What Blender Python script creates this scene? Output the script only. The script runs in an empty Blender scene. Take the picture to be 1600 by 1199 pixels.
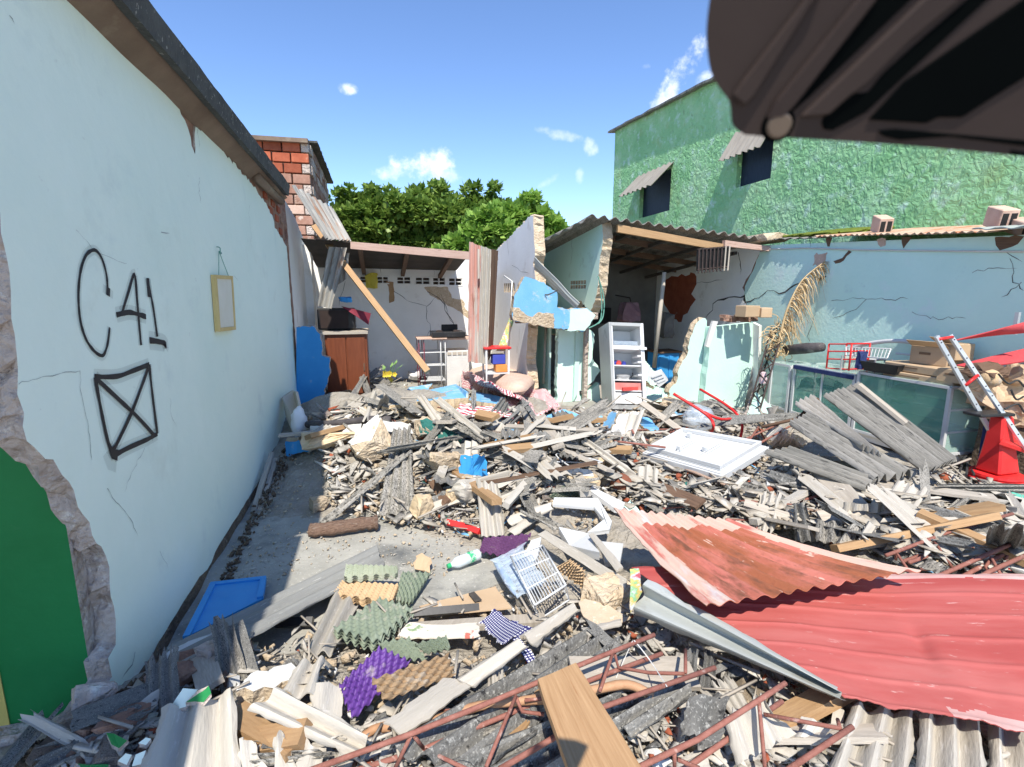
import bpy, bmesh, math, random
import numpy as np
from mathutils import Vector as V, Matrix, noise
from mathutils.geometry import tessellate_polygon
rnd = random.Random(7)
SC = bpy.context.scene
COL = SC.collection
# ------------------------------------------------------------------ camera
EYE = V((0, 0, 1.75))
PITCH, YAW, FPX = math.atan(145/800), math.radians(14.48), 800.0
FW = V((math.sin(YAW)*math.cos(PITCH), math.cos(YAW)*math.cos(PITCH), -math.sin(PITCH)))
RT = V((math.cos(YAW), -math.sin(YAW), 0))
UP = RT.cross(FW)
cd = bpy.data.cameras.new('camera'); cam = bpy.data.objects.new('camera', cd); COL.objects.link(cam)
cd.sensor_width = 36; cd.lens = 18; cd.clip_start = 0.05; cd.clip_end = 3000
cam.matrix_world = Matrix(((RT.x, UP.x, -FW.x, EYE.x), (RT.y, UP.y, -FW.y, EYE.y), (RT.z, UP.z, -FW.z, EYE.z), (0, 0, 0, 1)))
cd.dof.use_dof = True; cd.dof.focus_distance = 4.5; cd.dof.aperture_fstop = 9.0
SC.camera = cam
# ------------------------------------------------------------------ light
LIGHT = V((0.14, 0.70, -1.0)).normalized()          # the way sunlight travels
sd = bpy.data.lights.new('sun', 'SUN'); sun = bpy.data.objects.new('sun', sd); COL.objects.link(sun)
sd.energy = 2.9; sd.angle = math.radians(0.5); sd.color = (1, .94, .84)
sun.rotation_euler = LIGHT.to_track_quat('-Z', 'Y').to_euler(); sun.location = (-2, -6, 12)
W = bpy.data.worlds.new('World'); SC.world = W; W.use_nodes = True
SC.view_settings.view_transform = 'Standard'; SC.view_settings.look = 'None'
SC.view_settings.exposure = 1.3; SC.view_settings.gamma = 1; SC.view_settings.use_curve_mapping = False
def ray(px, py): return FW + RT*((px-800)/FPX) + UP*((600-py)/FPX)
def build_sky():
    nt = W.node_tree; N = nt.nodes; L = nt.links; N.clear()
    out = N.new('ShaderNodeOutputWorld'); bg = N.new('ShaderNodeBackground'); sky = N.new('ShaderNodeTexSky')
    sky.sky_type = 'NISHITA'; sky.sun_disc = False; sky.sun_elevation = math.asin(-LIGHT.z)
    sky.sun_rotation = math.atan2(-LIGHT.x, -LIGHT.y); sky.air_density = 0.85; sky.dust_density = 0.1; sky.ozone_density = 3.2
    bg.inputs[1].default_value = 0.105
    tc = N.new('ShaderNodeTexCoord')
    nz = N.new('ShaderNodeTexNoise'); nz.inputs['Scale'].default_value = 22; nz.inputs['Detail'].default_value = 7; nz.inputs['Roughness'].default_value = .62
    L.new(tc.outputs['Generated'], nz.inputs['Vector'])
    total = None
    clouds = [((655,258),(78,30),0,1.0),((615,268),(40,18),0,.6),((690,272),(48,18),0,.6),((543,139),(24,11),0,.75),((1058,122),(62,24),55,1.0),((1040,150),(34,16),60,.7),((1100,125),(22,14),30,.7),
              ((876,213),(38,12),-15,.38),((922,232),(14,16),20,.45),((858,283),(22,9),30,.25),((906,276),(9,15),0,.3),((1010,104),(10,6),0,.2)]
    def math_(op, a, b=None):
        m = N.new('ShaderNodeMath'); m.operation = op
        for i, q in enumerate((a, b)):
            if q is None: continue
            if hasattr(q, 'is_output'): L.new(q, m.inputs[i])
            else: m.inputs[i].default_value = q
        return m.outputs[0]
    for (c, s, ang, k) in clouds:
        d0 = ray(*c); ln = d0.length; d0 = d0.normalized()
        e1 = d0.cross(V((0,0,1))).normalized(); e2 = e1.cross(d0)
        ca, sa = math.cos(math.radians(ang)), math.sin(math.radians(ang))
        r_, u_ = e1*ca+e2*sa, e2*ca-e1*sa
        w, h = s[0]/FPX/ln, s[1]/FPX/ln
        sub = N.new('ShaderNodeVectorMath'); sub.operation = 'SUBTRACT'; L.new(tc.outputs['Generated'], sub.inputs[0]); sub.inputs[1].default_value = d0
        acc = None
        for ax, sc in ((r_, w), (u_, h), (d0, w)):
            dt = N.new('ShaderNodeVectorMath'); dt.operation = 'DOT_PRODUCT'; L.new(sub.outputs[0], dt.inputs[0]); dt.inputs[1].default_value = ax/sc
            q = math_('POWER', math_('ABSOLUTE', dt.outputs['Value']), 2.0)
            acc = q if acc is None else math_('ADD', acc, q)
        m = math_('SUBTRACT', math_('ADD', math_('MULTIPLY', nz.outputs['Fac'], 3.4), -.95), acc)
        mr = N.new('ShaderNodeMapRange'); mr.interpolation_type = 'SMOOTHSTEP'; L.new(m, mr.inputs[0])
        mr.inputs[1].default_value = 0.0; mr.inputs[2].default_value = 1.1; mr.inputs[3].default_value = 0; mr.inputs[4].default_value = k
        total = mr.outputs[0] if total is None else math_('MAXIMUM', total, mr.outputs[0])
    mx = N.new('ShaderNodeMix'); mx.data_type = 'RGBA'
    L.new(total, mx.inputs['Factor']); 
    hs = N.new('ShaderNodeHueSaturation'); hs.inputs['Saturation'].default_value = 1.08; hs.inputs['Hue'].default_value = .505; L.new(sky.outputs[0], hs.inputs['Color'])
    L.new(hs.outputs[0], mx.inputs['A']); mx.inputs['B'].default_value = (5.6, 5.8, 6.0, 1)
    L.new(mx.outputs['Result'], bg.inputs[0]); L.new(bg.outputs[0], out.inputs[0])
build_sky()
# ------------------------------------------------------------------ where a picture point lies in the place
def P(px, py, z=None, X=None, Y=None):
    d = ray(px, py)
    t = (z-EYE.z)/d.z if z is not None else (X/d.x if X is not None else Y/d.y)
    return EYE + d*t
BUMPS = [tuple(P(px, py, z=z)[:2])+(z, r) for px, py, z, r in [
    (630,612,.5,.75),(560,640,.34,.55),(520,612,.42,.5),(720,640,.36,.7),(800,620,.34,.7),(680,690,.26,.42),(640,735,.12,.3),(790,705,.3,.42),(880,690,.3,.6),(960,690,.22,.6),
    (980,655,.2,.8),(1060,690,.26,.6),(1090,740,.22,.5),(1200,740,.24,.6),(1300,720,.34,.6),(1390,760,.2,.5),(1200,650,.25,.6),(1480,760,.12,.5),(880,760,.14,.4),(860,820,.1,.35),
    (1050,800,.12,.4),(1180,800,.14,.5),(1330,830,.16,.5),(1450,850,.18,.5),(1570,860,.2,.5),(1560,930,.2,.5),(1250,900,.16,.4),(1100,930,.16,.35),(960,900,.13,.3),(870,950,.1,.28),(780,960,.06,.25),
    (640,1010,.1,.28),(560,1040,.12,.25),(740,1040,.12,.25),(850,1080,.14,.3),(420,1080,.14,.25),(300,1060,.14,.25),(180,1120,.22,.3),(330,1150,.2,.3),(480,1160,.16,.3),(620,1190,.14,.3),
    (80,1190,.14,.3),(1000,1100,.12,.35),(1150,1150,.1,.4),(1350,1180,.12,.5),(740,790,.03,.3)] for z in [z*(1.3 if py < 712 and px < 970 else 1.0)]]
def base(x, y):
    h = 0.0; s = 0.0
    for bx, by, bz, r in BUMPS:
        d = ((x-bx)**2+(y-by)**2)/(2*r*r)
        if d < 9: s += (bz*math.exp(-d))**3
    return s**(1/3)
def G(px, py, dz=0.0):
    """the point of the rubble surface, raised by dz, seen at a picture point"""
    z = dz
    for _ in range(30):
        p = P(px, py, z=z); z += .5*(base(p.x, p.y)+dz-z)
    return P(px, py, z=z)
# ------------------------------------------------------------------ materials
MATS = {}
def mat(name, stops, scale=4.0, rough=.85, bump=.25, bs=55.0, speck=None, coord='Object', stretch=(1,1,1), metal=0.0, rv=.12, spec=.3, detail=7, patches=(), trans=0, alpha=1.0, bd=.012, rings=None, sheen=0, contrast=(.3,.7), bdist=0):
    m = bpy.data.materials.new(name); m.use_nodes = True; nt = m.node_tree; N, L = nt.nodes, nt.links
    b = N['Principled BSDF']; tc = N.new('ShaderNodeTexCoord'); mp = N.new('ShaderNodeMapping'); mp.inputs['Scale'].default_value = stretch
    L.new(tc.outputs[coord], mp.inputs['Vector'])
    oi = N.new('ShaderNodeObjectInfo'); ad = N.new('ShaderNodeVectorMath'); ad.operation = 'ADD'
    sc = N.new('ShaderNodeVectorMath'); sc.operation = 'SCALE'; cx = N.new('ShaderNodeCombineXYZ')
    for i in range(3): L.new(oi.outputs['Random'], cx.inputs[i])
    L.new(cx.outputs[0], sc.inputs[0]); sc.inputs['Scale'].default_value = 31.7
    L.new(mp.outputs[0], ad.inputs[0]); L.new(sc.outputs[0], ad.inputs[1]); vec = ad.outputs[0]
    n1 = N.new('ShaderNodeTexNoise'); n1.inputs['Scale'].default_value = scale; n1.inputs['Detail'].default_value = detail; n1.inputs['Roughness'].default_value = .62
    L.new(vec, n1.inputs['Vector'])
    cr = N.new('ShaderNodeValToRGB'); cr.color_ramp.elements[0].position = contrast[0]; cr.color_ramp.elements[1].position = contrast[1]
    els = cr.color_ramp.elements
    for i, c in enumerate(stops):
        if i == 0: e = els[0]
        elif i == len(stops)-1: e = els[len(els)-1]
        else: e = els.new(contrast[0]+(contrast[1]-contrast[0])*i/(len(stops)-1))
        e.color = (*c, 1)
    L.new(n1.outputs['Fac'], cr.inputs[0]); colr = cr.outputs[0]
    pl = list(patches)
    if speck: pl.append(speck)
    for (c, s, lo, hi) in pl:
        nn = N.new('ShaderNodeTexNoise'); nn.inputs['Scale'].default_value = s; nn.inputs['Detail'].default_value = 6; nn.inputs['Roughness'].default_value = .65
        L.new(vec, nn.inputs['Vector']); mr = N.new('ShaderNodeMapRange'); mr.inputs[1].default_value = lo; mr.inputs[2].default_value = hi
        L.new(nn.outputs['Fac'], mr.inputs[0]); mx = N.new('ShaderNodeMix'); mx.data_type = 'RGBA'
        L.new(mr.outputs[0], mx.inputs['Factor']); L.new(colr, mx.inputs['A']); mx.inputs['B'].default_value = (*c, 1); colr = mx.outputs['Result']
    if rings:   # printed or woven pattern along UV: (kind, colour, scale)
        kind, c, s = rings[:3]
        if kind == 'wave':
            w = N.new('ShaderNodeTexWave'); w.inputs['Scale'].default_value = s; w.inputs['Distortion'].default_value = 9; w.inputs['Detail'].default_value = 1; w.inputs['Detail Scale'].default_value = 1.2
            L.new(mp.outputs[0], w.inputs['Vector']); f = w.outputs['Fac']; lo, hi = .42, .46
        else:
            w = N.new('ShaderNodeTexBrick'); w.inputs['Scale'].default_value = s; w.inputs['Mortar Size'].default_value = .12; w.offset = 0
            w.inputs['Brick Width'].default_value = .5; w.inputs['Row Height'].default_value = .5
            L.new(mp.outputs[0], w.inputs['Vector']); f = w.outputs['Fac']; lo, hi = .4, .6
        mr = N.new('ShaderNodeMapRange'); mr.inputs[1].default_value = lo; mr.inputs[2].default_value = hi; L.new(f, mr.inputs[0])
        mx = N.new('ShaderNodeMix'); mx.data_type = 'RGBA'; L.new(mr.outputs[0], mx.inputs['Factor']); L.new(colr, mx.inputs['A']); mx.inputs['B'].default_value = (*c, 1); colr = mx.outputs['Result']
    if rv:
        mr = N.new('ShaderNodeMapRange'); mr.inputs[3].default_value = 1-rv; mr.inputs[4].default_value = 1+rv; L.new(oi.outputs['Random'], mr.inputs[0])
        hs = N.new('ShaderNodeHueSaturation'); L.new(mr.outputs[0], hs.inputs['Value']); L.new(colr, hs.inputs['Color']); colr = hs.outputs[0]
    L.new(colr, b.inputs['Base Color']); b.inputs['Roughness'].default_value = rough; b.inputs['Metallic'].default_value = metal
    b.inputs['Specular IOR Level'].default_value = spec
    if trans: b.inputs['Transmission Weight'].default_value = trans; b.inputs['IOR'].default_value = 1.3
    if alpha < 1: b.inputs['Alpha'].default_value = alpha
    if bump:
        n2 = N.new('ShaderNodeTexNoise'); n2.inputs['Scale'].default_value = bs; n2.inputs['Detail'].default_value = 5; n2.inputs['Distortion'].default_value = bdist; L.new(vec, n2.inputs['Vector'])
        bp = N.new('ShaderNodeBump'); bp.inputs['Strength'].default_value = bump; bp.inputs['Distance'].default_value = bd
        L.new(n2.outputs['Fac'], bp.inputs['Height']); L.new(bp.outputs[0], b.inputs['Normal'])
    MATS[name] = m; return m
mat('mint', [(.80,.90,.79),(.85,.94,.83)], 1.2, bump=.35, bs=7, bd=.02, rv=0, patches=[((.64,.70,.60),1.3,.60,.82),((.76,.88,.77),.8,.45,.7),((.62,.66,.60),9,.68,.76),((.60,.70,.66),2.2,.60,.9)], rough=.7)
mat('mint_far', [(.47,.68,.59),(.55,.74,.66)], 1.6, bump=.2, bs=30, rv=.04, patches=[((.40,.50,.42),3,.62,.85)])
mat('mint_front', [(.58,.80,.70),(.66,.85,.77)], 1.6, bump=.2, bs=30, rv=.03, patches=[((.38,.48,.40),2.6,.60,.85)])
mat('white_wall', [(.78,.765,.72),(.86,.85,.81)], 1.8, bump=.25, bs=30, rv=.03, patches=[((.50,.45,.38),2.5,.6,.85)])
mat('shaded_wall', [(.13,.125,.11),(.20,.19,.17)], 1.8, bump=.25, bs=30, rv=.03, patches=[((.16,.14,.12),2.5,.55,.8)])  # copy of the white wall, darkened to hold the room's shade
mat('blue_wall', [(.55,.78,.69),(.64,.85,.76)], .9, bump=.3, bs=22, rv=0, patches=[((.66,.78,.76),2.2,.56,.75),((.42,.58,.58),3.2,.62,.8)])
mat('green_stucco', [(.23,.50,.22),(.31,.59,.29),(.44,.67,.41)], 1.3, bump=1, bs=9, bd=.07, bdist=.9, rv=0, patches=[((.50,.72,.55),3.5,.54,.66),((.30,.46,.20),1.7,.58,.74),((.20,.30,.16),6,.62,.72),((.50,.58,.44),11,.66,.72)], rough=.95)
mat('green_gloss', [(.005,.155,.035),(.012,.205,.055)], 2, bump=.15, bs=40, rv=0, rough=.55, patches=[((.10,.20,.11),9,.66,.9)])
mat('yellow_paint', [(.55,.42,.10),(.62,.50,.16)], 3, rv=0)
mat('bright_blue', [(.03,.24,.56),(.05,.31,.66)], 3, bump=.12, rv=.08, rough=.6, patches=[((.3,.42,.5),6,.66,.8)])
mat('light_blue', [(.14,.38,.62),(.21,.46,.70)], 3, bump=.25, rv=.08, patches=[((.54,.56,.53),4,.56,.66),((.45,.38,.28),11,.64,.7)])
mat('core', [(.40,.31,.25),(.52,.44,.38),(.33,.27,.23)], 7, bump=1.0, bs=28, bd=.04, speck=((.66,.60,.52),18,.58,.66), patches=[((.22,.17,.14),10,.58,.70)])
mat('mortar', [(.42,.32,.21),(.58,.48,.35)], 8, bump=.9, bs=35, bd=.03, speck=((.62,.55,.44),30,.58,.66))
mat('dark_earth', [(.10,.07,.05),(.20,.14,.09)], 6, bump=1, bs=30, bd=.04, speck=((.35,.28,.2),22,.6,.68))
mat('floor', [(.24,.235,.21),(.41,.395,.35)], 2.2, bump=.5, bs=45, rv=0, patches=[((.10,.105,.105),1.6,.52,.68),((.40,.385,.34),4,.57,.70)], speck=((.62,.6,.55),60,.62,.68))
mat('heap_earth', [(.25,.225,.185),(.39,.355,.30)], 5, bump=1, bs=40, bd=.03, speck=((.42,.39,.34),40,.58,.66), rv=0)
mat('dust', [(.34,.31,.27),(.47,.43,.37)], 5, bump=1, bs=40, bd=.03, speck=((.56,.53,.47),50,.56,.64), patches=[((.2,.17,.14),7,.6,.7)], rv=.05)
mat('asbestos', [(.24,.225,.195),(.40,.375,.33)], 4, bump=.9, bs=90, bd=.008, coord='UV', stretch=(.7,1.5,1), speck=((.065,.063,.058),75,.50,.60), patches=[((.14,.135,.12),6,.5,.7),((.46,.44,.40),55,.57,.66)], rv=.18)
mat('asbestos_dark', [(.12,.118,.11),(.22,.215,.20)], 6, bump=.8, bs=80, bd=.01, speck=((.36,.355,.33),70,.55,.63), patches=[((.03,.03,.03),20,.57,.66)], rv=.12)
mat('asbestos_pale', [(.37,.34,.285),(.49,.455,.40)], 3, bump=.3, bs=50, coord='UV', stretch=(.5,3,1), speck=((.56,.53,.48),24,.58,.7), patches=[((.34,.31,.27),8,.6,.75)], rv=.10)
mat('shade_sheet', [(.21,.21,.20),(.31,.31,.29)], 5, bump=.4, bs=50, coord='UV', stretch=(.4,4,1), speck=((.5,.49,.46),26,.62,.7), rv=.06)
mat('salmon_metal', [(.50,.26,.21),(.58,.36,.30)], 3, bump=.1, coord='UV', stretch=(.4,3,1), patches=[((.30,.12,.08),5,.55,.65),((.52,.48,.42),2.4,.52,.6)], rough=.6, rv=0)
mat('red_metal', [(.31,.052,.046),(.39,.08,.07)], 2.2, bump=.18, bs=9, bd=.02, coord='UV', stretch=(.2,1,1), patches=[((.42,.13,.115),2.2,.5,.75),((.32,.06,.05),3.3,.58,.72),((.60,.40,.37),9,.65,.70),((.20,.05,.04),12,.66,.72),((.52,.30,.27),34,.63,.70)], rough=.6, rv=0, spec=.4)
mat('rust_metal', [(.46,.13,.10),(.53,.19,.14)], 3, bump=.4, bs=60, coord='UV', stretch=(.5,1.8,1), patches=[((.32,.105,.05),3.5,.40,.58),((.17,.07,.04),8,.52,.66),((.60,.42,.34),9,.62,.66)], rough=.65, rv=0)
mat('rust_edge', [(.55,.36,.29),(.62,.47,.38)], 3, bump=.2, coord='UV', stretch=(.4,2,1), patches=[((.45,.14,.11),3,.52,.6),((.55,.58,.60),2.4,.58,.66)], rough=.55, rv=0)
mat('galv', [(.40,.42,.40),(.52,.54,.51)], 3, bump=.1, coord='UV', stretch=(.5,3,1), patches=[((.28,.27,.22),3,.57,.7),((.60,.61,.58),5,.6,.7)], metal=.35, rough=.48, rv=.05)
mat('galv_rust', [(.26,.25,.22),(.40,.38,.34)], 4, bump=.2, coord='UV', stretch=(.5,4,1), patches=[((.30,.16,.09),3,.52,.66),((.10,.09,.08),5,.55,.7),((.55,.53,.47),4,.6,.7)], rough=.6, rv=.06)
mat('roof_under', [(.05,.042,.035),(.09,.075,.062)], 4, bump=.3, rv=.05)
mat('old_tile', [(.045,.045,.045),(.10,.10,.09)], 5, bump=.6, speck=((.26,.25,.22),30,.60,.66), rv=0)
mat('wood', [(.30,.18,.09),(.42,.27,.14)], 5, bump=.25, bs=30, coord='UV', stretch=(.8,14,1), rv=.15, rough=.7)
mat('wood_fresh', [(.30,.175,.085),(.42,.265,.14)], 5, bump=.15, bs=30, coord='UV', stretch=(.8,16,1), rv=.05, rough=.65, patches=[((.28,.14,.06),6,.60,.72)])
mat('wood_grey', [(.33,.29,.24),(.48,.43,.36)], 5, bump=.35, bs=30, coord='UV', stretch=(.8,14,1), rv=.15)
mat('wood_dark', [(.10,.06,.04),(.18,.11,.07)], 5, bump=.3, coord='UV', stretch=(.8,12,1), rv=.1)
mat('wood_pink', [(.42,.27,.21),(.55,.40,.33)], 5, bump=.3, coord='UV', stretch=(.6,12,1), rv=.05, patches=[((.25,.13,.09),5,.58,.68)])
mat('soffit', [(.15,.105,.075),(.23,.17,.125)], 3, bump=.2, rv=0, patches=[((.28,.23,.17),2,.58,.7)])
mat('cabinet', [(.13,.038,.018),(.19,.058,.026)], 3, coord='Object', stretch=(8,8,1), bump=.05, rough=.35, rv=0)
mat('rebar', [(.20,.075,.055),(.30,.13,.10)], 30, bump=.3, bs=120, rv=.1, rough=.75, speck=((.40,.26,.22),20,.6,.68))
mat('black_steel', [(.03,.022,.02),(.07,.05,.045)], 30, bump=.3, rv=.1)
mat('brick', [(.27,.065,.032),(.38,.11,.055)], 7, bump=.4, bs=50, rv=.22, patches=[((.45,.36,.28),5,.62,.72)])
mat('brick_mid', [(.26,.13,.09),(.38,.22,.16)], 7, bump=.5, bs=50, rv=.2, patches=[((.5,.4,.33),6,.6,.7)])
mat('brick_pale', [(.50,.33,.25),(.60,.44,.35)], 7, bump=.4, bs=50, rv=.1)
mat('brick_dark', [(.18,.10,.07),(.30,.17,.12),(.40,.30,.24)], 6, bump=.8, bs=40, bd=.03, rv=.15)
mat('tan_block', [(.48,.36,.22),(.60,.48,.32)], 8, bump=.6, bs=45, rv=.12)
mat('white_paint', [(.52,.53,.53),(.58,.59,.59)], 3, bump=.04, rough=.35, rv=.02, patches=[((.6,.58,.54),5,.66,.8)])
mat('white_plaster', [(.56,.555,.53),(.66,.655,.63)], 5, bump=.3, rv=.04, patches=[((.6,.56,.5),6,.6,.75)])
mat('steel_fridge', [(.44,.45,.44),(.56,.57,.56)], 2, metal=.25, rough=.45, bump=.05, rv=0, patches=[((.18,.19,.19),3,.58,.75)])
mat('black_plastic', [(.015,.015,.016),(.03,.03,.032)], 5, bump=.03, rough=.4, rv=.1)
mat('casing', [(.034,.024,.022),(.044,.032,.028)], 8, bump=.02, rough=.55, rv=0, spec=.12)  # brown reflections from below are put into the black plastic's base colour
mat('recess_shade', [(.0015,.002,.0022),(.002,.003,.003)], 8, bump=0, rough=.8, rv=0, spec=.02)  # near-black that paints in the shade of the casing's grooves
mat('red_plastic', [(.56,.02,.02),(.66,.035,.035)], 3, bump=.05, rough=.4, rv=.06)
mat('red_cloth', [(.50,.05,.06),(.60,.09,.09)], 4, bump=.2, rough=.8, rv=.06)
mat('tan_foam', [(.50,.35,.27),(.60,.44,.35)], 7, bump=.4, bs=60, rv=.04, speck=((.68,.54,.42),40,.58,.66))
mat('pattern_cloth', [(.36,.03,.06),(.42,.05,.08)], 4, bump=.2, rv=0, coord='UV', rings=('wave', (.74,.66,.62), 6.5))
mat('check_cloth', [(.62,.62,.66),(.70,.70,.72)], 4, bump=.2, rv=0, coord='UV', rings=('check', (.03,.03,.14), 34))
mat('flower_cloth', [(.62,.56,.47),(.70,.64,.54)], 4, bump=.2, rv=0, coord='UV', patches=[((.55,.16,.12),9,.61,.63),((.25,.34,.18),12,.62,.64)])
mat('maroon', [(.16,.02,.035),(.24,.04,.06)], 5, rv=0)
mat('pulp_green', [(.16,.20,.145),(.24,.28,.21)], 7, bump=.4, bs=80, rv=.08, patches=[((.46,.42,.36),9,.58,.76)])
mat('pulp_tan', [(.46,.31,.17),(.56,.40,.24)], 7, bump=.4, bs=80, rv=.05, patches=[((.46,.42,.36),9,.58,.76)])
mat('pulp_brown', [(.27,.18,.105),(.36,.26,.16)], 7, bump=.4, bs=80, rv=.05, patches=[((.46,.42,.36),9,.58,.76)])
mat('pulp_purple', [(.085,.03,.19),(.12,.05,.25)], 7, bump=.2, bs=80, rv=.05, rough=.5, patches=[((.46,.42,.36),9,.58,.76)])
mat('pulp_plum', [(.075,.025,.085),(.12,.045,.12)], 7, bump=.3, bs=80, rv=.05, patches=[((.46,.42,.36),9,.58,.76)])
mat('cardboard', [(.44,.31,.19),(.53,.39,.25)], 3, bump=.1, rv=.1, rough=.8)
mat('print_dark', [(.05,.045,.04),(.08,.07,.06)], 30, rv=0)
mat('palm', [(.46,.32,.16),(.64,.49,.29)], 20, bump=.2, rv=.1)
mat('alu', [(.55,.56,.57),(.68,.69,.70)], 8, metal=.6, rough=.4, bump=.05, rv=.05)
mat('glass', [(.55,.78,.70),(.60,.82,.74)], 2, rough=.05, bump=0, rv=0, alpha=.35, spec=.6)
mat('glass_dark', [(.12,.36,.29),(.17,.42,.34)], 2, rough=.06, bump=0, rv=0, alpha=.45, spec=.6)
mat('clear_plastic', [(.62,.74,.86),(.75,.84,.92)], 8, rough=.12, bump=.8, bs=22, bd=.03, rv=0, alpha=.38, spec=.6)
mat('bottle_blue', [(.36,.50,.72),(.55,.67,.84)], 8, rough=.15, bump=.4, bs=20, rv=0, alpha=.75, spec=.6)
mat('cap_green', [(.02,.32,.12),(.04,.40,.16)], 5, rv=0, bump=0, rough=.4)
mat('leaf_green', [(.05,.16,.02),(.10,.26,.03)], 9, bump=0, rv=0, rough=.5)
mat('teal_plastic', [(.03,.30,.22),(.05,.36,.27)], 5, bump=.05, rv=0, rough=.5)
mat('yellow_cloth', [(.55,.45,.05),(.65,.55,.10)], 8, rv=0)
mat('moss', [(.09,.13,.015),(.20,.24,.03)], 14, bump=1, bs=60, bd=.03, rv=0)
mat('crack', [(.05,.045,.04),(.10,.09,.08)], 9, bump=0, rv=0)
mat('spray_black', [(.012,.012,.016),(.03,.028,.03)], 12, bump=0, rv=0, rough=.6)
mat('paper', [(.70,.66,.54),(.76,.72,.62)], 5, bump=0, rv=0)
mat('gold_frame', [(.58,.42,.16),(.66,.50,.22)], 9, bump=.1, rv=0, rough=.5)
mat('cable', [(.03,.03,.03),(.05,.05,.05)], 9, bump=0, rv=0)
mat('cable_green', [(.10,.26,.20),(.14,.32,.26)], 9, bump=0, rv=0)
mat('coconut', [(.15,.05,.03),(.24,.09,.05)], 5, bump=.6, bs=25, rv=0, stretch=(1,1,3))
mat('window_blue', [(.008,.015,.035),(.02,.032,.06)], 6, coord='Object', stretch=(6,6,1), bump=.1, rv=.1, rough=.5)
mat('hole_shade', [(.02,.02,.02),(.03,.03,.03)], 3, bump=0, rv=0)  # near-black that stands for the shade inside holes
mat('posterprint', [(.60,.60,.55),(.20,.45,.22),(.65,.45,.12),(.55,.60,.62),(.45,.10,.12)], 11, bump=0, rv=0, contrast=(.35,.65))
mat('awning_sheet', [(.20,.18,.16),(.28,.26,.23)], 4, bump=.3, coord='UV', stretch=(.5,3,1), rv=.05)
mat('log_wood', [(.22,.13,.09),(.38,.25,.18)], 9, bump=1, bs=25, bd=.03, stretch=(2,12,12), rv=0, patches=[((.44,.33,.26),6,.55,.65)])
mat('shard_grey', [(.18,.17,.15),(.34,.32,.285),(.47,.44,.39)], 6, bump=.5, bs=60, rv=0, contrast=(.38,.62), speck=((.08,.078,.07),50,.56,.64))
mat('shard_pale', [(.30,.27,.22),(.42,.385,.33),(.52,.485,.43)], 5, bump=.3, bs=60, rv=0, contrast=(.38,.62))
mat('shard_mix', [(.24,.22,.19),(.40,.37,.31),(.35,.30,.235),(.48,.45,.40)], 5, bump=.3, bs=60, rv=0, contrast=(.36,.64))
mat('fridge_white', [(.80,.81,.81),(.84,.85,.85)], 3, bump=.03, rough=.35, rv=0)
mat('rust_strip', [(.42,.30,.21),(.52,.42,.33)], 4, bump=.3, coord='UV', stretch=(.4,3,1), rv=0, patches=[((.40,.15,.07),4,.50,.60),((.22,.2,.17),6,.6,.7)])
mat('overspray', [(.02,.02,.025),(.03,.03,.03)], 12, bump=0, rv=0, alpha=.12)
mat('asbestos_big', [(.20,.19,.165),(.34,.32,.285)], 4, bump=.4, bs=70, bd=.006, coord='UV', stretch=(.3,4,1), speck=((.10,.097,.09),30,.54,.66), patches=[((.40,.385,.345),14,.6,.7)], rv=.1)
mat('hairline', [(.30,.34,.31),(.42,.46,.43)], 12, bump=0, rv=0)
mat('wall_grey_dark', [(.02,.025,.05),(.10,.10,.12)], 20, bump=0, rv=0)
mat('print_blue', [(.03,.04,.25),(.05,.07,.35)], 5, bump=0)
mat('print_orange', [(.6,.2,.04),(.65,.28,.1)], 5, bump=0)
mat('print_red', [(.55,.05,.05),(.62,.1,.08)], 5, bump=0)
mat('print_brown', [(.16,.10,.06),(.2,.13,.08)], 5, bump=0, rv=0)
mat('print_grey', [(.35,.33,.28),(.4,.38,.33)], 5, bump=0, rv=0)
mat('pink_clear', [(.62,.20,.18),(.70,.32,.28)], 5, bump=0, rough=.2, rv=0)
mat('wall_grey', [(.50,.51,.52),(.56,.57,.57)], 5, bump=0, rv=0)
mat('maroon_dull', [(.20,.11,.13),(.28,.17,.19)], 5, rv=0)
mat('pink_rag', [(.62,.42,.46),(.7,.52,.55)], 9, rv=0)
mat('navy', [(.015,.025,.09),(.03,.045,.14)], 9, rv=0, bump=.1)
mat('dark_roll', [(.045,.04,.045),(.10,.09,.09)], 9, rv=.1, bump=.4, patches=[((.2,.19,.17),9,.6,.7)])
mat('cardboard_tape', [(.48,.36,.22),(.52,.40,.26)], 3, bump=0, rv=0, rough=.4)
mat('paper_brown', [(.46,.33,.21),(.58,.44,.30)], 5, bump=.4, bs=14, bd=.03, rv=.1)
mat('red_pale', [(.44,.22,.20),(.52,.36,.33)], 4, bump=.1, rough=.5, rv=0, patches=[((.45,.40,.36),6,.58,.7)])
mat('rebar_pale', [(.36,.24,.18),(.48,.36,.28)], 20, bump=.3, bs=120, rv=.1, rough=.75, speck=((.22,.10,.07),20,.55,.65))
mat('wood_stick', [(.36,.19,.10),(.48,.29,.17)], 9, bump=.2, rv=0, rough=.6)
mat('panel_blue', [(.035,.26,.62),(.05,.32,.70)], 3, bump=.06, rv=0, rough=.5, patches=[((.02,.08,.18),14,.68,.72)])
mat('pulp_palegreen', [(.33,.37,.27),(.42,.45,.34)], 7, bump=.4, bs=80, rv=.05, patches=[((.46,.42,.36),9,.58,.76)])
mat('bottle_clear', [(.68,.76,.80),(.78,.84,.87)], 8, rough=.12, bump=.2, bs=20, rv=0, alpha=.7, spec=.6)
mat('label_green', [(.05,.42,.20),(.55,.62,.55),(.05,.38,.18)], 26, bump=0, rv=0, contrast=(.42,.58))
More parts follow.
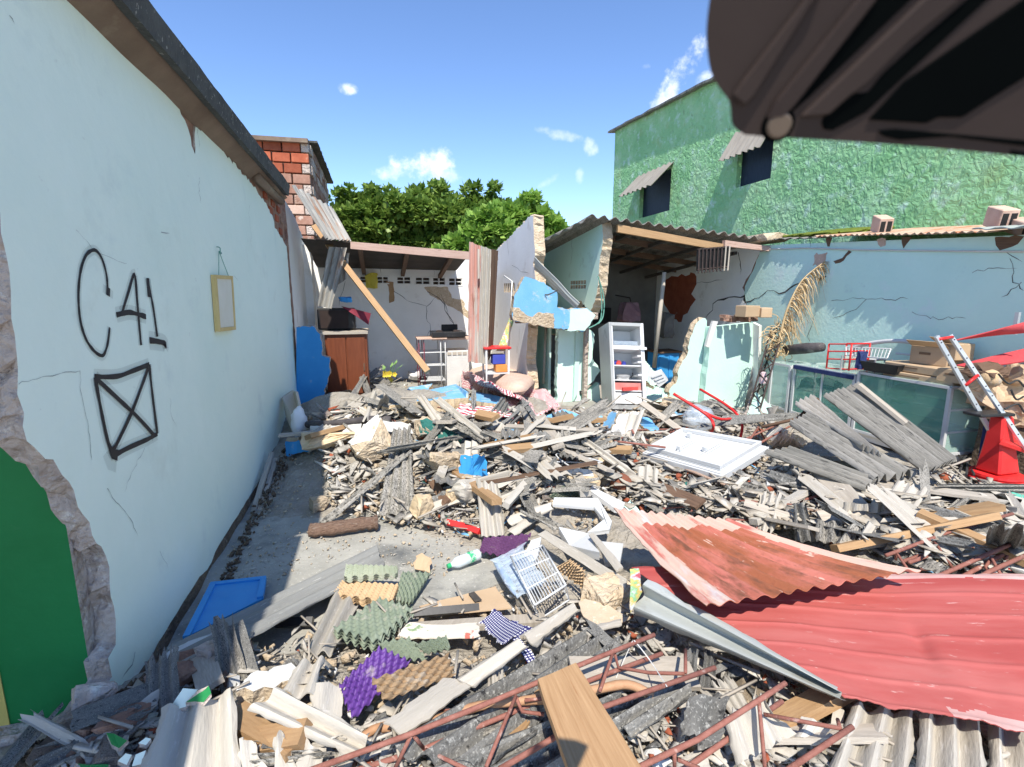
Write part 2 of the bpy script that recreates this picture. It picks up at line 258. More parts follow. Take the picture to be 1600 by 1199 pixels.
mat('petal_yellow', [(.72,.52,.04),(.78,.62,.1)], 9, bump=0, rv=0)
mat('leaf_pale', [(.22,.42,.12),(.34,.52,.2)], 9, bump=0, rv=0)
mat('white_cloth', [(.70,.69,.68),(.78,.77,.76)], 5, bump=.3, bs=14, bd=.03, rv=.03)
mat('teal_paint', [(.025,.13,.11),(.04,.17,.14)], 5, bump=.2, rv=.05, patches=[((.36,.30,.22),6,.58,.66)])
mat('tan_sheet', [(.44,.34,.24),(.55,.45,.34)], 6, bump=.6, bs=40, rv=0, speck=((.62,.54,.44),30,.58,.66))
mat('beige_board', [(.52,.44,.34),(.58,.50,.40)], 3, bump=.05, rv=0)
mat('screw_metal', [(.10,.075,.055),(.16,.12,.09)], 30, bump=0, rough=.45, metal=.3, rv=0)
def leafmat(name, c1, c2):
    m = mat(name, [c1, c2], 3, rough=.45, bump=0, rv=0, spec=.4, contrast=(.35,.65)); nt = m.node_tree; N, L = nt.nodes, nt.links
    b = N['Principled BSDF']; src = b.inputs['Base Color'].links[0].from_socket
    t = N.new('ShaderNodeBsdfTranslucent'); L.new(src, t.inputs[0]); mx = N.new('ShaderNodeMixShader'); mx.inputs[0].default_value = .35
    L.new(b.outputs[0], mx.inputs[1]); L.new(t.outputs[0], mx.inputs[2]); L.new(mx.outputs[0], N['Material Output'].inputs[0])
leafmat('leaf_dark', (.08,.17,.025), (.28,.39,.08)); leafmat('leaf_light', (.17,.34,.05), (.36,.52,.12)); leafmat('leaf_mid', (.04,.105,.03), (.09,.18,.05))
# ------------------------------------------------------------------ mesh helpers
def tags(o, label=None, cat=None, group=None, kind=None):
    for k, v in (('label', label), ('category', cat), ('group', group), ('kind', kind)):
        if v: o[k] = v
    return o
def mk(name, verts, faces, mats, fm=None, uv=None, parent=None, smooth=False, **t):
    vs = [V(v) for v in verts]
    n = len(vs); o3 = V((sum(v.x for v in vs)/n, sum(v.y for v in vs)/n, min(v.z for v in vs)))
    me = bpy.data.meshes.new(name); me.from_pydata([v-o3 for v in vs], [], faces)
    if isinstance(mats, str): mats = [mats]
    for m in mats: me.materials.append(MATS[m])
    if fm: me.polygons.foreach_set('material_index', fm)
    if uv:
        ul = me.uv_layers.new(name='UVMap'); buf = []
        for lp in me.loops: buf += list(uv[lp.vertex_index])
        ul.data.foreach_set('uv', buf)
    if smooth: me.polygons.foreach_set('use_smooth', [True]*len(me.polygons))
    me.update()
    o = bpy.data.objects.new(name, me); COL.objects.link(o)
    if parent: o.parent = parent; o.location = o3-parent.location
    else: o.location = o3
    return tags(o, **t)
def thing(name, loc, label, cat, group=None):
    o = bpy.data.objects.new(name, None); COL.objects.link(o); o.location = loc; o.empty_display_size = .1
    return tags(o, label, cat, group)
def nz(x, y, z=0.0): return noise.noise(V((x, y, z)))
def quad(name, c, m, th=.006, amp=0.0, waves=0, nu=8, nv=None, rag=0.0, ragv=None, sag=0.0, bow=0.0, parent=None, seed=None, phase=0.0, wob=0.0, m2=None, m2at=None, hf=None, **t):
    """a sheet or board between four corners: a>b along its length, d>c the other long side; corrugated across when amp > 0"""
    a, b, c_, d = [V(q) for q in c]; seed = rnd.random()*50 if seed is None else seed
    ragv = rag if ragv is None else ragv
    Lu = ((b-a).length+(c_-d).length)/2; Lv = ((d-a).length+(c_-b).length)/2
    nrm = (b-a+c_-d).cross(d-a+c_-b).normalized()
    if nrm.z < 0: nrm = -nrm
    if nv is None: nv = max(2, int(waves*8)) if amp else max(1, min(8, int(Lv/.05)))
    du, dv = (b-a+c_-d).normalized(), (d-a+c_-b).normalized()
    top, uv = [], []
    for j in range(nv+1):
        v = j/nv
        for i in range(nu+1):
            u = i/nu
            p = (a*(1-u)+b*u)*(1-v)+(d*(1-u)+c_*u)*v
            h = amp*math.sin(2*math.pi*waves*v+phase) - sag*4*u*(1-u) - bow*4*v*(1-v)
            if hf: h += hf(u, v)
            if wob: h += wob*nz(u*Lu*2.2+seed, v*Lv*2.2)
            if rag and i in (0, nu): p = p+du*rag*(nz(v*Lv*9+seed, i)*1.1+nz(v*Lv*31+seed, i+3)*.6)
            if ragv and j in (0, nv): p = p+dv*ragv*(nz(u*Lu*7+seed, j+9)+nz(u*Lu*25+seed, j)*.5)
            top.append(p+nrm*h); uv.append((u*Lu+seed, v*Lv+seed))
    n = len(top); vs = top+[p-nrm*th for p in top]; uv = uv*2
    k = lambda i, j: j*(nu+1)+i
    fs, fm = [], []
    for j in range(nv):
        for i in range(nu):
            mi = 1 if (m2 and m2at(i/nu, j/nv)) else 0
            q = [k(i,j), k(i+1,j), k(i+1,j+1), k(i,j+1)]
            fs.append(q); fm.append(mi); fs.append([x+n for x in q[::-1]]); fm.append(mi)
    rim = [k(i,0) for i in range(nu)]+[k(nu,j) for j in range(nv)]+[k(i,nv) for i in range(nu,0,-1)]+[k(0,j) for j in range(nv,0,-1)]
    for i in range(len(rim)):
        x, y = rim[i], rim[(i+1)%len(rim)]; fs.append([x, x+n, y+n, y]); fm.append(0)
    ms = [m]+([m2] if m2 else [])
    o = mk(name, vs, fs, ms, fm, uv, parent, **t)
    if amp or wob or hf:
        me = o.data; me.polygons.foreach_set('use_smooth', [True]*len(me.polygons))
        try: me.set_sharp_from_angle(angle=math.radians(40))
        except Exception: pass
    return o
def resamp(pts, step, jag, rs):
    out = []
    for i in range(len(pts)):
        a, b = pts[i], pts[(i+1)%len(pts)]; n = max(1, int((b-a).length/step)); per = (b-a).length
        for k in range(n):
            p = a.lerp(b, k/n)
            out.append(p)
    return out
def slab(name, pts, th, mats=('mint','core','core'), jag=.012, step=.06, holes=(), parent=None, fixed=(), rough=.5, **t):
    """a plate or wall cut to an outline: th is the vector from its face to its back; broken edges are jagged"""
    pts = [V(p) for p in pts]; th = V(th); rs = random.Random(len(name)*7+int(abs(pts[0].x*100)))
    nrm = th.normalized(); e1 = (pts[1]-pts[0]).normalized(); e1 = (e1-nrm*e1.dot(nrm)).normalized(); e2 = nrm.cross(e1)
    loops = []
    for li, lp in enumerate([pts]+[[V(q) for q in h] for h in holes]):
        o = []
        for i in range(len(lp)):
            a, b = lp[i], lp[(i+1)%len(lp)]; smooth_ = li > 0 or i in fixed
            n = 1 if smooth_ else max(1, int((b-a).length/step))
            for k in range(n):
                p = a.lerp(b, k/n)
                if not smooth_ and k: p = p+e1*rs.uniform(-jag, jag)+e2*rs.uniform(-jag, jag)
                o.append(p)
        loops.append(o)
    flat = [p for lp in loops for p in lp]; n = len(flat)
    tri = tessellate_polygon([[V((p.dot(e1), p.dot(e2), 0)) for p in lp] for lp in loops])
    vs = list(flat); back = [p+th for p in flat]; fs, fm = [], []
    for f in tri: fs.append(list(f)); fm.append(0)
    # middle ring, pushed in and out so the break reads as broken
    mid = [p+th*(.35+.3*rs.random())+(e1*rs.uniform(-jag, jag)+e2*rs.uniform(-jag, jag))*rough*2 for p in flat]
    vs += mid+back
    for f in tri: fs.append([x+2*n for x in f[::-1]]); fm.append(2)
    s = 0
    for lp in loops:
        m = len(lp)
        for i in range(m):
            a, b = s+i, s+(i+1)%m
            fs += [[a, b, b+n], [a, b+n, a+n], [a+n, b+n, b+2*n], [a+n, b+2*n, a+2*n]]; fm += [1]*4
        s += m
    uv = [(p.dot(e1), p.dot(e2)) for p in vs]
    o = mk(name, vs, fs, list(mats), fm, uv, parent, **t)
    bm = bmesh.new(); bm.from_mesh(o.data); bmesh.ops.recalc_face_normals(bm, faces=bm.faces); bm.to_mesh(o.data); bm.free()
    return o
def box_data(c, s, R=None, bev=0.0):
    c = V(c); x, y, z = [q/2 for q in s]; R = R or Matrix.Identity(3)
    vs = [c+R@V((i*x, j*y, k*z)) for i in (-1,1) for j in (-1,1) for k in (-1,1)]
    fs = [[0,1,3,2],[4,6,7,5],[0,4,5,1],[2,3,7,6],[0,2,6,4],[1,5,7,3]]
    return vs, fs
def join(*ds):
    vs, fs = [], []
    for v, f in ds:
        n = len(vs); vs += v; fs += [[i+n for i in q] for q in f]
    return vs, fs
def bevel(o, w=.004, seg=1):
    bm = bmesh.new(); bm.from_mesh(o.data)
    bmesh.ops.bevel(bm, geom=bm.edges[:], offset=w, segments=seg, affect='EDGES'); bm.to_mesh(o.data); bm.free(); return o
def box(name, c, s, m, R=None, bev=0, parent=None, **t):
    vs, fs = box_data(c, s, R); o = mk(name, vs, fs, m, None, [(v.x+v.z, v.y+v.z) for v in vs], parent, **t)
    return bevel(o, bev) if bev else o
def rotz(a): return Matrix.Rotation(math.radians(a), 3, 'Z')
def tube_data(pts, r, n=6, closed=False):
    pts = [V(p) for p in pts]; vs, fs = [], []; m = len(pts); up = V((0,0,1))
    for i, p in enumerate(pts):
        d = (pts[min(i+1, m-1)]-pts[max(i-1, 0)]).normalized()
        a = d.cross(up); a = (d.cross(V((1,0,0))) if a.length < .05 else a).normalized(); b = a.cross(d)
        rr = r[i] if isinstance(r, (list, tuple)) else r
        for k in range(n):
            q = 2*math.pi*k/n; vs.append(p+(a*math.cos(q)+b*math.sin(q))*rr)
    for i in range(m-1):
        for k in range(n): fs.append([i*n+k, i*n+(k+1)%n, (i+1)*n+(k+1)%n, (i+1)*n+k])
    fs.append(list(range(n))[::-1]); fs.append([(m-1)*n+k for k in range(n)])
    return vs, fs
def tube(name, pts, r, m, n=6, parent=None, **t):
    vs, fs = tube_data(pts, r, n); return mk(name, vs, fs, m, None, None, parent, smooth=n > 5, **t)
def ribbon_data(pts, w, off, nrm):
    """flat strip of paint or a crack lying on a surface of normal nrm"""
    pts = [V(p)+nrm*off for p in pts]; vs, fs = [], []
    for i, p in enumerate(pts):
        d = (pts[min(i+1, len(pts)-1)]-pts[max(i-1, 0)]).normalized(); s = d.cross(nrm).normalized()
        ww = w[i] if isinstance(w, (list, tuple)) else w
        vs += [p-s*ww/2, p+s*ww/2]
    for i in range(len(pts)-1): fs.append([2*i, 2*i+1, 2*i+3, 2*i+2])
    return vs, fs
def smooth_path(pts, n=5):
    pts = [V(p) for p in pts]; out = []
    for i in range(len(pts)-1):
        p0, p1, p2, p3 = pts[max(i-1,0)], pts[i], pts[i+1], pts[min(i+2, len(pts)-1)]
        for k in range(n):
            t = k/n; out.append(.5*((2*p1)+(p2-p0)*t+(2*p0-5*p1+4*p2-p3)*t*t+(3*p1-p0-3*p2+p3)*t**3))
    return out+[pts[-1]]
def lathe_data(base_, axis, prof, n=16):
    base_, axis = V(base_), V(axis).normalized(); a = axis.cross(V((.3,.9,.1))).normalized(); b = axis.cross(a); vs, fs = [], []
    for (h, r) in prof:
        for k in range(n): q = 2*math.pi*k/n; vs.append(base_+axis*h+(a*math.cos(q)+b*math.sin(q))*r)
    for i in range(len(prof)-1):
        for k in range(n): fs.append([i*n+k, i*n+(k+1)%n, (i+1)*n+(k+1)%n, (i+1)*n+k])
    fs.append(list(range(n))[::-1]); fs.append([(len(prof)-1)*n+k for k in range(n)])
    return vs, fs
def hull_data(size, rs, n=16, box_like=.0):
    bm = bmesh.new()
    for _ in range(n):
        p = V((rs.uniform(-1,1), rs.uniform(-1,1), rs.uniform(-1,1)))
        if box_like: p = V([max(-1, min(1, q*(1+box_like))) for q in p])
        elif p.length > 1: p.normalize()
        bm.verts.new((p.x*size[0]/2, p.y*size[1]/2, p.z*size[2]/2))
    r = bmesh.ops.convex_hull(bm, input=bm.verts)
    bmesh.ops.delete(bm, geom=[e for e in r['geom_interior'] if isinstance(e, bmesh.types.BMVert)], context='VERTS')
    bm.verts.index_update(); vs = [v.co.copy() for v in bm.verts]; fs = [[v.index for v in f.verts] for f in bm.faces]; bm.free(); return vs, fs
def roughen(vs, fs, a, f, sd):
    bm = bmesh.new(); bv = [bm.verts.new(v) for v in vs]
    for q in fs: bm.faces.new([bv[i] for i in q])
    bmesh.ops.triangulate(bm, faces=bm.faces[:]); bmesh.ops.subdivide_edges(bm, edges=bm.edges[:], cuts=3, use_grid_fill=True); bm.normal_update()
    for v in bm.verts: v.co += v.normal*a*(nz(v.co.x*f+sd, v.co.y*f, v.co.z*f)+.6*nz(v.co.x*f*3+sd, v.co.y*f*3, v.co.z*f*3))
    bm.verts.index_update(); o = [v.co.copy() for v in bm.verts], [[v.index for v in q.verts] for q in bm.faces]; bm.free(); return o
def prism(name, pts, th, m, parent=None, **t):
    n = len(pts); vs = list(pts)+[p+th for p in pts]; fs = [list(range(n)), [n+i for i in range(n)][::-1]]+[[i,(i+1)%n,(i+1)%n+n,i+n] for i in range(n)]
    o = mk(name, vs, fs, m, None, None, parent, **t); bm = bmesh.new(); bm.from_mesh(o.data); bmesh.ops.recalc_face_normals(bm, faces=bm.faces); bm.to_mesh(o.data); bm.free(); return o
def chunk(name, c, size, m, rot=(0,0,0), n=18, blk=.6, paint=None, **t):
    rs = random.Random(rnd.random()); vs, fs = hull_data(size, rs, n, blk)
    R = Matrix.Rotation(rot[2],3,'Z')@Matrix.Rotation(rot[1],3,'Y')@Matrix.Rotation(rot[0],3,'X')
    if max(size) > .11: vs, fs = roughen(vs, fs, max(size)*.06, 5/max(size), rs.random()*90)
    vs = [R@v for v in vs]; zc = min(v.z for v in vs)
    vs2 = [V(c)+v-V((0,0,zc)) for v in vs]; ms, fm = [m], None
    if paint:
        ms = [m, paint]; ax = R@V((0,0,1)); fm = []
        for f in fs:
            nn = (vs[f[1]]-vs[f[0]]).cross(vs[f[2]]-vs[f[0]]).normalized(); fm.append(1 if abs(nn.dot(ax)) > .8 and (vs[f[0]]).dot(ax) > 0 else 0)
    return mk(name, vs2, fs, ms, fm, [(v.x, v.y) for v in vs2], None, **t)
# ================================================================== THE SETTING
XW, XR, XA, XB, YF, YB, XG = -1.12, 6.0, 2.24, 3.34, 7.5, 10.4, 7.6
def flatgrid(name, x0, x1, y0, y1, z, m, kind):
    return mk(name, [(x0,y0,z),(x1,y0,z),(x1,y1,z),(x0,y1,z)], [[0,1,2,3]], m, kind=kind)
flatgrid('ground', -400, 400, -300, 600, -.06, 'dust', 'structure')
mk('floor', [(x,y,0) for x,y in ((XW-.02,2.3),(3.3,1.5),(3.3,10.35),(XW-.02,10.35))], [[0,1,2,3]], 'floor', kind='structure')
def mound():
    x0, x1, y0, y1, s = -3.2, 7.5, .6, 10.3, .05
    nx, ny = int((x1-x0)/s), int((y1-y0)/s); vs, fs = [], []
    hs = {}
    for j in range(ny+1):
        for i in range(nx+1):
            x, y = x0+i*s, y0+j*s; b = base(x, y); hs[i,j] = b
            r = .04*nz(x*3, y*3)+.028*nz(x*9, y*9)+.018*nz(x*22, y*22)
            z = b-.035+min(1, b/.06)*r if b > .012 else -.05
            vs.append((x, y, z))
    for j in range(ny):
        for i in range(nx):
            if max(hs[i,j], hs[i+1,j], hs[i,j+1], hs[i+1,j+1]) > .004:
                k = j*(nx+1)+i; fs.append([k, k+1, k+nx+2, k+nx+1])
    mk('rubble_ground', vs, fs, 'heap_earth', kind='structure')
mound()
# ---- left boundary wall, its painted marks and cracks
def on_left(x, y, off=0): return P(x, y, X=XW+off)
edge = [(-40,215),(0,333),(10,400),(15,427),(23,523),(27,617),(42,690),(54,700),(108,754),(129,804),(144,837),(171,887),(173,933),(181,970),(181,1008),(169,1029),(175,1058),(150,1090),(129,1125)]
e3 = [on_left(*q) for q in edge]
ZT = 2.80
outl = [V((XW, 1.75, ZT+.12))]+e3+[V((XW, e3[-1].y, -.05)), V((XW, 7.42, -.05)), V((XW,7.40,1.2)), V((XW,7.38,2.32)), V((XW,6.9,2.42)), V((XW,6.6,2.56)), V((XW,6.2,2.68)), V((XW,5.6,2.76)), V((XW,4.3,ZT+.05)), V((XW,4.05,ZT+.02)), V((XW,3.98,ZT-.17)), V((XW,3.85,ZT+.0)), V((XW,3.7,ZT+.09))]
lw = slab('side_wall', outl, (-.085,0,0), ('mint','core','white_wall'), jag=.018, step=.05, fixed=(len(edge)+1,len(outl)-1), rough=.9, label='long pale mint plastered wall on the left with sprayed marks and a broken near edge', cat='wall')
# brick core showing where the plaster fell from the top of the wall
slab('brick_core', [(XW-.012, 3.7, 2.95),(XW-.012,3.7,2.3),(XW-.012,7.36,2.1),(XW-.012,7.36,3.0)], (-.11,0,0), ('brick_dark','brick_dark','brick_dark'), jag=.02, step=.1, parent=lw)
for i, (y, z) in enumerate([(6.72,2.50),(6.86,2.60),(7.05,2.47),(7.2,2.62),(6.5,2.64),(7.0,2.72),(7.22,2.42),(6.66,2.74),(6.25,2.76)]):
    box('brick', (XW-.01, y, z), (.03,.17,.075), 'brick' if i%3 else 'brick_dark', bev=.006, parent=lw)
def paint(name, pts, w, m, sm=5, off=.002, par=lw):
    q = smooth_path([on_left(*p) for p in pts], sm) if sm else [on_left(*p) for p in pts]
    vs, fs = ribbon_data(q, w, off, V((1,0,0))); return vs, fs
z2 = lambda x, y: (x*.3336, 350+y*.3336)
sp = []
sp.append(paint('g', [z2(*q) for q in [(503,338),(502,300),(497,240),(478,170),(452,130),(428,126),(400,150),(377,215),(366,310),(368,400),(380,480),(405,550),(440,598),(470,618),(487,610),(503,560),(512,487)]], .017, 0))
sp.append(paint('g', [z2(*q) for q in [(506,300),(504,338)]], .034, 0, 0))
sp.append(paint('g', [z2(*q) for q in [(570,418),(600,320),(628,238),(640,350),(650,470),(659,570)]], .023, 0))
sp.append(paint('g', [z2(*q) for q in [(543,428),(600,416),(640,424),(682,437)]], .028, 0))
sp.append(paint('g', [z2(*q) for q in [(690,256),(700,310),(717,400),(735,530)]], .024, 0))
sp.append(paint('g', [z2(*q) for q in [(690,256),(697,345)]], .032, 0, 0))
sp.append(paint('g', [z2(*q) for q in [(698,547),(735,552),(770,562),(770,578)]], .038, 0))
for s in ([(440,718),(545,716),(620,690),(697,660)],[(697,660),(712,800),(735,985)],[(735,985),(690,1010),(600,1050),(535,1085)],[(535,1085),(505,1030),(470,870),(442,720)],[(446,725),(560,830),(640,905),(720,992)],[(695,668),(620,870),(540,1040),(525,1065)]):
    sp.append(paint('g', [z2(*q) for q in s], .026, 0))
sp.append(paint('g', [z2(*q) for q in [(520,1050),(528,1080),(548,1085)]], .06, 0, 0))
ov = []
for k, d in enumerate(sp):
    v_ = [V(q) for q in d[0]]
    for i in range(0, len(v_), 2): m_ = (v_[i]+v_[i+1])/2; v_[i] = m_+(v_[i]-m_)*2.5-V((.0012,0,0)); v_[i+1] = m_+(v_[i+1]-m_)*2.5-V((.0012,0,0))
    ov.append(([q+V((.00003*k,0,0)) for q in v_], d[1]))
vs, fs = join(*ov); mk('spray_mist', vs, fs, 'overspray', parent=lw)
for k, d in enumerate(sp):
    v_ = [V(q)+V((.0001*k,0,0)) for q in d[0]]
    for i in range(0, len(v_), 2): m_ = (v_[i]+v_[i+1])/2; f_ = .86+.3*nz(i*.21, k*3.1); v_[i] = m_+(v_[i]-m_)*f_; v_[i+1] = m_+(v_[i+1]-m_)*f_
    sp[k] = (v_, d[1])
vs, fs = join(*sp); mk('spray_marking', vs, fs, 'spray_black', parent=lw, label='black sprayed letters C 41 over a crossed box')
ck = []
def crack_px(pts, w, jag=3, plane=on_left, seed=1, nrm=V((1,0,0)), off=.0015):
    rs = random.Random(seed); q = []
    for i in range(len(pts)-1):
        n = max(2, int(math.hypot(pts[i+1][0]-pts[i][0], pts[i+1][1]-pts[i][1])/7))
        for k in range(n):
            t = k/n; q.append((pts[i][0]*(1-t)+pts[i+1][0]*t+rs.uniform(-jag,jag)*.5, pts[i][1]*(1-t)+pts[i+1][1]*t+rs.uniform(-jag,jag)*.5))
    q.append(pts[-1]); ws = [w*rs.uniform(.25,.85) for _ in q]; ws[-1] = .0005
    return ribbon_data([plane(*a) for a in q], ws, off, nrm)
for i, (pts, w) in enumerate([([(306,165),(308,200),(311,232)],.009),([(312,277),(310,290),(313,318)],.008),([(27,600),(80,587),(125,580)],.004),([(125,580),(126,620),(136,660),(143,720)],.004),([(168,765),(180,785),(200,805),(215,838)],.005),([(225,700),(205,740),(195,770)],.004),([(389,320),(391,355),(393,388)],.005),([(211,1020),(206,1040),(190,1062)],.012),([(250,860),(262,890)],.003),([(155,40),(195,68)],.003),([(118,360),(150,395),(198,413)],.003),([(265,622),(267,650),(275,665)],.003),([(14,24),(22,38)],.01),([(252,363),(265,365)],.014),([(366,430),(372,440)],.006)]):
    ck.append(crack_px(pts, w, seed=i))
vs, fs = join(*ck); mk('hairline_crack', vs, fs, 'hairline', parent=lw)
# dirt skirt with the wall-base shading put into its dark colour
quad('foot_dirt_shade', [(XW+.02,2.35,.0),(XW+.02,7.4,.0),(XW+.004,7.4,.05),(XW+.004,2.35,.05)], 'dark_earth', th=.012, nu=60, nv=2, rag=.01, wob=.03, parent=lw)
# eave beam and roof edge of the neighbour along the top of that wall
t = thing('house_eave', (XW, 5, ZT), 'brown eave beam and blackened roof edge running along the top of the left mint wall', 'roof')
quad('eave_beam', [(XW-.01,1.7,ZT+.07),(XW-.01,7.0,ZT-.03),(XW+.11,7.0,ZT+.06),(XW+.11,1.7,ZT+.16)], 'soffit', th=-.1, nu=40, nv=4, ragv=.0, wob=.012, parent=t)
quad('roof_fascia', [(XW+.113,1.7,ZT+.145),(XW+.113,6.75,ZT+.05),(XW+.135,6.75,ZT+.17),(XW+.135,1.7,ZT+.26)], 'old_tile', th=.05, nu=70, nv=2, ragv=.006, wob=.006, parent=t)
for k in range(6):
    y0 = 1.7+k*.8; quad('roof_tile', [(XW-.5,y0,ZT+.28-.004*k),(XW-.5,y0+.83,ZT+.255-.004*k),(XW+.15,y0+.83,ZT+.24-.014*k),(XW+.15,y0,ZT+.265-.014*k)], 'old_tile', th=.05, nu=8, nv=4, rag=.008, ragv=.01, wob=.01, parent=t)
quad('porch_roof', [(-4.2,-1.8,ZT+.16),(XW+.1,-1.8,ZT+.16),(XW+.1,1.68,ZT+.14),(-4.2,1.68,ZT+.14)], 'soffit', th=.08, nu=4, nv=2, parent=t)
tube('gutter_pipe', [(XW+.05,6.9,ZT-.0),(XW+.05,5.6,ZT+.02)], .045, 'soffit', 8, t)
# green street front at the far left edge
t = slab('street_front', [(XW-.075,2.2,-.1),(XW-.075,2.2,1.55),(-3.5,2.2,1.55),(-3.5,2.2,-.1)], (0,.12,0), ('green_gloss','core','core'), jag=0, step=1, label='deep green painted street front behind the broken end of the mint wall', cat='house front')
xy = P(6,1080,Y=2.2).x
slab('yellow_band', [(xy,2.195,-.1),(xy,2.195,1.2),(-3.5,2.195,1.2),(-3.5,2.195,-.1)], (0,.004,0), ('yellow_paint',)*3, jag=0, step=1, parent=t)
box('plinth', (-2.4,2.165,.0), (2.4,.06,.12), 'core', parent=t)
# ---- white rear stretch of the left boundary
lr = slab('rear_side_wall', [(XW-.05,7.46,-.05),(XW-.05,10.5,-.05),(XW-.05,10.5,2.30),(XW-.05,8.7,2.85),(XW-.05,7.46,3.02)], (-.13,0,0), ('white_wall','brick_dark','core'), jag=.012, label='white plastered wall stretch beyond the vertical break in the mint wall', cat='wall')
crv = [(XW-.045, 7.47, .4+i*.1) for i in range(26)]
slab('joint_rubble', [(XW+.012,7.39,.3),(XW+.012,7.47,.3),(XW+.012,7.48,2.5),(XW+.012,7.44,3.0),(XW+.012,7.40,2.4)], (-.1,0,0), ('brick_dark','brick_dark','brick_dark'), jag=.03, step=.07, parent=lr)
slab('pilaster', [(XW+.07,9.3,0),(XW+.07,9.6,0),(XW+.07,9.6,2.45),(XW+.07,9.3,2.5)], (-.12,0,0), ('white_wall',)*3, jag=.004, parent=lr)
def onY(x, y, Y=YF): return P(x, y, Y=Y)
# bright blue stub of the cross wall
slab('blue_wall_stub', [onY(*q, 7.3) for q in [(463,640),(463,512),(488,510),(500,523),(504,545),(503,556),(515,560),(516,580),(512,592),(500,640)]], (0,.14,0), ('bright_blue','core','core'), jag=.015, step=.04, fixed=(0,), label='bright blue stub of a torn down wall beside the mint wall', cat='wall fragment')
# ---- rear wall of the left room with its row of vent blocks
ventx = [(561,586),(588,608),(619,643),(648,673),(675,697),(700,723)]
holes = [[onY(a,431+i*.6,YB), onY(b,431+i*.6,YB), onY(b,444+i*.8,YB), onY(a,444+i*.8,YB)] for i, (a,b) in enumerate(ventx)]
rw = slab('rear_wall', [(XW-.05,YB,-.05),(XA+.1,YB,-.05),(XA+.1,YB,2.45),(XW-.05,YB,2.45)], (0,.14,0), ('white_wall','core','core'), jag=0, step=1, holes=holes, label='grubby white rear wall of the left room with a row of vent blocks', cat='wall')
for h in holes:
    w = (h[1]-h[0]).length; hh = (h[0]-h[3]).length; c = sum(h, V())/4
    d = [box_data(c+V((0,.06,s*(hh/2-.012))), (w,.14,.024)) for s in (-1,1)]+[box_data(c+V((s*(w/2-.012),.062,0)), (.024,.13,hh)) for s in (-1,1)]+[box_data(c+V((0,.064,0)), (.02,.12,hh)),box_data(c+V((0,.066,0)), (w,.10,.016))]
    vs, fs = join(*d); mk('vent_block', vs, fs, 'white_wall', parent=rw)
backY = lambda x, y: P(x, y, Y=YB)
ck = [crack_px(p, w, 4, backY, i+40, V((0,-1,0)), .004) for i, (p, w) in enumerate([([(668,455),(690,470),(700,490),(712,520)],.02),([(612,450),(635,470),(665,480),(672,515),(668,528)],.012),([(565,412),(566,430)],.012),([(595,414),(596,430)],.01),([(677,420),(678,435)],.01),([(690,460),(705,500),(712,520)],.01),([(665,480),(685,462)],.012),([(540,440),(530,480)],.01)])]
vs, fs = join(*ck); mk('wall_crack', vs, fs, 'crack', parent=rw)
slab('bare_patch', [backY(*q)+V((0,-.003,0)) for q in [(664,449),(700,450),(706,466),(722,468),(728,484),(734,490),(734,500),(715,486),(695,474),(682,466),(672,462)]], (0,.002,0), ('mortar','mortar','mortar'), jag=.02, parent=rw)
slab('tan_patch', [backY(*q)+V((0,-.004,0)) for q in [(603,441),(615,442),(616,471),(608,474),(608,449)]], (0,.003,0), ('wood',)*3, jag=.01, parent=rw)
box('vent_backing', (2.4,10.9,1.1), (8.2,.12,2.2), 'dark_earth', label='dark backing wall added behind the vent blocks', cat='wall')  # backing added so the vent openings read dark
# shed roof over the rear of the left room
t = thing('shed_roof', (.6,9.6,2.4), 'sagging dark tin shed roof with a long weathered timber along its front edge', 'roof')
quad('fascia_timber', [P(548,379,Y=8.45),P(735,395,Y=8.45),P(735,407,Y=8.45),P(548,390,Y=8.45)], 'wood_pink', th=.09, nu=14, nv=2, rag=.0, wob=.008, parent=t)
a, b = P(520,378,Y=8.4), P(740,396,Y=8.4)
quad('roof_sheet', [(XW+.05,8.42,a.z+.04),(b.x,8.42,b.z+.02),(b.x,10.75,b.z-.22),(XW+.05,10.75,a.z-.34)], 'roof_under', th=.008, amp=.02, waves=1, nu=6, nv=4, parent=t)
for k in range(4): 
    x = a.x+.35+k*.72; quad('rafter', [(x,8.52,a.z-.04-.04*k),(x,10.39,a.z-.36-.03*k),(x+.07,10.39,a.z-.36-.03*k),(x+.07,8.52,a.z-.04-.04*k)], 'wood_dark', th=.07, nu=2, nv=1, parent=t)
# ---- partition walls A and B, broken at the ridge
def onA(x, y): return P(x, y, X=XA)
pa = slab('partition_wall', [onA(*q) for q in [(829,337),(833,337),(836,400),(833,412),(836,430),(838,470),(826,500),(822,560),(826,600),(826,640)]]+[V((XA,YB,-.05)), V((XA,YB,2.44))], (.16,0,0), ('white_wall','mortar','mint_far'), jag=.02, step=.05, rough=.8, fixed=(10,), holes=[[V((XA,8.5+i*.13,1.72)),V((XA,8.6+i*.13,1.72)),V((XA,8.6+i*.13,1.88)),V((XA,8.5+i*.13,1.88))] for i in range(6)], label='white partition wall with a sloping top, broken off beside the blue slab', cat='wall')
vs, fs = join(*[crack_px(p, w, 3, onA, 60+i, V((-1,0,0)), .003) for i, (p, w) in enumerate([([(793,372),(794,402)],.015),([(800,415),(815,425),(828,428)],.01)])]); mk('wall_crack', vs, fs, 'crack', parent=pa)
def onB(x, y): return P(x, y, X=XB)
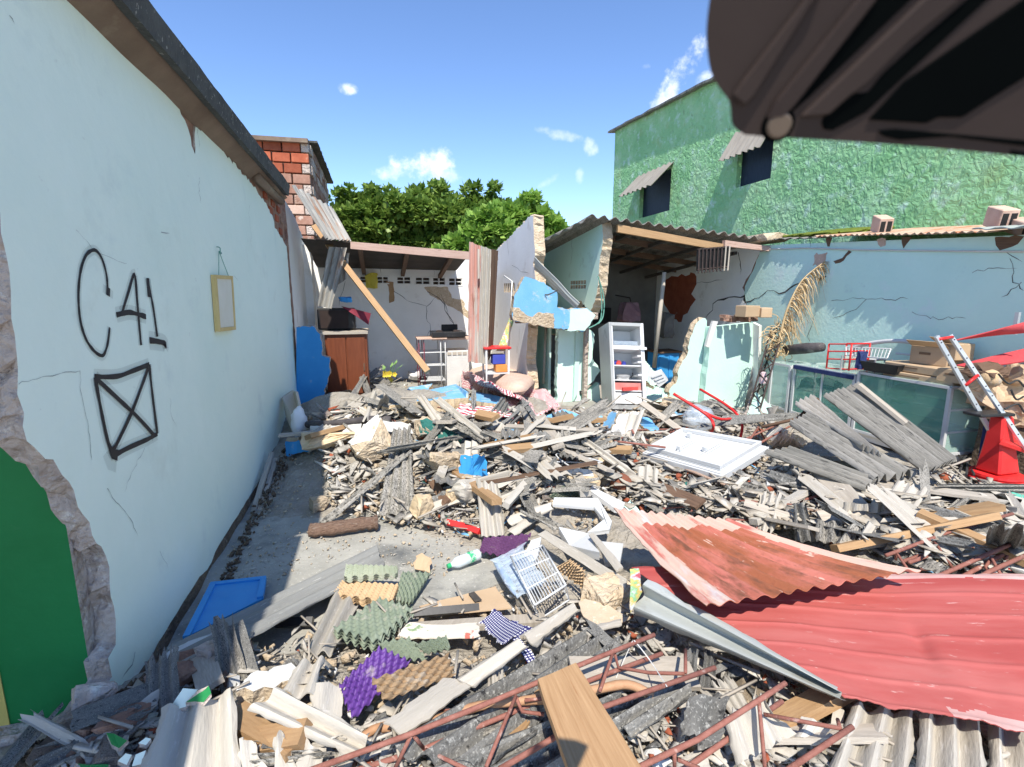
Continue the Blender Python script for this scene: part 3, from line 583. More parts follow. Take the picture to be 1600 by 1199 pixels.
pb = slab('ridge_wall', [onB(*q) for q in [(936,347),(941,347),(942,380),(937,410),(935,440),(930,470),(922,490),(914,480),(908,470)]]+[V((XB,8.55,1.55)), V((XB,8.6,.9)), V((XB,YB,.9)), V((XB,YB,2.48))], (.16,0,0), ('mint_front','mortar','mint_far'), jag=.02, step=.05, rough=.8, fixed=(12,), holes=[[V((XB,8.05+i*.12+j*0,1.86-j*.075)),V((XB,8.15+i*.12,1.86-j*.075)),V((XB,8.15+i*.12,1.92-j*.075)),V((XB,8.05+i*.12,1.92-j*.075))] for i in range(6) for j in range(2)], label='mint gable wall with square vent holes rising to the roof ridge', cat='wall')
vs, fs = join(*[crack_px(p, w, 3, onB, 70+i, V((-1,0,0)), .003) for i, (p, w) in enumerate([([(893,375),(893,402),(890,420)],.012)])]); mk('wall_crack', vs, fs, 'crack', parent=pb)
# corridor rear and floor-level mint wall beside the doorway
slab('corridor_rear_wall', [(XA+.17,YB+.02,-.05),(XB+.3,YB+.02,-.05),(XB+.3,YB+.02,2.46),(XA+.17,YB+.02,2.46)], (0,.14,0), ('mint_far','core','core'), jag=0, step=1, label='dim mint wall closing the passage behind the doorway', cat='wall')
box('passage_shade_slab', ((XA+XB+.16)/2,8.95,1.36), (XB-XA-.17,2.88,.1), 'core', label='concrete slab added to keep the doorway passage dark', cat='slab')  # slab added over the passage to shade the doorway
# mint wall right of the door, turned to the doorway, with its broken right end
dw = slab('doorway_wall', [onY(*q, 7.55) for q in [(870,632),(872,516),(903,520),(922,516),(929,524),(926,560),(938,580),(928,596),(905,612),(908,622),(936,600),(940,640)]], (0,.13,0), ('mint_front','mint_far','core'), jag=.012, step=.05, label='low mint wall between the dark doorway and the fridge', cat='wall')
slab('door_jamb', [onY(*q, 7.5) for q in [(896,628),(900,520),(909,520),(902,616)]], (0,.045,0), ('mint_far',)*3, jag=.004, parent=dw)
t = slab('door_leaf', [(XA+.42,7.9,.02),(XA+.40,8.5,.02),(XA+.40,8.5,1.75),(XA+.42,7.9,1.75)], (.04,0,0), ('mint_front',)*3, jag=0, step=2, label='green door leaf standing open inside the dark doorway', cat='door')
tube('door_pole', [P(849,600,Y=7.95),P(853,510,Y=7.95)], .022, 'wood_grey', 7, label='pale wooden pole standing in the dark doorway', cat='pole')
# ---- right room: rear wall, side wall, roof
slab('right_room_rear_wall', [(XB+.16,YB,-.05),(XR,YB,-.05),(XR,YB,2.5),(XB+.16,YB,2.5)], (0,.14,0), ('shaded_wall','core','core'), jag=0, step=1, label='rear wall of the roofed right room, shade put into its dark colour', cat='wall')
def onR(x, y, off=0): return P(x, y, X=XR-off)
rs_ = slab('right_room_side_wall', [onR(1190,384),(XR,YB,2.5),(XR,YB,-.05),(XR,6.95,-.05),onR(1172,500),onR(1165,470),onR(1160,450),onR(1176,420),onR(1186,398)], (.14,0,0), ('white_wall','brick_dark','core'), jag=.02, step=.07, fixed=(0,1), label='lilac white side wall of the roofed right room with bare orange brick', cat='wall')
slab('bare_brick_patch', [onR(*q,.004) for q in [(1036,440),(1058,434),(1085,428),(1088,445),(1080,460),(1086,470),(1074,490),(1060,504),(1050,498),(1036,470)]], (.003,0,0), ('brick','brick','brick'), jag=.05, step=.1, parent=rs_)
vs, fs = join(*[crack_px(p, w, 4, onR, 80+i, V((-1,0,0)), .004) for i, (p, w) in enumerate([([(1165,463),(1140,465),(1120,468),(1112,485),(1102,500)],.045),([(1080,445),(1110,440),(1130,438)],.015),([(1155,395),(1157,430)],.03)])]); mk('wall_crack', vs, fs, 'crack', parent=rs_)
t = thing('room_roof', (4.7,8.9,2.6), 'corrugated grey sheet roof over the dark right room with its broken front edge', 'roof')
# slope over the right room: high at the front, low at the rear
f0, f1 = P(905,343,Y=7.3), P(1140,382,Y=7.0)
quad('roof_sheet', [(XB-.3,7.25,f0.z+.05),(XB-.3,10.9,f0.z-.30),(XR+.15,10.9,f1.z-.20),(XR+.05,7.05,f1.z+.09)], 'asbestos', th=.008, amp=.028, waves=17, nu=6, rag=.02, parent=t)
quad('roof_sheet', [(XB-.28,7.25,f0.z+.03),(XB-.28,10.9,f0.z-.36),(XB-1.2,10.9,f0.z-.55),(XB-.62,8.3,f0.z-.2)], 'asbestos', th=.008, amp=.02, waves=4, nu=6, rag=.03, parent=t)
quad('front_timber', [(XB+.17,7.33,f0.z-.06),(XR-.75,7.15,f1.z+.0),(XR-.75,7.15,f1.z-.1),(XB+.17,7.33,f0.z-.17)], 'wood', th=.07, nu=10, nv=2, wob=.006, parent=t)
quad('end_timber', [(XR-.8,7.12,f1.z+.06),(XR+.1,7.08,f1.z-.03),(XR+.1,7.08,f1.z-.1),(XR-.8,7.12,f1.z-.03)], 'wood_pink', th=.08, nu=6, nv=2, wob=.006, parent=t)
for k in range(3):
    y = 8.1+k*.8; dz = -.1*(y-7.3); quad('purlin', [(XB+.17,y,f0.z-.02+dz),(XR,y,f1.z+.0+dz),(XR,y,f1.z-.09+dz),(XB+.17,y,f0.z-.12+dz)], 'wood_dark', th=.06, nu=2, nv=1, parent=t)
for k in range(4):
    x = XB+.5+k*.6; quad('rafter', [(x,7.4,f0.z-.10-.1*k),(x,10.3,f0.z-.42-.1*k),(x+.06,10.3,f0.z-.42-.1*k),(x+.06,7.4,f0.z-.10-.1*k)], 'roof_under', th=.05, nu=2, nv=1, parent=t)
# ---- broken mint front walls of the right room
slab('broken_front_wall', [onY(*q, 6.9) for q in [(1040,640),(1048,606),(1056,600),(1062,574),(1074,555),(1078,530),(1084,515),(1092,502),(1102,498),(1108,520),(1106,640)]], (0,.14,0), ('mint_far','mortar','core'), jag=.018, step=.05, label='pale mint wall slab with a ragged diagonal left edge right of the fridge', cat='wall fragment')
fw_ = slab('front_wall_panel', [onY(*q, 6.75) for q in [(1098,645),(1112,512),(1176,505),(1178,560),(1160,650)]], (0,.14,0), ('mint_far','mint_far','core'), jag=.006, step=.1, fixed=(1,), label='smooth pale mint wall panel standing upright beside the leaning lattice', cat='wall fragment')
slab('panel_end', [P(1176,505,Y=6.75),P(1176,650,Y=6.75),P(1183,650,Y=6.62),P(1186,510,Y=6.62)], (.1,.06,0), ('white_wall',)*3, jag=.003, step=.2, parent=fw_)
slab('panel_rib', [onY(*q, 6.70) for q in [(1103,542),(1114,502),(1122,503),(1108,544)]], (0,.045,0), ('white_plaster',)*3, jag=.002, step=.2, parent=fw_)
# ---- blue right wall
zt = lambda y: 2.53 if y > 7.2 else 2.28+(y-3.68)*(.25/3.54)
bl = slab('blue_side_wall', [onR(1190,384),onR(1186,400),onR(1176,425),onR(1164,448),onR(1161,470),onR(1170,480),onR(1168,500),(XR,7.0,-.05),(XR,1.2,-.05),(XR,1.2,2.12),onR(1600,368)], (.14,0,0), ('blue_wall','mortar','core'), jag=.02, step=.06, fixed=(7,8,9,10), label='tall faded sky blue side wall on the right, cracked, with a thin pipe along its top', cat='wall')
cks = [([(1165,475),(1200,457),(1225,458),(1240,448),(1252,445)],.03),([(1280,440),(1292,432)],.05),([(1300,470),(1340,465),(1370,468),(1420,468)],.008),([(1352,468),(1340,485),(1318,495),(1300,498)],.008),([(1425,490),(1460,498),(1510,498)],.008),([(1568,392),(1580,403),(1598,410)],.016),([(1520,425),(1560,420),(1590,420)],.007),([(1598,440),(1580,455),(1565,465)],.01),([(1275,490),(1262,530),(1266,535)],.01),([(1270,373),(1267,390)],.012),([(1580,405),(1585,440),(1600,455)],.01)]
vs, fs = join(*[crack_px(p, w, 5, onR, 90+i, V((-1,0,0)), .003) for i, (p, w) in enumerate(cks)]); mk('wall_crack', vs, fs, 'crack', parent=bl)
for q in ([(1290,373),(1300,373),(1296,386),(1293,386)],[(1410,371),(1425,371),(1418,380),(1411,388)],[(1556,371),(1600,370),(1590,382),(1562,392),(1556,384)],[(1302,409),(1316,404),(1326,392),(1330,394),(1318,408),(1306,412)]):
    slab('broken_socket', [onR(x,y,.004) for x,y in q], (.003,0,0), ('wood_dark',)*3, jag=.01, step=.05, parent=bl)
for q in ([(1272,400),(1292,395),(1288,412),(1270,415)],[(1370,375),(1384,374),(1384,382),(1372,383)]):
    slab('bare_spot', [onR(x,y,.003) for x,y in q], (.002,0,0), ('tan_foam',)*3, jag=.02, step=.04, parent=bl)
tube('conduit_pipe', [onR(x,y,.015) for x,y in [(1188,394),(1205,390),(1260,388),(1340,391),(1420,392),(1500,393),(1600,394)]], .011, 'white_plaster', 6, parent=bl)
# roof strip resting on that wall and loose bricks on it
t = thing('side_roof', (6.8,5.2,2.5), 'strip of rusty tin and mossy grey roof sheets resting on top of the blue wall', 'roof')
def edgeroof(y0, y1, over, m, dz=.03, waves=6, nm='roof_sheet', m2=None):
    quad(nm, [(XR-over,y1,zt(y1)+dz),(XG+.1,y1,zt(y1)+dz+.16),(XG+.1,y0,zt(y0)+dz+.16),(XR-over,y0,zt(y0)+dz)], m, th=.008, amp=.010, waves=waves, nu=4, rag=.02, parent=t)
edgeroof(6.05, 7.0, .05, 'asbestos', waves=5); edgeroof(4.9, 6.05, .13, 'rust_strip', .045, waves=14); edgeroof(3.9, 4.92, .14, 'rust_strip', .035, waves=12); edgeroof(2.2, 3.9, .36, 'galv', .05, waves=9)
slab('roof_moss', [(XR+.12,6.0,zt(6)+.1),(XR+.12,6.9,zt(6.9)+.09),(XR+1.2,6.9,zt(6.9)+.22),(XR+1.2,6.0,zt(6)+.22)], (0,0,-.04), ('moss','moss','moss'), jag=.05, step=.08, parent=t)
for i, (x, y, w, h, lab) in enumerate([(1378,352,.34,.24,'smaller hollow clay brick lying on the rusty roof strip'),(1564,341,.36,.28,'larger hollow clay brick propped on the roof strip above the red frame'),(1597,355,.3,.18,'hollow clay brick cut off by the right edge on the roof strip')]):
    c = P(x, y, X=XR+.25); r = rotz(-32)@Matrix.Rotation(math.radians(16),3,'X')
    b_ = box('hollow_brick', c, (.15,.30,.20) if i != 2 else (.15,.3,.14), 'brick_pale', r, .008, label=lab, cat='brick', group='loose bricks on the roof strip')
    for s in (-1,1): box('cell_shade', c+r@V((s*.035,-.1505,0)), (.05,.004,.13 if i != 2 else .09), 'hole_shade', r, parent=b_)  # flat plates, the shade of the hollow cells is their colour
# ridge of tumbled mortar where the blue wall meets the green house
t = mk('broken_ridge', *hull_data((.5,.7,.14), random.Random(4), 30, .4), 'mortar', label='crumbled mortar ridge at the top corner between roof and blue wall', cat='rubble'); t.location = (XR+.1,7.25,2.5)
# ---- green house
gh = thing('green_house', (XG, 10, 0), 'tall rough green stuccoed house with awnings over two dark windows', 'house')
zg = lambda y: 6.44+(y-11.24)*(.34/4.93)
gh_h = []
for q in ([(1000,301),(1046,262),(1046,328),(1000,342)],[(1155,214),(1208,214),(1204,279),(1150,293)]):
    c = [P(*k, X=XG) for k in q]; y0, y1 = min(k.y for k in c), max(k.y for k in c)
    gh_h.append((c, y0, y1))
def rect(c): 
    ys = [k.y for k in c]; zs = sorted(k.z for k in c); return [V((XG,max(ys),zs[0])), V((XG,min(ys),zs[0])), V((XG,min(ys),zs[-1])), V((XG,max(ys),zs[-1]))]
R1, R2 = rect(gh_h[0][0]), rect(gh_h[1][0])
slab('wall', [(XG,16.2,-.1),(XG,2.0,-.1),(XG,2.0,zg(2)),(XG,16.2,zg(16.2))], (.25,0,0), ('green_stucco',)*3, jag=0, step=1, holes=[R1,R2], parent=gh)
slab('rear_side', [(XG+.251,16.19,-.1),(XG+6,16.19,-.1),(XG+6,16.19,6.7),(XG+.251,16.19,6.7)], (0,-.2,0), ('green_stucco',)*3, jag=0, step=3, parent=gh)
quad('roof_edge', [(XG-.16,16.4,zg(16.4)+.03),(XG-.16,1.8,zg(1.8)+.03),(XG+6,1.8,zg(1.8)+.5),(XG+6,16.4,zg(16.4)+.5)], 'asbestos', th=.05, amp=0, nu=60, nv=2, rag=.0, ragv=.02, wob=.03, parent=gh)
for Rr in (R1, R2):
    wn = slab('window', [p+V((.12,0,0)) for p in Rr], (.02,0,0), ('window_blue',)*3, jag=0, step=3, parent=gh)
    y0, y1, z0, z1 = Rr[1].y, Rr[0].y, Rr[0].z, Rr[2].z
    for zz in (.3,.62): box('window_bar', (XG+.05,(y0+y1)/2,z0+(z1-z0)*zz), (.03,y1-y0-.1,.03), 'black_steel', parent=wn)
    n = 11
    for k in range(n): box('shutter_slat', (XG+.10, y0+(y1-y0)*(k+.5)/n, (z0+z1)/2), (.03,(y1-y0)/n*.62,z1-z0-.08-.05*(k%3)), 'window_blue' if k%4 else 'wall_grey_dark', parent=wn)
    for yy in (y0+.03, y1-.03): box('window_frame', (XG+.06,yy,(z0+z1)/2), (.1,.06,z1-z0), 'wood_dark', parent=wn)
    a0 = .38 if Rr is R2 else .62
    aw = quad('awning', [(XG-.01,y1+.12,z1+.1),(XG-a0,y1+.12,z1-.5),(XG-a0,y0-.1,z1-.5),(XG-.01,y0-.1,z1+.1)], 'awning_sheet', th=.012, amp=.03, waves=7, nu=4, rag=.02, parent=gh)
    for yy in (y0-.02, y1+.05): tube('awning_bracket', [(XG,yy,z1-.62),(XG-a0+.06,yy,z1-.50)], .012, 'black_steel', 5, aw)
# ---- unfinished brick house behind the left wall
bh = thing('brick_house', (-2.2,12.5,0), 'unfinished red hollow brick house rising behind the end of the left wall', 'house')
xb = P(485,260,Y=12).x; zb = P(470,222,Y=12).z
box('wall', (xb-1.5,13.95,zb/2-.05), (2.96,3.86,zb-.1), 'brick_dark', parent=bh)
bw, bhgt = .36, .205
for r in range(11):
    z = zb-.13-r*bhgt
    for k in range(5):
        x = xb-.2-k*bw-(bw/2 if r%2 else 0)
        if r%2 == 0 and k == 0:
            e = box('brick', (xb-.08, 11.985, z), (.15,.1,bhgt-.03), 'core', bev=.006, parent=bh)
            for s in (-1,1): box('cell_shade', (xb-.08,11.933,z+s*.045), (.085,.008,.06), 'hole_shade', parent=e)  # plates coloured with the shade of the hollow ends
            x0 = xb-.16
        bx_ = xb-.16-bw/2-k*bw if r%2 == 0 else xb-.005-bw/2-k*bw
        box('brick', (bx_, 11.985+rnd.uniform(-.012,.012), z), (bw-.025,.1,bhgt-.025), 'brick' if r < 3 else rnd.choice(['brick_mid','brick_mid','brick_dark','brick_pale']), bev=.01, parent=bh)
    for k in range(10):
        box('brick', (xb-.005+rnd.uniform(-.012,.012), 12.24+k*.37+(.18 if r%2 else 0), z), (.06,.345,bhgt-.025), rnd.choice(['brick_dark','core','brick_dark']), bev=.008, parent=bh)
quad('roof_slab', [(xb-3.2,11.8,zb+.0),(xb+.0,11.8,zb+.02),(xb+.0,12.1,zb+.03),(xb-3.2,12.1,zb+.02)], 'soffit', th=.08, nu=3, nv=1, parent=bh)
quad('roof_sheet', [(xb-3.2,12.1,zb+.05),(xb+.16,12.1,zb+.06),(xb+.16,16.1,zb+.0),(xb-3.2,16.1,zb+.0)], 'old_tile', th=.04, nu=10, nv=30, ragv=.03, rag=.02, parent=bh)
# ---- trees behind the house
def leaves(name, lobes, n, size, m, parent, seed, per=7, fill=.2):
    r = np.random.default_rng(seed); sub = []
    for (c, rad, sq, wgt) in lobes:
        for k in range(max(5, int(26*min(1, wgt/900)))):
            d = r.normal(size=3); d /= np.linalg.norm(d); d[2] = abs(d[2])*.9-.25 if r.random() < .8 else d[2]
            q = np.array(c)+d*np.array(rad)*r.uniform(.75,1.25); f = r.uniform(.26,.46); sub.append((tuple(q), tuple(np.array(rad)*f*np.array([1.15,1.15,.75])), 1, wgt*f*f))
        sub.append((c, tuple(np.array(rad)*.75), 1, wgt*.35))
    lobes = sub; tot = sum(l[3] for l in lobes); A, F = [], 0; verts = []
    for (c, rad, sq, wgt) in lobes:
        k = int(n*wgt/tot); d = r.normal(size=(k,3)); d /= np.linalg.norm(d,axis=1)[:,None]
        rr = np.where(r.random(k) < fill, r.random(k)**.5*.8, .72+.30*r.random(k))
        lump = np.array([noise.noise(V(tuple(q*2.2+c[0])))*.4+1 for q in d]); rr = rr*lump
        ctr = np.array(c)+d*rr[:,None]*np.array(rad)
        for i in range(per):
            a = r.normal(size=(k,3))*.75+d*.55+np.array([0,-.2,.0]); a /= np.linalg.norm(a,axis=1)[:,None]
            b = np.cross(a, r.normal(size=(k,3))*.5+np.array([0,0,1.])); b /= np.linalg.norm(b,axis=1)[:,None]+1e-6
            nn = np.cross(a,b); s = size*(.7+.6*r.random(k))[:,None]
            p = ctr+a*s*.25
            q0, q1, q2, q3 = p, p+a*s*.5+b*s*.36+nn*s*.04, p+a*s*1.05-nn*s*.10, p+a*s*.5-b*s*.36+nn*s*.04
            verts.append(np.stack([q0,q1,q2,q3],1).reshape(-1,3))
    vs = np.concatenate(verts); nq = len(vs)//4
    me = bpy.data.meshes.new(name); o3 = np.array(parent.location); me.vertices.add(len(vs)); me.vertices.foreach_set('co', (vs-o3).ravel())
    me.loops.add(nq*4); me.loops.foreach_set('vertex_index', np.arange(nq*4)); me.polygons.add(nq); me.polygons.foreach_set('loop_start', np.arange(0,nq*4,4)); me.polygons.foreach_set('loop_total', np.full(nq,4))
    me.materials.append(MATS[m]); me.update(calc_edges=True); o = bpy.data.objects.new(name, me); COL.objects.link(o); o.parent = parent; return o
def tree(Y, lob, n, size, m, label, tx, seed, name, per=7):
    gx = P(tx, 400, Y=Y).x; t = thing(name, (gx, Y+.6, 0), label, 'tree', 'trees behind the ruined house')
    k = Y/FPX*1.0; L = []
    for (px, py, r, dy) in lob:
        c = P(px, py+12, Y=Y+dy); rad = r*(Y+dy)*math.sqrt(1+((px-800)/800)**2*.1)/FPX*.74; L.append((tuple(c), (rad*1.08, rad*1.1, rad*.92), 1, r*r))
    leaves('crown', L, n, size, m, t, seed, per)
    tube('trunk', smooth_path([(gx,Y+.6,-.05),(gx+.1,Y+.6,1.2),(gx-.05,Y+.5,2.4),(gx,Y+.4,3.2)],4), [.26,.24,.22,.21,.2,.2,.19,.18,.17,.16,.15,.13,.12], 'wood_dark', 8, t)
    for (c, rad, _, w) in L: tube('limb', smooth_path([(gx,Y+.5,2.2),((gx+c[0])/2,Y+.3,2.6+(c[2]-2.6)*.3),c],4), [.11,.1,.09,.08,.065,.05,.04,.03,.02], 'wood_dark', 6, t)
tree(17, [(560,345,38,0),(590,322,36,.5),(625,325,40,0),(662,322,34,.6),(700,335,44,0),(742,326,34,.5),(775,318,26,.4),(548,303,12,0),(530,318,10,0),(600,375,44,.8),(660,378,48,.8),(540,372,30,.4),(720,365,45,1),(810,335,26,.8),(800,372,36,1),(527,300,11,0),(547,290,12,0),(582,288,15,0),(612,294,12,.2),(652,292,14,.2),(690,288,16,.2),(738,286,14,.3),(772,288,13,.3)], 8000, .19, 'leaf_dark', 'broad dark green tree crown with glossy leaves behind the shed roof', 640, 3, 'broadleaf_tree')
tree(14.2, [(760,352,36,0),(790,335,32,.3),(822,322,22,.3),(828,300,15,0),(800,372,36,0),(842,340,28,.3),(862,352,24,.4),(735,378,28,0),(840,376,36,.2),(706,384,22,.3),(885,366,18,.6),(868,382,24,.4)], 3800, .19, 'leaf_light', 'lighter green tree with drooping leaves in front of the darker crown', 800, 5, 'broadleaf_tree', 6)
# ================================================================== THINGS
def zf(x0, y0, k, k2=None): return lambda x, y: (x0+k*x, y0+(k2 or k)*y)
zc5 = zf(740,300,.3335); zc4 = zf(430,260,.3003); zc7 = zf(1060,360,.3502)
def gq(c): return [G(*q) for q in c]
def sheet(label, m, c, name='roof_sheet', cat='roof sheet', amp=.022, waves=3, th=.007, rag=.02, nu=10, **k):
    return quad(name, gq(c), m, th=th, amp=amp, waves=waves, nu=nu, rag=rag, label=label, cat=cat, **k)
def board(label, m, c, name='plank', cat='plank', th=.025, nu=10, **k):
    return quad(name, gq(c), m, th=th, nu=nu, label=label, cat=cat, **k)
def plate(label, mats, c, th, name='wall_chunk', cat='wall fragment', jag=.012, step=.03, **k):
    return slab(name, gq(c), th, mats, jag=jag, step=step, label=label, cat=cat, **k)
def stick(label, pts, r, m, name='bar', cat='bar', n=7, **k):
    return tube(name, [G(*p) for p in pts], r, m, n, label=label, cat=cat, **k)
# ---- fallen roof sheets of the left room
t = quad('roof_sheet', [P(456,290,Y=7.6),P(509,374,Y=7.75),P(549,377,Y=8.7),P(521,327,Y=9.5)], 'galv_rust', th=.006, amp=.028, waves=7, nu=8, rag=.015, label='dark corrugated tin sheet sloping down off the white left wall', cat='roof sheet')
quad('roof_sheet', [P(514,386,Y=8.3),P(496,478,Y=8.5),P(517,484,Y=8.3),P(542,388,Y=8.35)], 'galv_rust', th=.005, amp=.025, waves=3, nu=8, rag=.01, wob=.04, label='strip of tin hanging straight down in front of the left room wall', cat='roof sheet')
quad('roof_sheet', [P(524,400,Y=8.6),P(528,446,Y=8.7),P(541,437,Y=8.6),P(546,396,Y=8.6)], 'galv_rust', th=.005, amp=.02, waves=2, nu=5, rag=.01, label='short bent tin strip hanging behind the longer strip', cat='roof sheet')
a, b = P(490,352,Y=8.95), P(668,580,Y=7.2); d = (b-a).normalized(); sd_ = d.cross(V((0,-1,.4))).normalized()*.044
quad('roof_beam', [a-sd_,b-sd_,b+sd_,a+sd_], 'wood', th=.06, nu=14, nv=2, label='long squared timber fallen diagonally across the left room', cat='beam')
# ---- furniture of the left room
p0_, p1_ = P(507,530,Y=8.6), P(573,522,Y=8.6)
t = thing('cabinet', ((p0_.x+p1_.x)/2,8.95,0), 'reddish brown wooden cabinet standing against the rear wall', 'cabinet')
zt_ = p1_.z; bevel(box('body', ((p0_.x+p1_.x)/2,8.95,zt_/2), (p1_.x-p0_.x,.7,zt_), 'cabinet', parent=t), .008)
box('top_board', ((p0_.x+p1_.x)/2-.02,8.93,zt_+.02), (p1_.x-p0_.x+.08,.78,.04), 'wood_grey', parent=t)
for s in (0,1): box('door', (p0_.x+(p1_.x-p0_.x)*(.27+.46*s),8.588,zt_*.52), ((p1_.x-p0_.x)*.43,.02,zt_*.85), 'cabinet', bev=.005, parent=t)
box('handle', (p0_.x+(p1_.x-p0_.x)*.9,8.57,zt_*.5), (.02,.02,.12), 'wood_dark', parent=t)
q0, q1 = P(497,512,Y=8.85), P(554,482,Y=8.85)
t = thing('television', ((q0.x+q1.x)/2,8.95,q0.z), 'bulky black television sitting on the brown cabinet', 'television')
bevel(box('case', ((q0.x+q1.x)/2,9.0,(zt_+.05+q1.z)/2), (q1.x-q0.x,.36,q1.z-zt_-.06), 'black_plastic', parent=t), .02)
box('screen', ((q0.x+q1.x)/2-.03,8.815,(zt_+.05+q1.z)/2), ((q1.x-q0.x)*.75,.012,(q1.z-zt_)*.7), 'casing', parent=t)
quad('cloth', [P(533,479,Y=8.75),P(580,490,Y=8.75),P(576,508,Y=8.75),P(545,487,Y=8.7)], 'maroon', th=.006, nu=10, nv=6, wob=.06, label='maroon cloth draped off the corner of the black television', cat='cloth')
chunk('plastic_bag', P(540,474,Y=8.8), (.2,.14,.09), 'bright_blue', label='small blue bundle lying on top of the television', cat='bundle')
t = thing('kitchen_rack', P(675,587,Y=9.0), 'red and white metal kitchen rack with wire shelves by the rear wall', 'rack')
xs = [P(x,560,Y=9.0).x for x in (655,663,689,696)]; zt_ = P(660,531,Y=9.0).z
for i, x in enumerate(xs):
    for y in (9.0, 9.45): tube('post', [(x,y,0),(x,y,zt_)], .009, 'maroon' if i in (0,1) else 'white_paint', 6, t)
for h in (.18,.45,.68): 
    vs, fs = join(*[tube_data([(xs[0],9.0+.45*k/6,h),(xs[3],9.0+.45*k/6,h)], .006, 4) for k in range(7)]); mk('wire_shelf', vs, fs, 'white_paint', parent=t)
box('top_shelf', ((xs[0]+xs[3])/2,9.2,zt_+.01), (xs[3]-xs[0]+.06,.5,.018), 'brick_pale', parent=t)
s0, s1 = P(676,529,Y=8.95), P(728,521,Y=8.95)
t = thing('gas_stove', ((s0.x+s1.x)/2,9.15,s0.z), 'black table top stove with two burners on the kitchen counter', 'stove')
box('body', ((s0.x+s1.x)/2,9.2,s0.z+.05), (s1.x-s0.x,.45,.09), 'black_plastic', bev=.01, parent=t)
box('lid', ((s0.x+s1.x)/2+.05,9.3,s0.z+.15), ((s1.x-s0.x)*.5,.06,.12), 'black_plastic', bev=.01, parent=t)
for k in (-1,1):
    vs, fs = lathe_data(((s0.x+s1.x)/2+k*.15,9.15,s0.z+.095), (0,0,1), [(0,.06),(.02,.055),(.025,.03)], 10); mk('burner', vs, fs, 'black_steel', parent=t)
f0, f1 = P(697,545,Y=9.1), P(733,545,Y=9.1)
t = thing('kitchen_counter', ((f0.x+f1.x)/2,9.3,0), 'low white kitchen counter under the black stove', 'counter')
box('body', ((f0.x+f1.x)/2,9.35,f0.z/2-.02), (f1.x-f0.x,.45,f0.z-.06), 'white_plaster', bev=.008, parent=t)
box('counter_top', ((f0.x+f1.x)/2-.1,9.33,s0.z-.03), (f1.x-f0.x+.3,.55,.04), 'brick_pale', bev=.006, parent=t)
for k in range(4): box('tile', (f0.x+.06+k*(f1.x-f0.x-.1)/3.4,9.118,f0.z-.1), (.07,.012,.05), 'wood_grey', parent=t)
chunk('plastic_bag', P(581,452,Y=10.3), (.22,.12,.28), 'yellow_cloth', label='yellow bag hanging under the vent blocks of the rear wall', cat='bag')
t = thing('salmon_sheet', P(752,567,Y=7.35), 'tall salmon painted corrugated sheet standing upright before the white partition', 'roof sheet')
quad('sheet', [P(731,567,Y=7.35),P(733,379,Y=7.35),P(768,390,Y=7.3),P(762,569,Y=7.3)], 'salmon_metal', th=.004, amp=.018, waves=6, nu=14, nv=48, rag=.02, m2='asbestos_pale', m2at=lambda u,v: v>.52+.06*nz(u*5,v*3), parent=t)
quad('folded_side', [P(762,569,Y=7.3),P(768,390,Y=7.3),P(778,392,Y=7.6),P(770,540,Y=7.6)], 'wood_dark', th=.004, amp=.01, waves=2, nu=8, rag=.01, parent=t)
quad('timber_strip', [P(746,436,Y=7.27),P(746,390,Y=7.27),P(749,390,Y=7.27),P(749,436,Y=7.27)], 'wood_grey', th=.02, nu=3, nv=1, parent=t)
t = thing('shelf_stand', P(778,600,Y=7.25), 'small stand with a red top and white legs beside the salmon sheet', 'stand')
xs = [P(760,560,Y=7.25).x, P(795,560,Y=7.25).x]; zt_ = P(778,546,Y=7.25).z
for x in xs:
    for y in (7.25, 7.5): tube('leg', [(x,y,0),(x,y,zt_)], .014, 'white_paint', 6, t)
box('top', (sum(xs)/2,7.38,zt_+.012), (xs[1]-xs[0]+.07,.32,.03), 'red_plastic', bev=.008, parent=t)
box('shelf', (sum(xs)/2,7.38,zt_-.36), (xs[1]-xs[0],.28,.02), 'white_paint', parent=t)
zs = zt_-.35
box('box', (sum(xs)/2+.03,7.36,zs+.19), (.19,.16,.14), 'print_blue', bev=.006, label='dark blue package on the small red topped stand', cat='package')
box('box', (sum(xs)/2+.06,7.34,zs+.06), (.17,.18,.11), 'print_orange', bev=.006, label='orange package under the blue one on the stand', cat='package')
quad('painted_panel', [P(776,549,Y=7.45),P(797,496,Y=7.6),P(803,502,Y=7.6),P(789,549,Y=7.45)], 'posterprint', th=.02, nu=2, nv=2, label='narrow painted panel leaning on the white partition wall', cat='panel')
tube('wall_pipe', [P(795,545,Y=7.48),P(800,440,Y=7.48),P(788,432,Y=7.7)], .012, 'white_plaster', 6, label='thin pale pipe running up the front of the white partition', cat='pipe')
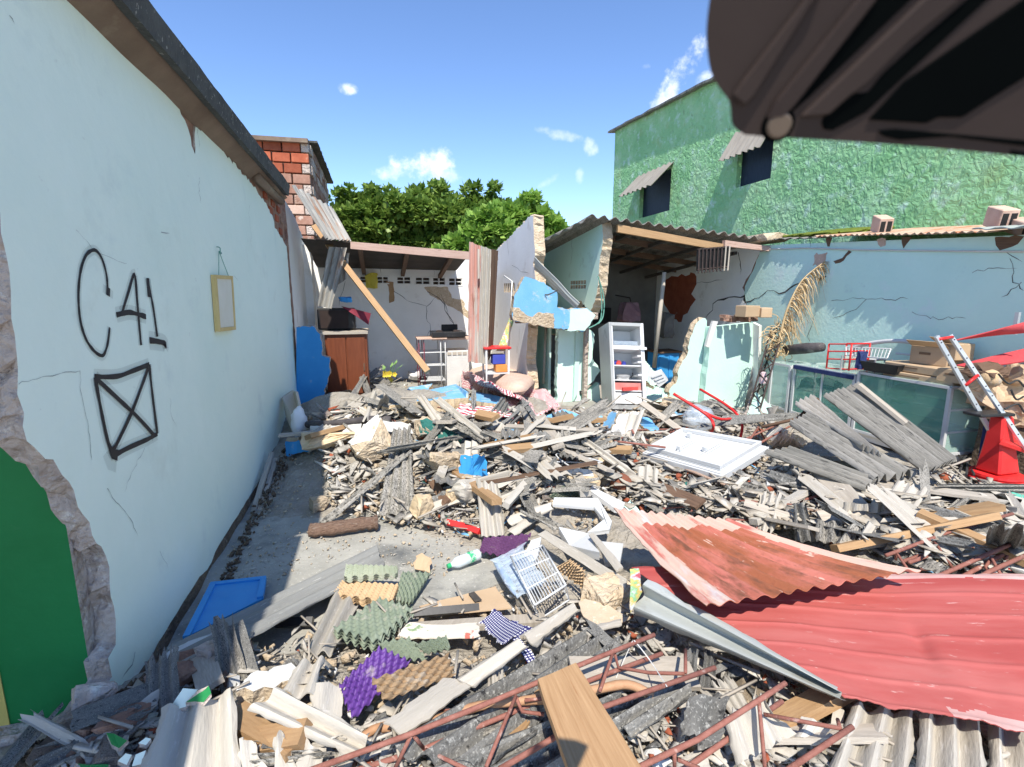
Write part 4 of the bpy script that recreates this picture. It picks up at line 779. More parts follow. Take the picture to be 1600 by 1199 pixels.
# ---- blue slab hanging over the doorway
pts = [(182,560),(190,490),(240,398),(330,425),(392,475),(390,540),(440,552),(530,545),(572,580),(520,655),(375,640),(185,605)]
t = slab('blue_slab', [P(*zc5(*q), Y=7.15) for q in pts], (0,.15,0), ('light_blue','mortar','core'), jag=.012, step=.04, label='broken bright blue wall slab hanging over the doorway with bare mortar below', cat='wall fragment')
slab('bare_mortar', [P(*zc5(*q), Y=7.146) for q in [(184,545),(210,548),(255,583),(275,588),(300,566),(376,572),(374,640),(186,604)]], (0,-.012,0), ('mortar',)*3, jag=.012, step=.04, parent=t)
slab('mint_plaster', [P(*zc5(*q), Y=7.146) for q in [(455,556),(530,548),(570,580),(520,652),(440,652),(452,600)]], (0,-.008,0), ('mint_far',)*3, jag=.008, step=.05, parent=t)
vs, fs = crack_px([zc5(*q) for q in [(392,460),(345,480),(330,488),(342,510)]], .03, 3, lambda x,y: P(x,y,Y=7.15), 5, V((0,-1,0)), .004); mk('wall_crack', vs, fs, 'crack', parent=t)
box('support_beam', P(862,500,Y=7.36), (1.12,.1,.09), 'wood_dark', parent=t)
box('support_post', (P(915,560,Y=7.42).x,7.42,.6), (.06,.08,1.2), 'core', parent=t)
quad('roof_sheet', [P(835,402,Y=7.25),P(906,474,Y=7.1),P(900,482,Y=7.2),P(836,424,Y=7.5)], 'galv', th=.004, amp=.02, waves=3, nu=10, rag=.01, wob=.03, label='twisted pale tin strip draped between blue slab and gable wall', cat='roof sheet')
quad('roof_timber', [P(834,420,Y=7.7),P(850,445,Y=7.6),P(844,452,Y=7.6),P(834,436,Y=7.7)], 'wood', th=.05, nu=3, nv=1, label='short brown timber behind the twisted tin strip', cat='timber')
for i, (q, lab) in enumerate([([(582,395),(605,470),(612,530),(605,590),(585,620)],'green cable dangling beside the gable wall, the outer one'),([(586,400),(598,490),(600,560),(588,612),(540,640)],'green cable hanging down to the mint plaster lump')]):
    tube('cable', smooth_path([P(*zc5(*a), Y=7.05+.02*i) for a in q],5), .009, 'cable_green', 5, label=lab, cat='cable')
# ---- fridge without its doors
c0, c1, c2, c3 = P(957,640,Y=6.62), P(1011,641,Y=6.5), P(1005,506,Y=6.5), P(951,504,Y=6.62)
bk = P(935,514,Y=7.12)-c3
t = thing('fridge', (c0+c1)/2, 'silver two compartment fridge without doors standing in the rubble', 'fridge')
def fq(u, v, w): return (c0*(1-u)+c1*u)*(1-v)+(c3*(1-u)+c2*u)*v+bk*w
def fbox(name, u0,u1,v0,v1,w0,w1, m, par=t):
    vs = [fq(u,v,w) for u in (u0,u1) for w in (w0,w1) for v in (v0,v1)]
    return mk(name, vs, [[0,1,3,2],[4,6,7,5],[0,4,5,1],[2,3,7,6],[0,2,6,4],[1,5,7,3]], m, parent=par)
fbox('side_panel',0,.07,0,1,0,1,'steel_fridge'); fbox('side_panel',.93,1,0,1,0,1,'fridge_white')
fbox('top_panel',.071,.929,.965,1,0,1,'steel_fridge'); fbox('bottom_panel',.071,.929,0,.055,0,1,'steel_fridge'); fbox('back_panel',.071,.929,.056,.964,.86,1,'fridge_white')
fbox('front_frame',.072,.10,.06,.96,-.01,.03,'fridge_white'); fbox('front_frame',.90,.928,.06,.96,-.01,.03,'fridge_white')
fbox('divider',.071,.929,.70,.745,.0,.859,'fridge_white'); fbox('freezer_tray',.15,.85,.757,.80,.1,.8,'clear_plastic')
fbox('hinge',.84,1.05,.70,.728,-.05,.0,'fridge_white')
for v in (.51,.34,.215): fbox('shelf',.105,.895,v,v+.012,.05,.85,'fridge_white')
fbox('drawer',.11,.89,.225,.32,.10,.8,'pink_clear'); d_ = fbox('drawer',.11,.89,.07,.2,.08,.8,'fridge_white')
for k in range(9): fbox('slot',.16+k*.075,.19+k*.075,.10,.16,.066,.079,'wall_grey',d_)
for k, v in enumerate((.40,.55,.62)): fbox('side_rack',.80,.899,v,v+.02,.02,.5,'fridge_white')
for (u,v,w,sz,m,lab,nm) in [(.30,.522,.2,.045,'print_red','small red jar on the upper fridge shelf','jar'),(.45,.522,.2,.04,'print_blue','small blue jar beside the red one on the fridge shelf','jar'),(.25,.522,.3,.05,'print_blue','blue topped tub at the left of the upper fridge shelf','tub')]:
    vs, fs = lathe_data(fq(u,v,w), (0,0,1), [(0,sz*.8),(sz,sz*.85),(sz*1.1,sz*.6),(sz*1.5,sz*.6)], 10); mk(nm, vs, fs, m, label=lab, cat=nm)
vs, fs = lathe_data(fq(.42,.352,.25), (0,0,1), [(0,.09),(.07,.1),(.075,.1),(.085,.05)], 14); pt = mk('cooking_pot', vs, fs, 'alu', label='small metal pot with a black handle on the middle fridge shelf', cat='pot')
tube('handle', smooth_path([fq(.56,.372,.22),fq(.68,.40,.2),fq(.70,.44,.2)],3), .009, 'black_plastic', 5, pt)
box('package', fq(.55,.25,.098)-V((0,.02,0)), (.24,.03,.05), 'print_red', label='flat red packet in the fridge drawer', cat='packet')
t = slab('freezer_door', [P(*zc5(*q), Y=6.75) for q in [(815,865),(882,842),(912,885),(870,918)]], (.03,.07,.02), ('white_paint',)*3, jag=0, step=1, label='small white freezer door lying tilted behind the fridge', cat='fridge door')
for k in range(3):
    quad('door_rib', [P(*zc5(832+k*14,868+k*13), Y=6.74),P(*zc5(880+k*8,850+k*14), Y=6.74),P(*zc5(884+k*8,856+k*14), Y=6.74),P(*zc5(836+k*14,874+k*13), Y=6.74)], 'wall_grey', th=.01, nu=1, nv=1, parent=t)
# ---- things in the right room and around it
tube('roof_prop', [P(1022,575,Y=7.9),P(1038,426,Y=7.75)], .035, 'wood_grey', 8, label='slanting wooden prop under the roof of the right room', cat='prop')
t = thing('window_grille', P(1117,425,Y=6.95), 'black window grille with white bars hanging under the roof corner', 'grille')
gc = [P(1091,389,Y=6.95),P(1142,385,Y=6.95),P(1139,419,Y=6.95),P(1090,424,Y=6.95)]
slab('panel', [p+V((0,.03,0)) for p in gc], (0,.01,0), ('black_plastic',)*3, jag=.004, step=.3, parent=t)
for k in range(9):
    u = .03+k*.117; tube('bar', [gc[0].lerp(gc[1],u),gc[3].lerp(gc[2],u)-V((0,0,.04))], .013, 'black_steel' if k < 7 else 'wood_grey', 5, t)
for v in (.05,.95): tube('rail', [gc[0].lerp(gc[3],v)+V((0,.018,0)),gc[1].lerp(gc[2],v)+V((0,.018,0))], .012, 'black_steel', 5, t)
b0, b1 = P(1027,583,Y=8.6), P(1062,552,Y=8.6)
t = thing('blue_cupboard', ((b0.x+b1.x)/2,8.8,0), 'dark blue low cupboard in the back of the right room', 'cupboard')
box('body', ((b0.x+b1.x)/2,8.8,b1.z/2), (b1.x-b0.x,.4,b1.z), 'bright_blue', bev=.008, parent=t)
box('top', ((b0.x+b1.x)/2,8.8,b1.z+.02), (b1.x-b0.x+.06,.46,.03), 'wood_dark', parent=t)
for s in (.27,.73): box('door', (b0.x+(b1.x-b0.x)*s,8.592,b1.z*.5), ((b1.x-b0.x)*.42,.014,b1.z*.8), 'bright_blue', parent=t)
q = [P(x,y,Y=9.6) for x,y in ((965,466),(983,461),(990,478))]
tube('wall_bracket', [P(962,462,Y=10.3),P(984,466,Y=9.6),P(986,474,Y=9.6)], .012, 'black_steel', 5, label='thin dark bracket sticking out of the right room rear wall', cat='bracket')
chunk('cloth_bundle', P(982,505,Y=9.2), (.38,.25,.38), 'maroon_dull', n=26, label='dull pink cloth bundle hanging in the dark right room', cat='cloth')
chunk('cloth_bundle', P(1040,530,Y=9.0), (.2,.2,.5), 'shaded_wall', n=26, label='grey bundle leaning against the right room side wall', cat='bundle')
box('opening_shade', P(941,494,Y=10.37), (.4,.03,.34), 'hole_shade', label='dark plate holding the shade of an opening in the right room rear wall', cat='window')  # solid plate before the wall, the opening's shade is its colour
tr = mk('block_stack', *join(*[box_data(P(1132+k*11,500+(k%2)*1.5-r*5,Y=6.62), (.085,.12,.045), rotz(rnd.uniform(-12,12))) for k in range(5) for r in range(2)]), 'brick_dark', label='row of dark broken brick pieces on top of the mint wall panel', cat='rubble')
box('box', P(1168,487,Y=6.4), (.27,.2,.16), 'cardboard', rotz(8), .006, label='left tan box standing on the end of the mint panel', cat='box')
box('box', P(1193,489,Y=6.35), (.16,.2,.14), 'cardboard', rotz(-14), .006, label='right smaller tan box on the end of the mint panel', cat='box')
# ---- leaning lattice column and dry palm frond
def lattice(name, label, chords, webs, m='rebar', r=.011, cat='lattice', group=None):
    c = sum((p for ch in chords for p in (ch[0], ch[-1])), V())/(2*len(chords)); t = thing(name, V((c.x,c.y,min(p.z for ch in chords for p in ch))), label, cat, group)
    for ch in chords: tube('chord', ch, r, m, 7, t)
    for w in webs: tube('web', w, r*.72, m, 6, t)
    return t
def zig(a, b, n, r0=0, jit=0):
    out = []
    for k in range(n):
        u, u2 = k/n, (k+1)/n
        p, q = (a[0].lerp(a[-1],u), b[0].lerp(b[-1],u2)) if k%2 == 0 else (b[0].lerp(b[-1],u), a[0].lerp(a[-1],u2))
        out.append([p,q])
    return out
ca = [G(1168,648,-.02), P(1206,512,Y=6.25)]; cb = [G(1184,652,-.02), P(1225,512,Y=6.3)]; cc = [G(1176,640,-.02), P(1216,506,Y=6.6)]
lattice('lattice_column', 'dark welded lattice column leaning upright before the blue wall', [ca,cb,cc], zig(ca,cb,9)+zig(cb,cc,9)+zig(ca,cc,9), 'black_steel', .012, 'lattice')
t = thing('palm_frond', P(1222,515,Y=6.2), 'dried tan palm frond rising over the glass cases', 'palm frond')
st = smooth_path([P(1214,560,Y=6.1),P(1222,512,Y=6.1),P(1234,474,Y=6.05),P(1255,437,Y=6.0),P(1289,409,Y=5.9)],6)
tube('stem', st, [.022-.0007*i for i in range(len(st))], 'palm', 6, t)
vs, fs = [], []
for k in range(260):
    u = rnd.uniform(.22,1); i = min(int(u*(len(st)-1)), len(st)-2); p = st[i].lerp(st[i+1], u*(len(st)-1)-i)
    L_ = rnd.uniform(.25,.5)*(1.15-.55*abs(u-.45)); side = V((rnd.uniform(.2,.8), rnd.uniform(-.35,.25), rnd.uniform(-.1,.35)))
    pts_ = [p+side*L_*s+V((0,0,-1))*L_*s*s*rnd.uniform(.7,1.1) for s in (0,.25,.5,.75,1)]
    w = .011; n = len(vs); sx = V((rnd.uniform(-1,1),rnd.uniform(-1,1),.2)).normalized()
    for s, q in enumerate(pts_): ww = w*(1-s/4.3); vs += [q-sx*ww, q+sx*ww]
    for s in range(4): fs.append([n+2*s,n+2*s+1,n+2*s+3,n+2*s+2])
mk('leaflets', vs, fs, 'palm', parent=t)
vs, fs = [], []
for k in range(60):
    c = P(rnd.uniform(1195,1232),rnd.uniform(500,560),Y=6.15+rnd.uniform(-.08,.1)); R0 = rnd.uniform(.05,.12)
    ax = V((rnd.uniform(-1,1),rnd.uniform(-1,1),rnd.uniform(-1,1))).normalized(); e1 = ax.orthogonal().normalized(); e2 = ax.cross(e1)
    d_ = tube_data([c+e1*R0*math.cos(a*.5)+e2*R0*math.sin(a*.5) for a in range(9)], .006, 3); n = len(vs); vs += d_[0]; fs += [[i+n for i in f] for f in d_[1]]
mk('dry_curls', vs, fs, 'palm', parent=t)
chunk('pink_rag', P(1192,600,Y=6.1), (.09,.06,.16), 'pink_rag', n=24, label='pale pink rag tied to the leaning lattice column', cat='rag')
# ---- glass display cases along the blue wall
XC = 5.42
def glass_case(name, label, x0, x1, ytop, shelves, mullions, cat='display case', end=True, glass='glass_dark', depth=.5, xf=XC):
    far, near = P(x0,ytop[0],X=xf), P(x1,ytop[1],X=xf); z1 = (far.z+near.z)/2; y0, y1 = near.y, far.y; z0 = .02
    t = thing(name, (xf+depth/2,(y0+y1)/2,z0), label, cat, 'glass display cases along the blue wall'); f = .035
    for x in (xf, xf+depth):
        for y in (y0, y1): box('post', (x,y,(z0+z1)/2), (f,f,z1-z0), 'white_paint', parent=t)
        for z in (z0+.1, z1): box('rail', (x,(y0+y1)/2,z), (f*.8,y1-y0,f*.8), 'white_paint', parent=t)
    for y in (y0, y1):
        for z in (z0+.1, z1): box('rail', (xf+depth/2,y,z), (depth,f*.8,f*.8), 'white_paint', parent=t)
    for k in range(mullions): box('mullion', (xf-.004,y0+(y1-y0)*(k+1)/(mullions+1),(z0+z1)/2), (f*.5,f*.6,z1-z0-.1), 'white_paint', parent=t)
    for k in range(shelves):
        z = z0+.1+(z1-z0-.1)*(k+1)/(shelves+1); box('glass_shelf', (xf+depth/2,(y0+y1)/2,z), (depth-.06,y1-y0-.05,.012), 'glass', parent=t)
        box('shelf_edge', (xf+depth/2,y0-.002,z), (depth-.05,.014,.018), 'white_paint', parent=t)
    box('front_pane', (xf+.002,(y0+y1)/2,(z0+z1)/2+.05), (.006,y1-y0-f,z1-z0-.14), glass, parent=t)
    box('end_pane', (xf+depth/2,y0+.002,(z0+z1)/2+.05), (depth-f,.006,z1-z0-.14), 'glass', parent=t)
    box('top_pane', (xf+depth/2,(y0+y1)/2,z1+.012), (depth+.02,y1-y0+.02,.012), 'glass', parent=t)
    box('base_board', (xf+depth/2,(y0+y1)/2,z0+.05), (depth-.04,y1-y0-.04,.09), 'white_plaster', parent=t)
    return y0, y1, z1
ya = glass_case('display_case', 'narrow white framed glass case farthest back, beside the palm frond', 1207, 1236, (570,571), 3, 0, glass='glass', depth=.42)
yb = glass_case('display_case', 'middle glass case with a dark blue top edge and dark wares inside', 1243, 1337, (574,585), 1, 1, depth=.5)
yc = glass_case('display_case', 'nearest and longest green glass case beside the ladder', 1343, 1487, (588,601), 2, 0, depth=.5)
box('case_trim', (XC-.03,(yb[0]+yb[1])/2,yb[2]-.02), (.02,yb[1]-yb[0],.05), 'navy', label='dark blue strip along the top edge of the middle glass case', cat='trim')
for k in range(9):
    c = V((XC+rnd.uniform(.12,.38), yb[0]+(yb[1]-yb[0])*(k+.5)/9, .02+.1+(yb[2]-.12)*.5+.008))
    chunk('ware', c, (.12,.13,rnd.uniform(.08,.2)), 'black_plastic', label='dark piece of ware on the shelf inside the middle glass case', cat='ware', group='dark wares in the middle case')
box('price_card', (XC+.03,yb[0]+(yb[1]-yb[0])*.42,yb[2]-.14), (.01,.14,.09), 'paper', label='small white card inside the middle glass case', cat='card')
chunk('plant_sprig', (XC+.25,yc[1]-.35,.5), (.2,.3,.25), 'leaf_green', n=40, blk=0, label='green leafy sprig inside the far end of the long glass case', cat='plant')
# on top of the cases
def onC(x, y, dx=.15): return P(x, y, X=XC+dx)
tube('rolled_mat', [onC(1228,548,.25),onC(1258,545,.25),onC(1285,543,.25)], [.07,.075,.06], 'dark_roll', 12, label='dark rolled mat lying on the far glass case', cat='roll')
t = thing('red_rack', onC(1308,577), 'small red metal rack standing on the middle glass case', 'rack')
rp = [onC(1291,578,.1),onC(1326,580,.1)]; h = onC(1309,540,.1).z-rp[0].z
for p in rp:
    for dx in (0,.28): tube('post', [p+V((dx,0,0)),p+V((dx,0,h))], .011, 'red_plastic', 6, t)
for v in (.05,.42,.72,1): 
    tube('rail', [rp[0]+V((0,0,h*v)),rp[1]+V((0,0,h*v))], .009, 'red_plastic', 5, t); tube('rail', [rp[1]+V((0,0,h*v)),rp[1]+V((.28,0,h*v)),rp[0]+V((.28,0,h*v))], .009, 'red_plastic', 5, t)
t = thing('wire_rack', onC(1365,560,.3), 'white wire dish rack lying on its side behind the red rack', 'rack')
w0, w1, w2, w3 = onC(1322,543,.3), onC(1392,546,.3), onC(1386,561,.2), onC(1322,556,.2)
for a, b in ((w0,w1),(w1,w2),(w2,w3),(w3,w0)): tube('rim', [a,b], .008, 'white_paint', 5, t)
for k in range(1,13): tube('wire', [w0.lerp(w1,k/13),w3.lerp(w2,k/13)], .004, 'white_paint', 4, t)
t = thing('glass_box', onC(1352,580,.2), 'small open glass box frame between the red rack and black tray', 'glass box')
gb = onC(1352,572,.2)
for dx in (-.12,.12):
    for dy in (-.22,.22): box('post', gb+V((dx,dy,0)), (.015,.015,.2), 'alu', parent=t)
for dy in (-.225,.225): box('pane', gb+V((0,dy,0)), (.22,.004,.18), 'glass', parent=t)
chunk('dark_bag', onC(1342,577,-.03), (.08,.12,.2), 'navy', n=24, label='dark blue plastic bag hanging over the front of the middle case', cat='bag')
arc = smooth_path([onC(1332,560,.45),onC(1337,543,.45),onC(1385,534,.45),onC(1430,536,.45),onC(1462,545,.45),onC(1470,570,.45)],6)
t = thing('headboard', onC(1400,575,.45), 'white arched headboard standing against the blue wall', 'headboard')
tube('arch', arc, .028, 'white_paint', 6, t); tube('rail', [onC(1400,553,.46),onC(1440,557,.46)], .012, 'white_paint', 5, t)
tube('rail', [onC(1332,560,.45),onC(1470,572,.45)], .018, 'white_paint', 5, t)
def tray_box(name, label, c, s, m, R, cat):
    t = thing(name, c, label, cat); w, l, h = s
    box('bottom', V(c)+R@V((0,0,.01)), (w*.86,l*.86,.02), m, R, parent=t)
    for sx in (-1,1): quad('side', [V(c)+R@V((sx*w*.43,-l*.43,.02)),V(c)+R@V((sx*w*.43,l*.43,.02)),V(c)+R@V((sx*w*.5,l*.5,h)),V(c)+R@V((sx*w*.5,-l*.5,h))], m, th=.008, nu=1, nv=1, parent=t)
    for sy in (-1,1): quad('end', [V(c)+R@V((-w*.43,sy*l*.43,.02)),V(c)+R@V((w*.43,sy*l*.43,.02)),V(c)+R@V((w*.5,sy*l*.5,h)),V(c)+R@V((-w*.5,sy*l*.5,h))], m, th=.008, nu=1, nv=1, parent=t)
    return t
tray_box('black_tray', 'shallow black tub on the near end of the middle glass case', onC(1388,582,.12), (.34,.42,.11), 'black_plastic', rotz(4), 'tub')
def carton(label, x, y, dx, s, rot, flap=False):
    c = onC(x, y, dx); R = rotz(rot); t = thing('cardboard_box', c, label, 'cardboard box', 'cardboard boxes on the long glass case')
    box('body', c+V((0,0,s[2]/2)), s, 'cardboard', R, .008, parent=t)
    box('tape', c+R@V((0,0,s[2]+.002)), (.05,s[1]*.98,.003), 'cardboard_tape', R, parent=t)
    box('print', c+R@V((-s[0]/2-.002,s[1]*.1,s[2]*.6)), (.003,s[1]*.3,s[2]*.13), 'print_brown', R, parent=t)
    if flap: quad('flap', [c+R@V((-s[0]/2,-s[1]/2,s[2])),c+R@V((-s[0]/2,s[1]/2,s[2])),c+R@V((-s[0]/2-.1,s[1]/2,s[2]+.06)),c+R@V((-s[0]/2-.1,-s[1]/2,s[2]+.06))], 'cardboard', th=.004, nu=1, nv=1, parent=t)
carton('lower flat cardboard box on the long glass case', 1449, 597, .22, (.36,.72,.085), 2)
carton('upper flat cardboard box stacked on the lower flat one', 1449, 583, .24, (.36,.70,.085), -2)
carton('cardboard box behind the left ladder rail at the near end of the case', 1505, 598, .22, (.34,.3,.14), 5)
carton('large open cardboard box standing highest in front of the blue wall', 1462, 570, .34, (.3,.36,.2), 8, True)
carton('small cardboard box just behind the ladder top', 1490, 562, .34, (.22,.22,.17), -6, True)
# ---- ladder, red slats, paper bags, red pedestal
t = thing('aluminium_ladder', P(1590,752,z=.1), 'silver aluminium ladder with two rails leaning to the right', 'ladder')
r1 = [P(1465,526,Y=3.3), P(1594,753,z=.1)]; r2 = [P(1486,524,Y=3.36), P(1606,702,Y=2.92)]
for a, b in (r1, r2):
    d = (b-a).normalized(); s = d.cross(V((0,1,0))).normalized()*.018
    quad('rail', [a-s,b-s,b+s,a+s], 'alu', th=.022, nu=2, nv=1, parent=t)
    for k in range(12): 
        p = a.lerp(b,(k+.5)/12)+V((0,-.004,0)); box('rivet', p, (.008,.006,.008), 'black_steel', parent=t)
for u, v in ((.02,.02),(.33,.36)):
    tube('rung', [r1[0].lerp(r1[1],u), r2[0].lerp(r2[1],v)], .014, 'red_plastic', 6, t)
for i, (q, lab) in enumerate([([(1486,533),(1600,504),(1620,520),(1560,522)],'upper long red slat passing behind the ladder top'),([(1494,571),(1610,543),(1625,560),(1520,575)],'lower wide red slat crossing behind the ladder rails')]):
    quad('red_strip', [P(q[0][0],q[0][1],Y=3.72),P(q[1][0],q[1][1],Y=3.3),P(q[2][0],q[2][1],Y=3.2),P(q[3][0],q[3][1],Y=3.5)], 'red_cloth', th=.012, nu=6, nv=2, wob=.02, label=lab, cat='slat')
box('slat_post', P(1588,506,Y=3.38), (.03,.03,.2), 'alu', label='short silver post joining the two red slats', cat='post')
bags = [(1540,612,.3,.22,'crumpled brown paper bag hanging over the ladder rail',Matrix.Rotation(.5,3,'Y')),(1585,583,.34,.2,'torn brown paper sack at the top of the pile by the right edge',rotz(20)),(1590,618,.35,.26,'large creased brown paper sack in the middle of the pile',rotz(-20)),(1570,640,.32,.22,'folded brown paper bag at the bottom of the pile above the red pedestal',rotz(40)),(1545,578,.4,.1,'flat dark cardboard lid under the lower red slat',rotz(10)),(1602,650,.3,.25,'brown paper bag cut off by the right edge of the view',rotz(5))]
for i, (x, y, w, h, lab, R) in enumerate(bags):
    c = P(x, y, Y=3.47-.025*i); vs, fs = hull_data((w,.24,h), random.Random(i+3), 24, .3); vs, fs = roughen(vs, fs, .055, 9, i*3.1)
    o = mk('paper_bag', [c+R@v for v in vs], fs, 'paper_brown' if i != 4 else 'wood_dark', label=lab, cat='paper bag')
vs, fs = lathe_data(P(1539,603,Y=3.3), (.2,-.3,1), [(0,.02),(.02,.07),(.07,.09),(.12,.07),(.15,.02)], 14); mk('coconut', vs, fs, 'pulp_tan', smooth=True, label='round tan coconut on the paper bags by the ladder', cat='coconut')
for k, q in enumerate([[(1560,585),(1575,600),(1590,595),(1600,605)],[(1570,640),(1590,632),(1600,645)],[(1580,610),(1588,625),(1600,620)]]):
    tube('cord', smooth_path([P(a,b,Y=3.05) for a,b in q],4), .008, 'cable', 5, label=['dark cord looping over the paper bags, topmost','dark cord drooping at the foot of the paper bags','dark cord between the two big paper sacks'][k], cat='cord')
chunk('bag_support', P(1610,655,Y=3.3)-V((-.1,0,.85)), (.6,.6,.85), 'dark_earth', n=40, label='dark heap of debris under the paper bags at the right edge', cat='rubble')
pc = P(1557,742,z=.16)
t = thing('red_pedestal', pc, 'bright red plastic pedestal with stacked round base rings beside the ladder foot', 'pedestal')
def qd(x, y, dy=0): return P(x, y, Y=pc.y+dy)
vs, fs = lathe_data(pc+V((0,0,-.05)), (0,0,1), [(0,.19),(.02,.2),(.035,.18),(.05,.19),(.07,.185),(.075,.14)], 20); mk('base_ring', vs, fs, 'red_plastic', parent=t)
top = qd(1566,650); 
vs = []; 
for (z, w) in ((.03,.125),(.25,.095),(top.z-pc.z,.065)):
    x = pc.x+(top.x-pc.x)*(z/(top.z-pc.z)); vs += [V((x-w,pc.y-w*.8,pc.z+z)),V((x+w,pc.y-w*.8,pc.z+z)),V((x+w,pc.y+w*.8,pc.z+z)),V((x-w,pc.y+w*.8,pc.z+z))]
fs = [[0,1,2,3][::-1]]+[[4*k+i,4*k+(i+1)%4,4*k+4+(i+1)%4,4*k+4+i] for k in (0,1) for i in range(4)]+[[8,9,10,11]]
bevel(mk('column', vs, fs, 'red_plastic', parent=t), .015)
box('dark_top', qd(1545,647,.02), (.34,.16,.025), 'black_plastic', rotz(-6), .006, parent=t)
box('side_plate', qd(1544,690,.1), (.1,.05,.35), 'navy', parent=t)
quad('red_stool_top', [qd(1564,690,-.1),qd(1605,704,-.15),qd(1610,694,.1),qd(1572,684,.12)], 'red_plastic', th=.03, nu=6, nv=4, bow=-.02, label='flat red plastic seat edge sticking out right of the pedestal', cat='seat')
for q in [[(1497,745),(1507,715),(1525,705)],[(1500,715),(1515,728),(1522,742)],[(1510,742),(1512,720),(1498,712)]]: tube('wire', [G(x,y,.1) for x,y in q], .009, 'cable', 5, label='twisted black wire in the tangle at the foot of the long glass case', cat='wire', group='black wires by the case')
# ================================================================== FALLEN ROOF SHEETS AND BOARDS ON THE RIGHT
t = quad('roof_sheet', [P(1287,619,z=.78),P(1446,738,z=.34),P(1494,718,z=.36),P(1344,600,z=.84)], 'asbestos_big', th=.008, amp=.034, waves=9, nu=16, rag=.02, label='large grey corrugated roof sheet leaning on the long glass case', cat='roof sheet', group='big grey sheets on the right')
quad('batten', [P(1341,601,z=.88),P(1416,662,z=.60),P(1419,659,z=.60),P(1346,599,z=.88)], 'wood_grey', th=.03, nu=4, nv=1, label='pale batten along the upper edge of the large leaning sheet', cat='batten')
quad('roof_sheet', [P(1241,632,z=.68),P(1345,697,z=.54),P(1377,712,z=.50),P(1271,617,z=.74)], 'asbestos_pale', th=.008, amp=.028, waves=4, nu=14, rag=.015, label='cream coloured corrugated sheet lying between two grey ones', cat='roof sheet')
quad('roof_sheet', [P(1232,662,z=.60),P(1366,750,z=.40),P(1431,739,z=.40),P(1264,648,z=.64)], 'asbestos_big', th=.008, amp=.036, waves=5, nu=16, rag=.02, label='long grey corrugated sheet in front of the cream sheet', cat='roof sheet', group='big grey sheets on the right')
quad('roof_sheet', [P(1194,708,z=.48),P(1350,767,z=.36),P(1370,749,z=.38),P(1244,702,z=.52)], 'asbestos_big', th=.008, amp=.034, waves=4, nu=14, rag=.02, label='lowest grey corrugated sheet right of the white fridge door', cat='roof sheet', group='big grey sheets on the right')
quad('roof_sheet', [P(1175,764,z=.2),P(1310,752,z=.25),P(1322,744,z=.27),P(1240,748,z=.27)], 'asbestos', th=.008, amp=.02, waves=2, nu=10, rag=.02, label='thin sliver of grey sheet under the lowest corrugated sheet', cat='roof sheet')
quad('roof_sheet', [P(1092,668,z=.40),P(1238,655,z=.42),P(1250,645,z=.44),P(1130,650,z=.44)], 'asbestos_dark', th=.008, amp=.02, waves=2, nu=10, rag=.03, label='dark sheet sliver under the red chair tubes', cat='roof sheet')
tube('long_rod', [P(1190,668,z=.46),P(1246,655,z=.55),P(1278,624,z=.72)], .016, 'wood_dark', 6, label='dark bent rod lying across the top of the cream sheet', cat='rod')
sheet('grey corrugated remnant against the foot of the mint panel', 'asbestos', [(1096,634,.12),(1140,648,.05),(1150,640,.1),(1112,624,.16)], waves=4)
plate('mint plaster triangle leaning at the foot of the lattice column', ('mint_far','core','core'), [(1166,652,.03),(1180,612,.28),(1212,642,.06),(1196,650,.03)], (0,.05,-.01))
plate('pale mint slab lying flat right of the fridge foot', ('mint_far','mortar','core'), [(1008,628,.05),(1010,600,.22),(1046,610,.22),(1048,628,.05)], (0,.08,-.05))
plate('mint slab sloping behind the fridge toward the freezer door', ('mint_far','mortar','core'), [(1006,592,.3),(1006,562,.55),(1030,590,.35),(1022,606,.22)], (0,.08,-.05))
plate('white slab with a grey stain right of the fridge door', ('white_plaster','mortar','core'), [(1196,680,.12),(1215,664,.2),(1262,690,.16),(1248,694,.1),(1212,694,.08)], (0,.04,-.05))
# fridge door lying on the heap
A, B_, C_, D_ = P(1003,706,z=.34), P(1128,742,z=.34), P(1202,697,z=.44), P(1064,673,z=.44)
t = thing('fridge_door', (A+B_+C_+D_)/4-V((0,0,.1)), 'white fridge door lying on its back with the moulded inner side up', 'fridge door')
n_ = (B_-A).cross(D_-A).normalized()
def dq(u, v, h=0): return (A*(1-u)+B_*u)*(1-v)+(D_*(1-u)+C_*u)*v+n_*h
def dbox(name, u0,u1,v0,v1,h0,h1, m='white_paint', par=t, bev=.004):
    vs = [dq(u,v,h) for u in (u0,u1) for v in (v0,v1) for h in (h0,h1)]
    o = mk(name, vs, [[0,1,3,2],[4,6,7,5],[0,4,5,1],[2,3,7,6],[0,2,6,4],[1,5,7,3]], m, parent=par); return bevel(o, bev)
dbox('outer_shell',0,1,0,1,-.07,-.012); dbox('gasket',.02,.98,.02,.98,-.011,-.002,'wall_grey'); dbox('inner_panel',.05,.95,.06,.94,-.002,.012)
dbox('rim',.05,.95,.06,.11,.0125,.05); dbox('rim',.05,.95,.89,.94,.0125,.05); dbox('rim',.05,.08,.112,.888,.0125,.05); dbox('rim',.92,.95,.112,.888,.0125,.05)
for u in (.30,.34,.58,.62): dbox('door_rib',u,u+.012,.15,.85,.0125,.022)
for (u,v) in ((.2,.72),(.55,.4),(.32,.25)): dbox('shelf_clip',u,u+.05,v,v+.05,.0125,.06)
